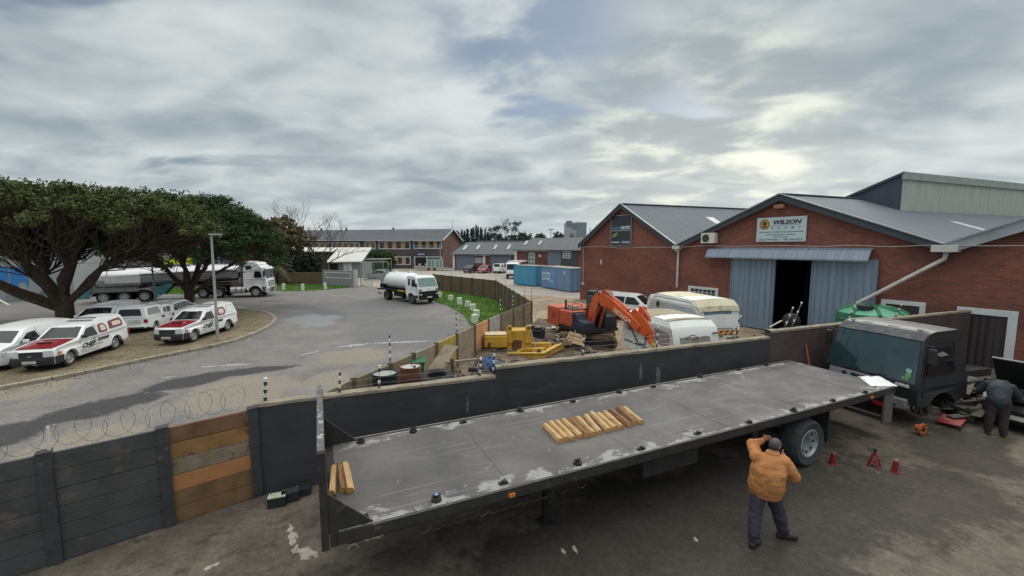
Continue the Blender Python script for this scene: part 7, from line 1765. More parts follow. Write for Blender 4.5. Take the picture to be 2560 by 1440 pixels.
        b.outline(t, 'trim', seam_m, [(-e + .17, H - .36), (-e + .8, H - .12), (e - .9, H - .12), (e - .3, H - .4)], sy, .014)
    for s_ in (-1, 1): wheel(t, .1, s_ * (W / 2 - .14), .31, .18, s_)
    mb = MB(); mb.box(-e + .3, e - .3, -W / 2 + .2, W / 2 - .2, .34, z0 + .02); mb.beam((e, -.5, .42), (e + .9, 0, .42), .08, .08); mb.beam((e, .5, .42), (e + .9, 0, .42), .08, .08); mb.build('chassis', mach, t)
    return t
caravan('front caravan, white with grimy roof and big grey end window, beside the excavator arm', Vector((6.58, 17.6, 0)), R(104.5), 3.9, 2.05, 2.14, 'A')
caravan('rear caravan with cream domed roof and red and yellow chevrons on its end', Vector((9.0, 21.1, 0)), R(104.5), 4.4, 2.25, 2.50, 'B')

# ================================================================ yellow steel frame and scrap
yel = mat('yellow_machine_paint', (196, 154, 54), rough=.55, var=.16, scale=1.8, spots=(140, 102, 44), spot_scale=2.4, spot_th=(.54, .68)); yel_l = mat('pale_yellow_edge', (222, 190, 96), rough=.55, var=.15, scale=3)
rst = mat('rusty_brown', (98, 70, 52), rough=.9, var=.3, scale=3, bump=.4)
yo = Vector((.15, 17.6, .42)); yf = thing('loader_frame', 'yellow steel machine frame with box end and two lugs lying before the fence', 'machine frame', yo, R(4))
X = lambda px_: (px_ - 1287) / 1055.0 * 17.7
mb = MB(); mb.box(X(1207), X(1266), -.25, .45, .30, .86); yb = mb.build('weight_box', yel, yf, bevel=.08)
mb = MB(); mb.box(X(1209), X(1264), -.23, .43, .862, .885); mb.build('lid', mat('pale_lid', (196, 180, 150), rough=.8, var=.2), yb)
mb = MB(); mb.box(X(1206), X(1238), -.33, .3, .02, .28); mb.build('rubber_block', rst, yf, bevel=.03)
mb = MB(); mb.box(X(1216), X(1224), -.262, -.252, .32, .56); mb.build('rust_opening', rst, yb)
# upright plates with lugs
xa, xb = X(1266), X(1326)
front = [(xa - .05, .02), (xb + .03, .02), (xb + .05, .7), (xb - .07, 1.0), (xa + .12, 1.0), (xa - .03, .55)]
mb = MB(); mb.prism(front, -.05, .06); mb.prism([(p[0], p[1]) for p in front], .62, .70); mb.box(xa + .05, xb - .05, .062, .618, .94, .99); mb.build('centre_plate', yel, yf, bevel=.02)
for x in (xa + .02, xb - .20):
    P = [(x - .06, .5), (x + .20, .5), (x + .18, 1.12)] + [(x + .07 + .11 * math.cos(a), 1.14 + .11 * math.sin(a)) for a in [PI * k / 8 for k in range(9)]] + [(x - .04, 1.1)]
    mb = MB(); mb.prism(P, -.16, -.06); lg = mb.build('lug', yel, yf, smooth=30, bevel=.015)
    mb = MB(); mb.cyl((x + .07, -.175, 1.13), (x + .07, -.161, 1.13), .055, n=12); mb.build('lug_hole', rst, lg)
mb = MB(); mb.prism([(xa + .20, .10), (xa + .18, .52), (xa + .32, .60), (xa + .62, .58), (xa + .60, .14)], -.062, -.052); mb.build('rust_opening', rst, yf)
# A-shaped base
pB = [(X(1262), -.5), (X(1352), -.62), (X(1428), 1.25), (X(1416), 1.4), (X(1345), -.3), (X(1266), -.22)]
mb = MB(); mb.prism(pB, -.12, .14, plane='xy'); mb.build('base_beam', yel, yf, bevel=.025)
mb = MB(); mb.beam((X(1264), -.52, .16), (X(1352), -.64, .16), .05, .05); mb.beam((X(1353), -.64, .16), (X(1429), 1.26, .17), .06, .06); mb.build('edge_flange', yel_l, yf)
mb = MB(); mb.beam((X(1300), -.1, .12), (X(1365), .0, .12), .16, .24); mb.beam((X(1290), -.4, .1), (X(1300), -.1, .12), .16, .2); mb.build('cross_beam', yel, yf, bevel=.02)
mb = MB(); mb.beam((X(1330), .65, .16), (X(1385), .62, .16), .18, .30); mb.build('cross_beam', yel, yf, bevel=.02)
mb = MB(); mb.cyl((X(1343), -.5, .15), (X(1343), -.5, .22), .1, n=12); mb.cyl((X(1343), -.5, .22), (X(1343), -.5, .3), .05, n=8); mb.build('kingpin', mach, yf)
mb = MB(); mb.beam((X(1330), .5, .9), (X(1338), .1, .2), .03, .03); mb.build('thin_bar', galv, yf)
def scrap(name, label, cat, loc, rot=0, z=None, group=None): return thing(name, label, cat, loc, rot, group)
# black engine block
t = scrap('engine_block', 'black greasy engine block lying behind the yellow frame', 'engine', Gy(1340, 832, 20.6), R(-12)); t.location.z = .42
mb = MB(); mb.box(-.45, .42, -.3, .3, 0, .52); mb.box(-.6, -.42, -.2, .25, .1, .4); mb.build('block', mach, t, bevel=.05); mb = MB()
mb.cyl((.1, -.1, .52), (.1, -.1, .60), .22, n=14); mb.box(-.4, -.1, -.2, .2, .52, .64); mb.tube([(-.4, -.32, .3), (-.1, -.36, .45), (.3, -.34, .4)], .04, 6); mb.build('cover', black_pl, t, bevel=.015)
mb = MB(); mb.box(-.38, -.2, -.15, .1, .645, .66); mb.box(.0, .2, -.2, .0, .605, .615); mb.build('pale_gasket', mat('alloy_grey', (150, 152, 150), rough=.5, metal=.4), t)
# wooden pallet board propped on the tracks
t = scrap('pallet_board', 'pale wooden board propped against the excavator track', 'board', Gy(1440, 833, 19.6), R(-35)); t.location.z = .62
mb = MB(); mb.M = Matrix.Rotation(R(38), 4, 'X') @ Matrix.Rotation(R(12), 4, 'Y')
for k in range(3): mb.box(-.42, .42, -.32 + k * .22, -.13 + k * .22, 0, .03)
mb.box(-.42, -.34, -.32, .3, .031, .06); mb.box(.34, .42, -.32, .3, .031, .06); mb.build('boards', mat('weathered_plank', (168, 144, 112), rough=.85, var=.2, scale=3, bump=.4), t)
t = scrap('wooden_stick', 'thin pale stick leaning across the end of the yellow frame', 'stick', Gy(1432, 850, 18.8), 0); t.location.z = .5
mb = MB(); mb.beam((-.12, 0, 0), (.14, .1, .68), .04, .03); mb.build('stick', mat('weathered_plank', (168, 144, 112)), t)
# heap of scrap below the excavator
scr = mat('scrap_brown', (96, 82, 68), rough=.9, var=.35, scale=4, bump=.5); scg = mat('scrap_grey', (132, 128, 122), rough=.85, var=.3, scale=4)
def heap(label, px_, py_, Y, spread, n, hgt, mats, seed, sz=.25):
    r_ = random.Random(seed); c_ = Gy(px_, py_, Y); t = thing('scrap_heap', label, 'scrap', (c_.x, c_.y, 0), 0, 'scrap heaps in the plant yard'); zb_ = c_.z - hgt
    for j, m in enumerate(mats):
        mb = MB()
        for k in range(n):
            x, y = r_.gauss(0, spread * .45), r_.gauss(0, .35); f = max(0, 1 - abs(x) / spread); z = max(0, zb_) + r_.random() * hgt * f
            a, e = r_.uniform(0, PI), r_.uniform(-.5, .5); d = Vector((math.cos(a) * math.cos(e), math.sin(a) * math.cos(e), math.sin(e))) * r_.uniform(.3, 1) * sz
            k2 = r_.random(); p = Vector((x, y, z))
            if k2 < .4: mb.beam(p - d, p + d, r_.uniform(.03, .14), r_.uniform(.02, .08))
            elif k2 < .7: mb.cyl(p - d * .6, p + d * .6, r_.uniform(.02, .08), n=8)
            else: mb.beam(p - d * .6, p + d * .6, r_.uniform(.15, .4), .02)
        mb.build('pieces', m, t)
    # a low earthy mound carries the pieces
    mb = MB(); sd_ = seed
    def fn(u, v):
        a = v * 2 * PI; rr = u * spread * 1.15; q = noise.noise(Vector((u * 3 + sd_, v * 6, 1))) * .12 * (1 - u)
        return (rr * math.cos(a), rr * .5 * math.sin(a), (max(.0, zb_) + hgt * .45) * (1 - u * u) + q - .03)
    mb.grid(fn, 8, 24); mb.build('mound', bank_m, t, smooth=60)
    return t
heap('heap of rusty scrap in front of the excavator tracks, beside the pole on the wall', 1470, 868, 17.4, 1.1, 26, .5, [scr, scg, rst], 3)
heap('pile of grey rags and metal between the yellow frame and the excavator', 1402, 838, 19.6, .8, 20, .4, [scg, scr], 5)
heap('dark rubble under the front beam of the yellow frame', 1300, 905, 15.2, 1.5, 24, .3, [scr, mach, scg], 8)
heap('brown engine scrap beside the rear caravan end', 1835, 846, 17.6, .6, 14, .35, [rst, scr, mach], 11, .18)
heap('rusty scrap pile before the open warehouse door', 1930, 830, 19.5, .9, 18, .45, [scr, rst, scg], 13)
heap('dark scrap on the yard wall foot behind the drums', 1180, 925, 11.8, .7, 12, .3, [scr, mach], 17, .2)
t = scrap('tarpaulin', 'grey crumpled sheet with white plastic behind the engine block', 'sheet', Gy(1375, 822, 22.2), 0); t.location.z = .2
def tf(u, v): return (-1.1 + 2.2 * u, -1.0 + 2.0 * v, .22 + .22 * noise.noise(Vector((u * 4, v * 4, 2))) + .06 * noise.noise(Vector((u * 14, v * 14, 4))) - .2 * max(abs(u - .5), abs(v - .5)))
mb = MB(); mb.grid(tf, 26, 26); mb.build('sheet', mat('grey_rag', (124, 114, 108), rough=.95, var=.2, scale=3), t, smooth=60)
mb = MB(); mb.grid(lambda u, v: (-.9 + 1.3 * u, .5 + .6 * v, .30 + .12 * noise.noise(Vector((u * 5, v * 4, 12)))), 16, 8); mb.build('plastic', mat('pale_plastic', (196, 192, 180), rough=.6), t, smooth=60)
# drums, bin, tyre, trestle, blue cloth
rus_d = mat('rusty_drum', (112, 72, 54), rough=.8, var=.25, scale=2.5, spots=(146, 108, 76), spot_scale=3, bump=.3)
def drum(label, px_, py_, ztop, h, r, m, lidm, ridges=2):
    c_ = G(px_, py_, ztop); t = thing('drum', label, 'drum', (c_.x, c_.y, ztop - h), 0, 'drums behind the black wall')
    P = [(0, 0), (r, 0)]
    for k in range(ridges): z = h * (k + 1) / (ridges + 1); P += [(r, z - .03), (r * 1.03, z), (r, z + .03)]
    P += [(r, h - .02), (r * 1.03, h), (r * .97, h), (r * .96, h - .03), (0, h - .03)]
    mb = MB(); mb.lathe(P[:-2], 24); mb.build('shell', m, t, smooth=40); mb = MB(); mb.lathe([(r * .96, h - .03), (0, h - .028)], 24); mb.build('lid', lidm, t, smooth=40)
    return t
drum('black ribbed plastic drum with pale lid behind the black wall', 962, 931, 1.92, 1.0, .30, mat('black_drum', (30, 32, 36), rough=.5, var=.2), mat('wet_lid', (150, 152, 150), rough=.15, var=.3, scale=4), 4)
t = drum('rusty steel drum with white lid standing between the black drum and the green bin', 1026, 914, 1.72, .88, .285, rus_d, mat('white_lid', (176, 176, 178), rough=.5, var=.15, scale=6))
mb = MB(); mb.cyl((.05, -.05, .88), (.05, -.05, .95), .012, n=5); mb.box(.1, .16, -.1, -.05, .86, .9); mb.build('bung', mach, t)
c_ = G(1037, 893, 1.68); t = thing('green_bin', 'dark green wheelie bin with pale base behind the rusty drum', 'bin', (c_.x, c_.y, .5), R(12)); grn = mat('bin_green', (34, 98, 66), rough=.5, var=.15)
mb = MB(); mb.add([(-.2, -.22, 0), (.2, -.22, 0), (.2, .22, 0), (-.2, .22, 0), (-.28, -.3, 1.05), (.28, -.3, 1.05), (.28, .3, 1.05), (-.28, .3, 1.05)], [(0, 3, 2, 1), (4, 5, 6, 7), (0, 1, 5, 4), (1, 2, 6, 5), (2, 3, 7, 6), (3, 0, 4, 7)]); mb.build('body', grn, t, bevel=.02)
mb = MB(); mb.box(-.31, .31, -.33, .33, 1.055, 1.12); mb.build('lid', grn, t, bevel=.03); mb = MB(); mb.box(.22, .27, -.2, .2, .1, .6); mb.build('pale_label', mat('pale_green_plastic', (190, 204, 196), rough=.6), t)
c_ = G(1092, 938, 1.62); t = thing('old_tyre', 'old black truck tyre lying flat behind the black wall', 'tyre', (c_.x, c_.y, 1.42), 0)
mb = MB(); mb.M = Matrix.Rotation(R(5), 4, 'X'); mb.lathe([(.24, .04), (.27, 0), (.40, 0), (.45, .05), (.46, .12), (.45, .19), (.40, .24), (.27, .24), (.24, .20), (.26, .12), (.24, .04)], 28); mb.build('tread', rubber, t, smooth=50)
st = thing('tyre_stack', 'pallet crate under the old tyre, mostly behind the wall', 'crate', (c_.x, c_.y, .45), R(15)); mb = MB()
for z in (0, .3, .6, .86): mb.box(-.42, .42, -.42, .42, z, z + .09)
for x in (-.4, .34):
    for y in (-.4, .34): mb.box(x, x + .06, y, y + .06, .0, .95)
mb.build('slats', scr, st)
c_ = G(1160, 930, 1.2); t = thing('trestle', 'weathered wooden trestle leaning behind the black wall near its first step', 'trestle', (c_.x, c_.y, .5), R(20)); tm_ = mat('weathered_trestle', (134, 122, 104), rough=.9, var=.25, scale=3)
mb = MB(); mb.beam((-.55, 0, 1.05), (.65, .2, 1.0), .12, .05); mb.beam((-.45, 0, 1.05), (-.85, -.2, .3), .05, .09); mb.beam((-.35, 0, 1.05), (-.05, -.25, .3), .05, .09); mb.beam((.5, .2, 1.05), (.15, .1, .3), .05, .09); mb.beam((.55, .2, 1.05), (.95, .1, .3), .05, .09); mb.beam((-.9, .1, .75), (-.2, .8, 1.35), .5, .03); mb.build('beams', tm_, t)
c_ = G(1131, 925, 1.3); t = thing('rusty_post', 'short rusty post beside the old tyre', 'post', (c_.x, c_.y, .5), 0); mb = MB(); mb.cyl((0, 0, 0), (.0, 0, 1.15), .06, n=10); mb.build('post', rst, t, smooth=40)
c_ = G(1222, 902, 1.0); t = thing('blue_tarp', 'bundled blue tarpaulin beside the weight box of the yellow frame', 'tarpaulin', (c_.x, c_.y, .75), 0)
mb = MB()
def bt_(u, v):
    a = u * 2 * PI; ph = v * PI; rr = 1 + .3 * noise.noise(Vector((math.cos(a) * 2, math.sin(a) * 2, v * 4)))
    return (.34 * rr * math.sin(ph) * math.cos(a), .26 * rr * math.sin(ph) * math.sin(a), .25 * rr * math.cos(ph) + .12)
mb.grid(bt_, 20, 12); mb.build('cloth', mat('blue_cloth', (52, 84, 146), rough=.7, var=.2, scale=3), t, smooth=50, weld=True)
# green rainwater tank
c_ = Gy(2178, 800, 17.2); t = thing('water_tank', 'green plastic rainwater tank with domed ribbed top behind the wall', 'water tank', (c_.x, c_.y, 0), 0); tg = mat('tank_green', (34, 104, 72), rough=.4, var=.1, scale=1); tg2 = mat('tank_green_pale', (76, 150, 116), rough=.4, var=.1, scale=1)
rt = 1.18; mb = MB(); mb.lathe([(rt, 0), (rt, 2.20), (rt * .98, 2.26)], 36)
for z in (.5, 1.0, 1.5, 2.0): mb.lathe([(rt, z - .05), (rt + .03, z), (rt, z + .05)], 36)
mb.build('shell', tg, t, smooth=40)
mb = MB(); mb.lathe([(rt * .98, 2.26), (rt * .8, 2.38), (rt * .45, 2.50), (.25, 2.54)], 36); mb.build('dome', tg2, t, smooth=40)
mb = MB()
for k in range(8):
    a = 2 * PI * k / 8 + .3; u = Vector((math.cos(a), math.sin(a), 0)); P = [u * (rt * q) + Vector((0, 0, z)) for q, z in ((.98, 2.27), (.8, 2.40), (.45, 2.52), (.2, 2.55))]; mb.tube(P, .06, 6)
mb.build('rib', tg, t, smooth=50); mb = MB(); mb.cyl((-.55, -.3, 2.40), (-.55, -.3, 2.60), .27, n=18); mb.build('lid', black_pl, t, smooth=40)
# bits by the warehouse door
for px_, py_, w, h, lab in ((1978, 812, .5, .8, 'white pedestal fan like machine inside the open warehouse door'), (2075, 806, .5, .35, 'grey motor casing in front of the right sliding door')):
    c_ = Gy(px_, py_, 21.5 if px_ < 2000 else 19.5); t = thing('machine', lab, 'machine', (c_.x, c_.y, 0), R(-50))
    if px_ < 2000: mb = MB(); mb.box(-.25, .25, -.2, .2, 0, .7); mb.build('base', mat('dull_white', (140, 148, 148)), t, bevel=.03); mb = MB(); mb.ball((0, 0, 1.15), (.42, .3, .42), 14); mb.build('head', mach, t, smooth=60)
    else: mb = MB(); mb.cyl((-.3, 0, .35), (.3, 0, .35), .3, n=18); mb.box(-.4, .4, -.25, .25, 0, .1); mb.build('casing', mat('dusty_motor', (100, 96, 92), rough=.8, var=.2), t, smooth=40)
c_ = Gy(1943, 818, 18.6); t = thing('striped_pole', 'short white pole lying on the scrap before the warehouse door', 'pole', (c_.x, c_.y, c_.z), 0); mb = MB(); mb.cyl((-.35, 0, 0), (.25, .1, .28), .035, n=8); mb.build('pole', pipe_w, t, smooth=40)
# ================================================================ trees
bark = mat('pine_bark', (74, 62, 52), rough=.95, var=.3, scale=4, bump=.8, bscale=10, spots=(100, 90, 78), spot_scale=5)
def leaf_mat(name, rgb, island=.45, sub=.0): return mat(name, rgb, rough=.75, var=.25, scale=.35, island=island, spec=.25)
def leaves(mb, c, r, n, s, r_, flat=1.0, elong=1.8):
    for _ in range(n):
        while True:
            p = Vector((r_.uniform(-1, 1), r_.uniform(-1, 1), r_.uniform(-1, 1)))
            if p.length < 1: break
        p = Vector((c.x + p.x * r, c.y + p.y * r, c.z + p.z * r * flat)); a = r_.uniform(0, 6.28); e = r_.uniform(-.9, 1.2)
        u = Vector((math.cos(a) * math.cos(e), math.sin(a) * math.cos(e), math.sin(e))); w = u.cross(Vector((r_.uniform(-1, 1), r_.uniform(-1, 1), r_.uniform(-1, 1)))).normalized()
        k = s * r_.uniform(.6, 1.4); mb.add([p - w * k * .5, p + u * k * elong * .5, p + w * k * .5, p - u * k * elong * .5], [(0, 1, 2, 3)])
def branch(mb, a, b, r0, r1, r_, sag=.0, k=5, wob=.06, n=5):
    L_ = (b - a).length; pts = []
    for i in range(k + 1):
        t = i / k; p = a.lerp(b, t) + Vector((r_.uniform(-1, 1), r_.uniform(-1, 1), r_.uniform(-1, 1))) * wob * L_ * math.sin(PI * t) + Vector((0, 0, -sag * L_ * math.sin(PI * t)))
        pts.append(p)
    mb.tube(pts, [r0 + (r1 - r0) * i / k for i in range(k + 1)], n); return pts
def umbrella_pine(label, base, forks, cen, rx, ry, zb, hgt, thick, nclump, seed, lm, lean=0.0, twigs=170, tr=.5, ls=.17, per=34):
    r_ = random.Random(seed); t = thing('pine_tree', label, 'tree', base, 0); o = Vector(base)
    mb = MB(); top = Vector((0.05, 0, 2.0))
    mb.tube([(0, 0, -.1), (0, 0, .3), (.02, 0, 1.0), top], [tr * 1.35, tr * 1.05, tr, tr * .95], 12)
    limbs = []
    C = Vector((cen[0] - o.x, cen[1] - o.y, 0))
    for (ax, ay, az, r0) in forks:
        e = Vector((ax, ay, az)); s = Vector((ax * .04, ay * .04, 1.3 + r_.uniform(-.2, .5)))
        limbs.append((branch(mb, s, e, r0 * .8, r0 * .3, r_, -.04, 7, .03, 8), r0 * .8))
    def dome(u, v, d):   # u radius 0..1, v angle, d depth under the surface
        x = C.x + rx * u * math.cos(v); y = C.y + ry * u * math.sin(v)
        lump = .85 * noise.noise(Vector((x * .45, y * .45, seed))) + .40 * noise.noise(Vector((x * 1.3, y * 1.3, seed + 4)))
        z = zb + hgt * math.sqrt(max(0, 1 - u ** 2.2)) + lump - lean * (x - C.x) / rx - d
        return Vector((x, y, z))
    for _ in range(twigs):
        e = dome(math.sqrt(r_.random()) * .97, r_.uniform(0, 2 * PI), r_.uniform(.4, 1.2) * thick * .8)
        best = min(limbs, key=lambda L_: min((p - e).length for p in L_[0][3:]) + r_.uniform(0, 1.0)); q = best[0][r_.choice((3, 4, 5, 6, 7))]
        m_ = branch(mb, q, e, best[1] * r_.uniform(.12, .30), .015, r_, r_.uniform(-.02, .12), 5, .07, 4)
        for _k in range(3):
            s = m_[r_.choice((2, 3, 4))]; e2 = e + Vector((r_.uniform(-1, 1), r_.uniform(-1, 1), r_.uniform(-.3, .5))) * 1.0
            branch(mb, s, e2, .025, .010, r_, 0, 3, .08, 3)
    mb.build('trunk', bark, t, smooth=50)
    mb = MB()
    for _ in range(nclump):
        u = math.sqrt(r_.random()); v = r_.uniform(0, 2 * PI); c = dome(u, v, r_.random() ** 1.6 * thick * (1.0 if u < .85 else .7))
        gq = noise.noise(Vector((c.x * .75, c.y * .75, c.z * .5 + seed)))
        if gq > .16: continue
        c.z -= max(0, gq + .1) * 1.2
        rr = r_.uniform(.28, .62); leaves(mb, c, rr, int(per * rr / .45), ls, r_, .55)
    for _ in range(int(nclump * .25)):      # sprigs on the outline
        c = dome(math.sqrt(r_.random()), r_.uniform(0, 2 * PI), -r_.uniform(.0, .35)); leaves(mb, c, .22, 12, ls * .9, r_, .8)
    mb.build('crown', lm, t, recalc=False); return t
pine_a = leaf_mat('pine_foliage_olive', (82, 90, 52), .3); pine_b = leaf_mat('pine_foliage_dark', (58, 78, 44), .35)
b1 = G(166, 822)
umbrella_pine('large umbrella pine with spreading bare limbs at far left, behind the white vans', (b1.x, b1.y, 0.05),
    [(-6.5, -1.5, 4.6, .26), (-3.6, 1.5, 5.6, .30), (-1.6, -1.8, 6.0, .28), (.3, 1.2, 6.2, .30), (1.8, -1.2, 6.0, .28), (4.2, .8, 5.2, .26), (3.2, 2.6, 5.6, .22), (-4.8, -3.0, 3.6, .20), (0.2, -3.2, 5.8, .22)],
    (b1.x - .6, b1.y + .6), 9.2, 6.8, 6.2, 2.1, 1.25, 1450, 21, pine_a, lean=.2, twigs=620, tr=.42, per=88, ls=.088)
b2 = G(476, 778)
umbrella_pine('dense dark umbrella pine behind the street lamp and the red bonneted pickup', (b2.x, b2.y, 0.05),
    [(-3.2, -.6, 5.0, .24), (-1.2, 1.2, 5.6, .26), (.3, -1.0, 5.6, .24), (1.4, .8, 5.8, .28), (3.2, -.4, 5.0, .24), (-1.8, -1.8, 4.8, .18), (4.4, 1.0, 4.4, .18)],
    (b2.x + .2, b2.y - .6), 7.0, 5.6, 4.9, 3.7, 2.0, 2000, 33, pine_b, lean=.45, twigs=320, tr=.34, per=88, ls=.088)
def bush_tree(name, label, cat, c, r, h0, n, lm, seed, ls=.3, per=26, rough=.35, group=None, trunk=True):
    r_ = random.Random(seed); t = thing(name, label, cat, (c[0], c[1], 0), 0, group)
    if trunk:
        mb = MB(); mb.tube([(0, 0, 0), (0.05, 0, h0 + r[2] * .6)], [max(.1, r[0] * .06), .05], 6); mb.build('trunk', bark, t)
    mb = MB()
    for _ in range(n):
        while True:
            p = Vector((r_.uniform(-1, 1), r_.uniform(-1, 1), r_.uniform(-1, 1)))
            if .35 < p.length < 1: break
        k = 1 + rough * noise.noise(p * 2.2 + Vector((seed, 0, 0))); q = Vector((p.x * r[0] * k, p.y * r[1] * k, h0 + r[2] + p.z * r[2] * k))
        leaves(mb, q, ls * 1.6, per, ls, r_, .8, 1.4)
    mb.build('crown', lm, t, recalc=False); return t
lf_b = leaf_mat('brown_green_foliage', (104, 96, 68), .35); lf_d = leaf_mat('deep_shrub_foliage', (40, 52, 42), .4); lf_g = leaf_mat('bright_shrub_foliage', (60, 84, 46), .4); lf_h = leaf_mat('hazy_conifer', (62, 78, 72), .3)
p = Gy(705, 615, 60); bush_tree('broadleaf_tree', 'brownish rounded tree top right of the dark umbrella pine', 'tree', (p.x - 1, p.y), (4.6, 4, 3.2), 3.0, 320, lf_b, 41, .26)
p = Gy(758, 660, 58); bush_tree('shrub', 'dark bluish shrub behind the brown boundary wall beside the bare tree', 'shrub', (p.x, p.y), (2.6, 2, 1.7), .5, 200, lf_d, 43, .2)
p = Gy(700, 665, 56.5); bush_tree('shrub', 'shadowy green shrub mass between the pine and the dark bluish shrub', 'shrub', (p.x, p.y), (3.2, 2, 2.1), .2, 220, lf_d, 44, .2)
p = Gy(950, 655, 80); bush_tree('shrub', 'green bush growing before the wall of the brick office', 'shrub', (p.x, p.y), (3.2, 2.5, 2.1), .0, 220, lf_g, 45, .28)
r_ = random.Random(5)
p = Gy(1182, 590, 125); t = thing('conifer_clump', 'dark spiky conifer clump rising behind the office gable', 'tree', (p.x, p.y, 0)); mb = MB(); mt_ = MB()
for k in range(16):
    x = -5.2 + k * .68 + r_.uniform(-.2, .2); H_ = 8.2 + 2.6 * math.sin(PI * min(1, max(0, (x + 6) / 11.5))) + r_.uniform(-.7, .7); y = r_.uniform(-1.5, 1.5); mt_.tube([(x, y, 0), (x, y, H_ * .9)], [.2, .05], 5)
    for z in range(22): zz = H_ * (.15 + .85 * z / 22); leaves(mb, Vector((x, y, zz)), max(.15, 1.25 * (1 - (z / 22) ** 1.5)), 16, .38, r_, .8, 1.5)
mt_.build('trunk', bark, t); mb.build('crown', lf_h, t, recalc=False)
def bare_tree(name, label, base, segs, seed, depth, r0, m, spread=.55, leafm=None, ls=.2):
    r_ = random.Random(seed); t = thing(name, label, 'tree', base, 0); mb = MB(); lb = MB()
    def rec(p, d, L_, r, k):
        q = p + d * L_; branch(mb, p, q, r, r * .62, r_, 0, 3, .06, 5 if k > 2 else 3)
        if k == 0:
            if leafm: leaves(lb, q, .55, 12, ls, r_)
            return
        for _ in range(2 if k < 3 else r_.choice((2, 3))):
            nd = (d + Vector((r_.uniform(-1, 1), r_.uniform(-1, 1), r_.uniform(-.35, .75))) * spread).normalized(); rec(q, nd, L_ * r_.uniform(.62, .85), r * .62, k - 1)
    for d, L_ in segs: rec(Vector((0, 0, 0)) if d.z > .4 or True else 0, d.normalized(), L_, r0, depth)
    mb.build('trunk', m, t, smooth=50)
    if leafm: mb2 = lb.build('crown', leafm, t, recalc=False)
    return t
bkb = mat('grey_twig_bark', (86, 76, 66), rough=.9, var=.2)
p = Gy(782, 700, 60); bare_tree('bare_tree', 'leafless tree leaning right before the white roofed shed', (p.x, p.y, 0), [(Vector((.75, 0, .85)), 3.0), (Vector((.15, .1, 1)), 2.6), (Vector((-.3, .2, .9)), 2.4)], 12, 6, .17, bkb, .62)
p = Gy(735, 700, 63); bare_tree('bare_tree', 'twiggy leafless tree behind the brown rounded tree', (p.x, p.y, 0), [(Vector((.1, 0, 1)), 3.2), (Vector((.5, .1, .9)), 2.6)], 15, 6, .13, bkb, .6)
p = Gy(1268, 640, 135); bare_tree('spreading_tree', 'far thin spreading tree on the skyline behind the workshops', (p.x, p.y, 0), [(Vector((.1, 0, 1)), 3.9), (Vector((-.4, 0, .9)), 3.6), (Vector((.5, 0, .8)), 3.4)], 9, 5, .18, bkb, .55, lf_h, .2)
for k, (px_, w, h) in enumerate(((1310, 4.0, 1.0), (1350, 2.5, .8), (1397, 2.2, 1.0), (1240, 5, .9), (1290, 6, .7))):
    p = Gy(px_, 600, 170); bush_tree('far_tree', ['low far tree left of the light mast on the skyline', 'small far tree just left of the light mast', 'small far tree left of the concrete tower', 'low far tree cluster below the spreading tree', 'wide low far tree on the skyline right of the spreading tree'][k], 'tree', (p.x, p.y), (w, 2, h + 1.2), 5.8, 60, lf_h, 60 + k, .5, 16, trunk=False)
def palm(label, base, h, n, L_, seed, m, s=1.0):
    r_ = random.Random(seed); t = thing('palm_tree', label, 'palm tree', base, 0); mb = MB(); mb.tube([(0, 0, 0), (.1, 0, h * .5), (0, 0, h)], [.26 * s, .2 * s, .2 * s], 8); mb.build('trunk', bark, t, smooth=50); mb = MB()
    for k in range(n):
        a = 2 * PI * k / n + r_.uniform(-.2, .2); e = r_.uniform(-.3, 1.2); P = []
        for i in range(7):
            u = i / 6; P.append(Vector((math.cos(a) * math.cos(e) * L_ * u, math.sin(a) * math.cos(e) * L_ * u, h + math.sin(e) * L_ * u - .55 * L_ * u * u)))
        for i in range(6):
            d = (P[i + 1] - P[i]); sd = d.cross(Vector((0, 0, 1))).normalized()
            for q in range(4):
                p0 = P[i].lerp(P[i + 1], q / 4); w = L_ * .30 * math.sin(PI * min(1, (i + q / 4 + .8) / 7.2))
                for sg in (-1, 1): e0 = p0 + sd * sg * w + d.normalized() * w * .6 + Vector((0, 0, -.25 * w)); mb.add([p0, p0 + d * .12, e0], [(0, 1, 2)])
    mb.build('crown', m, t, recalc=False); return t
pmat_ = leaf_mat('palm_frond', (66, 84, 56), .3)
p = Gy(607, 540, 46); palm('tall palm tree rising above the right shoulder of the dark pine', (p.x, p.y, 0), p.z, 26, 1.7, 3, pmat_)
p = Gy(1430, 583, 200); palm('distant palm in front of the concrete tower', (p.x, p.y, 0), p.z - 1, 18, 3.4, 4, lf_h, 1.5)
p = Gy(700, 690, 54); palm('low palm with drooping brown fronds hanging over the boundary wall', (p.x - .6, p.y, 0), 2.6, 26, 2.8, 6, leaf_mat('dry_palm_frond', (96, 92, 66), .3))
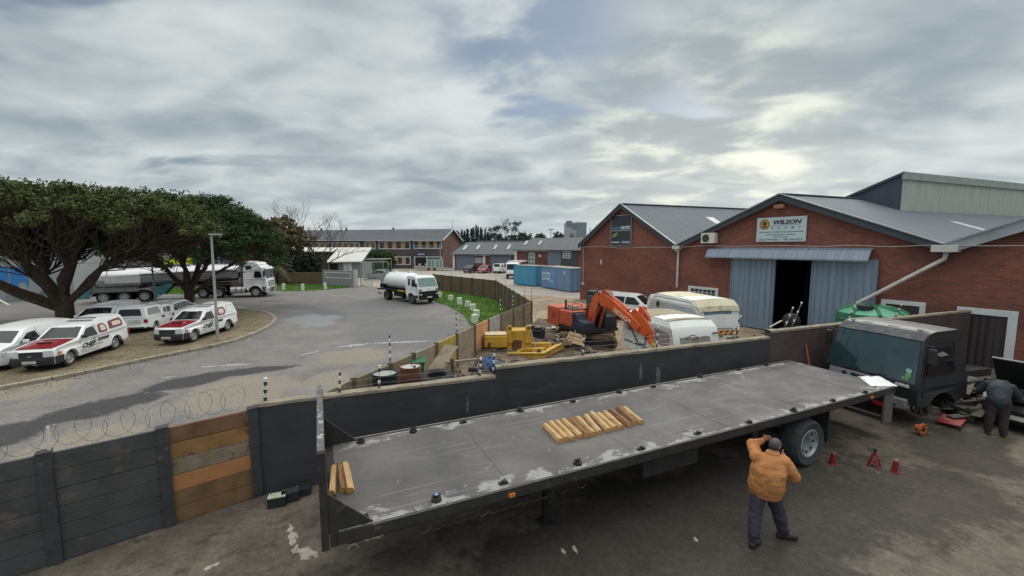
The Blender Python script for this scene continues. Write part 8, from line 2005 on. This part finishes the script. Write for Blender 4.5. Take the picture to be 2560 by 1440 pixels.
# ================================================================ people
skin_m = mat('skin', (176, 128, 100), rough=.55, var=.06)
def chain(mb, pts, rs, n=12):
    "tapered limb with round joints"
    for (p, r) in zip(pts, rs): mb.ball(p, r, 12)
    for i in range(len(pts) - 1): mb.cyl(pts[i], pts[i + 1], rs[i], rs[i + 1], n)
def remesh(o, vox, smooth=4, wr=0.0, wsc=.12):
    md = o.modifiers.new('remesh', 'REMESH'); md.mode = 'VOXEL'; md.voxel_size = vox; md.use_smooth_shade = True
    ms = o.modifiers.new('smooth', 'SMOOTH'); ms.iterations = smooth; ms.factor = .5
    if wr:
        tx = bpy.data.textures.new('folds', 'CLOUDS'); tx.noise_scale = wsc; tx.noise_depth = 3
        dm = o.modifiers.new('folds', 'DISPLACE'); dm.texture = tx; dm.strength = wr; dm.mid_level = .5; dm.texture_coords = 'LOCAL'
def hand(mb, w, d, side, up, curl=.5, s=1.0):
    "palm with five fingers; w wrist, d pointing direction, side towards the thumb"
    w = Vector(w); d = Vector(d).normalized(); sd = Vector(side); sd = (sd - d * sd.dot(d)).normalized(); u = d.cross(sd) * (1 if up > 0 else -1)
    for k in range(4): 
        y = (-.5 + k / 3) * .058 * s; b0 = w + sd * y * .7; b1 = w + d * .085 * s + sd * y
        chain(mb, [b0, b1], [.017 * s, .014 * s], 8)
    for k, L_ in enumerate((.062, .076, .072, .058)):
        y = (.5 - k / 3) * .062 * s; p = w + d * .088 * s + sd * y; q = p + (d * math.cos(curl) + u * math.sin(curl)) * L_ * .5 * s; r_ = q + (d * math.cos(curl * 2) + u * math.sin(curl * 2)) * L_ * .5 * s
        chain(mb, [p, q, r_], [.0095 * s, .009 * s, .0078 * s], 8)
    p = w + d * .028 * s + sd * .03 * s; q = p + (d * .6 + sd * .8).normalized() * .035 * s; chain(mb, [p, q, q + (d * .85 + sd * .3 + u * .3).normalized() * .032 * s], [.013 * s, .011 * s, .009 * s], 8)
def head(mb, c, f, up, s=1.0):
    "skull with nose, brow, chin and ears; f the direction of the face"
    c = Vector(c); f = Vector(f).normalized(); up = Vector(up).normalized(); r = f.cross(up).normalized(); up = r.cross(f)
    Mx = Matrix((r, f, up)).transposed().to_4x4(); Mx.translation = c; old = mb.M; mb.M = Mx
    mb.ball((0, -.01, .02), (.078 * s, .095 * s, .10 * s), 16); mb.ball((0, .03, -.055), (.055 * s, .058 * s, .055 * s), 14); mb.ball((0, .075, -.085), (.025 * s, .02 * s, .018 * s), 10)
    mb.cyl((0, .085, .02), (0, .112, -.028), .010 * s, .017 * s, 8); mb.ball((0, .082, .03), (.05 * s, .015 * s, .012 * s), 10); mb.ball((0, .088, -.052), (.024 * s, .012 * s, .009 * s), 10)
    for sg in (-1, 1): mb.ball((sg * .08, -.005, -.005), (.013 * s, .022 * s, .032 * s), 10); mb.ball((sg * .032, .086, .008), (.012, .008, .008), 8)
    mb.M = old; return Mx
V = Vector
# ---- man in the orange jacket
az = math.atan2(4.36, 6.72)
man = thing('person', 'person in puffy orange jacket walking by the trailer, both hands raised to the cap', 'person', (4.36, 6.72, 0), -az)
j = dict(pel=V((-.07, 0, .93)), hl=V((-.16, -.02, .90)), hr=V((.03, .03, .90)), kl=V((-.19, -.13, .50)), al=V((-.185, -.31, .10)), kr=V((.13, .14, .50)), ar=V((.22, .20, .10)),
         wai=V((-.06, .0, 1.12)), che=V((-.03, .02, 1.32)), nk=V((.0, .06, 1.50)), sl=V((-.22, .02, 1.42)), sr=V((.16, .08, 1.40)), el=V((-.30, .24, 1.53)), wl=V((-.14, .22, 1.67)), er=V((.33, .14, 1.17)), wr=V((.19, .22, 1.43)), hd=V((.03, .13, 1.635)))
face = V((.45, .85, -.35)); hup = V((.1, .25, .95))
mb = MB()
chain(mb, [j['pel'], j['wai'], j['che'], j['nk'], j['hd'] - V((0, .02, .06))], [.13, .12, .13, .06, .055])
chain(mb, [j['sl'], j['el'], j['wl']], [.055, .045, .030]); chain(mb, [j['sr'], j['er'], j['wr']], [.055, .045, .030])
chain(mb, [j['che'], j['sl']], [.1, .06]); chain(mb, [j['che'], j['sr']], [.1, .06])
chain(mb, [j['hl'], j['kl'], j['al']], [.085, .06, .042]); chain(mb, [j['hr'], j['kr'], j['ar']], [.085, .06, .042])
chain(mb, [j['al'], j['al'] + V((.03, .08, -.04))], [.035, .025]); chain(mb, [j['ar'], j['ar'] + V((.08, .03, -.05))], [.035, .025])
hm = head(mb, j['hd'], face, hup)
hand(mb, j['wl'], V((.62, -.25, .55)), V((0, -.2, 1)), 1, .35); hand(mb, j['wr'], V((-.55, -.1, .75)), V((-.3, -1, -.2)), 1, .55)
o = mb.build('body', skin_m, man); remesh(o, .008, 3)
jk = mat('orange_jacket', (178, 122, 74), rough=.85, var=.12, scale=6, bump=.5, bscale=30, spots=(176, 112, 60), spot_scale=5, spot_th=(.55, .7))
mb = MB()
def ring_loft(mb, rings, n=20):
    vs = []; 
    for c, rx, ry, rz in rings:
        for k in range(n): a = 2 * PI * k / n; x, y = rx * math.cos(a), ry * math.sin(a); vs.append(V(c) + V((x * math.cos(rz) - y * math.sin(rz), x * math.sin(rz) + y * math.cos(rz), 0)))
    m_ = len(rings); fs = [(i * n + k, i * n + (k + 1) % n, (i + 1) * n + (k + 1) % n, (i + 1) * n + k) for i in range(m_ - 1) for k in range(n)] + [tuple(range(n)), tuple(range((m_ - 1) * n, m_ * n))]
    mb.add(vs, fs)
ring_loft(mb, [((-.07, .0, .80), .215, .165, -.1), ((-.07, .0, .86), .245, .19, -.1), ((-.06, -.01, .96), .27, .21, -.1), ((-.05, -.02, 1.10), .275, .215, -.1), ((-.04, -.01, 1.25), .27, .21, -.1), ((-.03, .02, 1.38), .235, .18, -.05), ((-.01, .05, 1.47), .15, .13, 0), ((0, .07, 1.53), .085, .085, 0)])
chain(mb, [j['sl'] + V((.05, 0, -.04)), j['sl'], j['el'], j['wl'] - V((.02, 0, .03))], [.125, .115, .088, .052])
chain(mb, [j['sr'] + V((-.05, 0, -.04)), j['sr'], j['er'], j['wr'] - V((-.02, 0, .03))], [.125, .118, .092, .052])
mb.lathe([(.0, 0), (.10, 0), (.10, .07), (.0, .07)], 16, (.0, .07, 1.48))
o = mb.build('jacket', jk, man); remesh(o, .012, 2, .05, .17)
mb = MB(); mb.lathe([(.98, -.03), (1.03, 0), (.98, .03)], 24)
for v in mb.v: v.x = v.x * .235 - .07; v.y = v.y * .18; v.z = v.z + .815
mb.build('hem', mat('jacket_hem', (150, 100, 60), rough=.9), man, smooth=50)
tr_ = mat('dark_trousers', (50, 50, 64), rough=.85, var=.15, scale=6)
mb = MB(); ring_loft(mb, [((-.06, .0, .78), .19, .14, -.1), ((-.06, 0, .90), .19, .145, -.1), ((-.06, 0, 1.0), .18, .14, -.1)])
chain(mb, [j['hl'] - V((0, 0, .06)), j['kl'], j['al'] + V((0, .01, .04))], [.125, .105, .09]); chain(mb, [j['hr'] - V((0, 0, .06)), j['kr'], j['ar'] + V((0, 0, .05))], [.128, .11, .098])
o = mb.build('trousers', tr_, man); remesh(o, .012, 2, .045, .12)
bt = mat('dark_boots', (32, 32, 28), rough=.7, var=.2)
for a_, d_ in ((j['al'], V((.07, .19, 0))), (j['ar'], V((.19, .07, 0)))):
    mb = MB(); f0 = V((a_.x, a_.y, .045)); chain(mb, [f0 - d_ * .25, f0 + d_ * .5, f0 + d_ * .95], [.056, .058, .05]); chain(mb, [f0, V((a_.x, a_.y, .19))], [.065, .075]); o = mb.build('boot', bt, man); remesh(o, .01, 3)
cpm = mat('grey_cap', (84, 74, 82), rough=.8, var=.1, scale=8)
mb = MB(); mb.M = hm; mb.ball((0, -.012, .035), (.090, .106, .092), 18); mb.add([(-.07, .07, .045), (.07, .07, .045), (.055, .155, .03), (-.055, .155, .03), (-.07, .07, .055), (.07, .07, .055), (.055, .155, .04), (-.055, .155, .04)], [(0, 1, 2, 3), (4, 7, 6, 5), (0, 4, 5, 1), (1, 5, 6, 2), (2, 6, 7, 3), (3, 7, 4, 0)])
o = mb.build('cap', cpm, man); remesh(o, .008, 2)
mb = MB(); mb.M = hm; mb.ball((0, -.03, -.025), (.084, .082, .06), 14); o = mb.build('hair', mat('dark_hair', (46, 38, 36), rough=.8), man); remesh(o, .008, 2)

# ---- man bending over the engine at the right edge
vp = Vector((12.1, 11.2)).normalized(); az2 = math.atan2(vp.x, vp.y)
p2 = Gy(2487, 1088, 10.6); m2 = thing('person', 'person in dark clothes bending forward over the black car at the right edge', 'person', (p2.x + .1, p2.y + .1, 0), -az2)
q = dict(pel=V((0, .05, .93)), che=V((.02, .42, 1.22)), nk=V((.08, .62, 1.28)), hd=V((.14, .74, 1.24)), hl=V((-.10, .05, .90)), hr=V((.11, .05, .90)), kl=V((-.11, .0, .50)), al=V((-.12, -.02, .09)), kr=V((.13, .05, .50)), ar=V((.15, .02, .09)), sl=V((-.17, .45, 1.26)), sr=V((.22, .45, 1.24)), el=V((-.34, .5, 1.02)), wl=V((-.30, .70, .92)), er=V((.36, .62, 1.0)), wr=V((.34, .82, .92)))
mb = MB(); chain(mb, [q['pel'], q['che'], q['nk'], q['hd']], [.13, .14, .06, .06]); chain(mb, [q['sl'], q['el'], q['wl']], [.055, .045, .03]); chain(mb, [q['sr'], q['er'], q['wr']], [.055, .045, .03]); chain(mb, [q['hl'], q['kl'], q['al']], [.085, .06, .045]); chain(mb, [q['hr'], q['kr'], q['ar']], [.085, .06, .045])
hm2 = head(mb, q['hd'], V((.2, .5, -.85)), V((0, .85, .5))); hand(mb, q['wl'], V((.1, .8, -.5)), V((1, 0, 0)), 1, .5); hand(mb, q['wr'], V((-.1, .8, -.5)), V((-1, 0, 0)), 1, .5)
o = mb.build('body', skin_m, m2); remesh(o, .009, 3)
dj = mat('dark_green_jacket', (42, 52, 62), rough=.75, var=.2, scale=4)
mb = MB(); chain(mb, [q['pel'] + V((0, -.02, .02)), q['pel'].lerp(q['che'], .5) + V((0, -.01, .06)), q['che']], [.20, .235, .21]); chain(mb, [q['che'], q['nk']], [.2, .10]); chain(mb, [q['sl'], q['el'], q['wl']], [.115, .085, .055]); chain(mb, [q['sr'], q['er'], q['wr']], [.115, .085, .055])
o = mb.build('jacket', dj, m2); remesh(o, .018, 3, .035, .1)
mb = MB(); chain(mb, [q['hl'], q['kl'], q['al'] + V((0, 0, .04))], [.14, .10, .085]); chain(mb, [q['hr'], q['kr'], q['ar'] + V((0, 0, .04))], [.14, .10, .085]); chain(mb, [q['hl'] + V((.02, 0, .02)), q['hr'] + V((-.02, 0, .02))], [.16, .16])
o = mb.build('trousers', mat('maroon_black_trousers', (48, 38, 42), rough=.85, var=.2, scale=5), m2); remesh(o, .016, 3, .03, .1)
for a_ in (q['al'], q['ar']):
    mb = MB(); chain(mb, [V((a_.x, a_.y - .04, .045)), V((a_.x + .01, a_.y + .17, .045))], [.048, .044]); chain(mb, [V((a_.x, a_.y, .05)), V((a_.x, a_.y, .15))], [.055, .06]); o = mb.build('boot', bt, m2); remesh(o, .012, 2)
mb = MB(); mb.M = hm2; mb.ball((0, -.02, .03), (.088, .10, .09), 16); o = mb.build('hair', mat('dark_hair', (46, 38, 36)), m2); remesh(o, .01, 2)

# ---- black car with raised bonnet at the right edge
cc = Vector((15.5, 11.7, 0)); bl_p = mat('black_car_paint', (20, 22, 24), rough=.5, var=.2, coat=.1)
ca_ = hatch('sedan', 'black car with its bonnet raised at the right edge of the yard', 'car', cc, R(203), None, bl_p, boot=True)
for ch in list(ca_.children):
    if ch.name.startswith('windscreen'): pass
mb = MB(); mb.M = Matrix.Translation((1.15, 0, .98)) @ Matrix.Rotation(R(-58), 4, 'Y'); mb.box(0, 1.0, -.72, .72, 0, .035); mb.build('raised_bonnet', bl_p, ca_, bevel=.015)
mb = MB(); mb.M = Matrix.Translation((1.15, 0, .98)) @ Matrix.Rotation(R(-58), 4, 'Y'); mb.box(1.0, 1.03, -.72, .72, -.01, .045); mb.build('bonnet_edge', mat('pale_bonnet_edge', (120, 122, 122)), ca_)
mb = MB(); mb.box(1.2, 2.05, -.6, .6, .80, .93); mb.cyl((1.5, -.2, .93), (1.5, -.2, 1.02), .12, n=12); mb.box(1.3, 1.7, .1, .45, .93, 1.02); mb.build('engine', mat('engine_metal', (62, 64, 66), rough=.6, metal=.3, var=.3, scale=8), ca_, bevel=.02)

# ================================================================ small things in the yard
rd = mat('jack_red', (128, 40, 40), rough=.45, var=.15, scale=6)
def jack_stand(px_, py_, lab, s=1.0, bottle=False):
    b_ = G(px_, py_); t = thing('bottle_jack' if bottle else 'jack_stand', lab, 'jack', b_, rnd.uniform(0, 1.5)); t.scale = (.78, .78, .85)
    if bottle:
        mb = MB(); mb.box(-.11, .11, -.09, .09, 0, .03); mb.cyl((0, 0, .03), (0, 0, .30), .065, n=16); mb.box(.05, .15, -.04, .04, .03, .12); mb.build('body', rd, t, bevel=.008); mb = MB(); mb.cyl((0, 0, .30), (0, 0, .34), .035, n=12); mb.build('piston', galv, t, smooth=40)
    else:
        mb = MB()
        for a in range(4):
            x, y = (.13 if a in (0, 3) else -.13), (.13 if a < 2 else -.13); mb.beam((x, y, 0), (x * .3, y * .3, .34), .06, .015); mb.box(x - .035, x + .035, y - .035, y + .035, 0, .012)
        mb.box(-.05, .05, -.05, .05, .30, .36); mb.box(-.09, .09, -.09, .09, .12, .135); mb.build('frame', rd, t); mb = MB(); mb.box(-.02, .02, -.03, .03, .36, .47); mb.box(-.03, .03, -.06, .06, .47, .49); mb.box(.02, .10, -.01, .01, .33, .36); mb.build('ratchet_post', mach, t)
    return t
jack_stand(2184, 1166, 'red jack stand with black ratchet top on the yard floor behind the trailer wheel')
jack_stand(2238, 1180, 'red bottle jack, right of the jack stand on the yard floor', bottle=True)
js_ = jack_stand(2082, 1160, 'small red jack half in shadow close to the trailer wheel', bottle=True)
b_ = G(2299, 1086); t = thing('wheel_hub', 'orange wheel hub standing on the ground under the black cab', 'wheel hub', (b_.x, b_.y, 0), R(15)); om = mat('rusty_orange_hub', (176, 96, 44), rough=.75, var=.25, scale=8)
mb = MB(); mb.lathe([(.05, -.07), (.10, -.09), (.16, -.08), (.155, -.03), (.09, 0), (.09, .08), (.05, .08)], 18, (0, 0, .165), 'y'); mb.build('hub', om, t, smooth=40)
mb = MB()
for k in range(8): a = 2 * PI * k / 8; mb.cyl((.125 * math.cos(a), -.10, .165 + .125 * math.sin(a)), (.125 * math.cos(a), -.075, .165 + .125 * math.sin(a)), .016, n=8)
mb.cyl((0, -.1, .165), (0, .09, .165), .045, n=12); mb.build('bolts', mach, t)
b_ = G(2378, 1060); t = thing('mechanic_creeper', 'low red creeper board on castors beside the black cab', 'creeper', (b_.x, b_.y, 0), R(35))
mb = MB(); mb.box(-.42, .42, -.24, .24, .09, .13); mb.build('board', mat('dull_red_board', (160, 62, 60), rough=.6, var=.15, scale=4), t, bevel=.02); mb = MB()
for x in (-.38, .38):
    for y in (-.22, .22): mb.cyl((x, y - .02, .035), (x, y + .02, .035), .035, n=10); mb.cyl((x, y, .05), (x, y, .09), .012, n=6)
mb.build('castors', mach, t)
def batt(px_, py_, rot, lab, top):
    b_ = G(px_, py_); t = thing('car_battery', lab, 'battery', b_, rot); mb = MB(); mb.box(-.16, .16, -.10, .10, 0, .19); mb.build('case', black_pl, t, bevel=.008); mb = MB(); mb.box(-.155, .155, -.095, .095, .191, .205); mb.build('top', top, t); mb = MB(); mb.cyl((-.12, .06, .2), (-.12, .06, .225), .012, n=8); mb.cyl((.12, .06, .2), (.12, .06, .225), .012, n=8); mb.build('terminals', galv, t)
batt(694, 1262, R(20), 'old battery with pale green top at the foot of the black wall', mat('battery_green', (176, 188, 172), rough=.6, var=.3, scale=14))
batt(727, 1250, R(28), 'old black battery with white edge behind the pale green one', mat('battery_black', (52, 60, 62), rough=.6, var=.3, scale=10))
mb = MB(); bb_ = G(722, 1244); t = thing('black_crate', 'black plastic crate against the black wall behind the batteries', 'crate', (bb_.x + .15, bb_.y + .12, 0), R(21)); mb.box(-.22, .22, -.12, .12, 0, .16); mb.build('shell', black_pl, t, bevel=.01)
# boards and rusty sheets between trailer and cab
t = thing('rusty_sheets', 'rusty brown steel sheets leaning on the wall between trailer and black cab', 'steel sheets', Vector((9.75, 13.75, 0)), wa); mb = MB(); mb.M = Matrix.Rotation(R(-12), 4, 'X')
mb.box(-.6, .1, 0, .03, 0, 1.75); mb.box(-.1, .65, -.08, -.05, 0, 1.5); mb.build('sheet', mat('rusty_sheet', (112, 66, 48), rough=.85, var=.25, scale=3, bump=.3), t)
t = thing('orange_bar', 'thin orange bar leaning against the rusty sheets', 'bar', Vector((9.85, 13.55, 0)), 0); mb = MB(); mb.beam((.15, -.1, 0), (-.05, .2, 1.75), .04, .03); mb.build('bar', mat('orange_bar', (196, 96, 60), rough=.6), t)
mud2 = mat('dirty_junk', (86, 82, 72), rough=.85, var=.35, scale=5, bump=.4)
for k, (px_, py_, Y, lab) in enumerate(((2440, 958, 12.6, 'pile of planks and sheet metal behind the black cab before the white framed door'), (2425, 990, 12.0, 'greasy machine parts on the ground between the cab and the bending person'))):
    r_ = random.Random(70 + k); c_ = Gy(px_, py_, Y); t = thing('junk_pile', lab, 'scrap', (c_.x, c_.y, 0)); mb = MB(); zt = max(.5, c_.z)
    for i in range(22 if k == 0 else 16):
        a = r_.uniform(-.5, .7); d = V((math.cos(a), math.sin(a), r_.uniform(-.12, .2))) * r_.uniform(.3, .9); p = V((r_.uniform(-.6, .6), r_.uniform(-.5, .5), r_.uniform(.05, zt)))
        if r_.random() < .6: mb.beam(p - d, p + d, r_.uniform(.08, .3), .03)
        else: mb.cyl(p - d * .4, p + d * .4, r_.uniform(.04, .13), n=10)
    mb.build('pieces', mud2, t); mb = MB(); mb.box(-.5, .5, -.4, .4, 0, zt * .6); mb.build('base', mach, t, bevel=.08)
# litter on the yard
lit = mat('pale_litter', (196, 192, 184), rough=.8, var=.2)
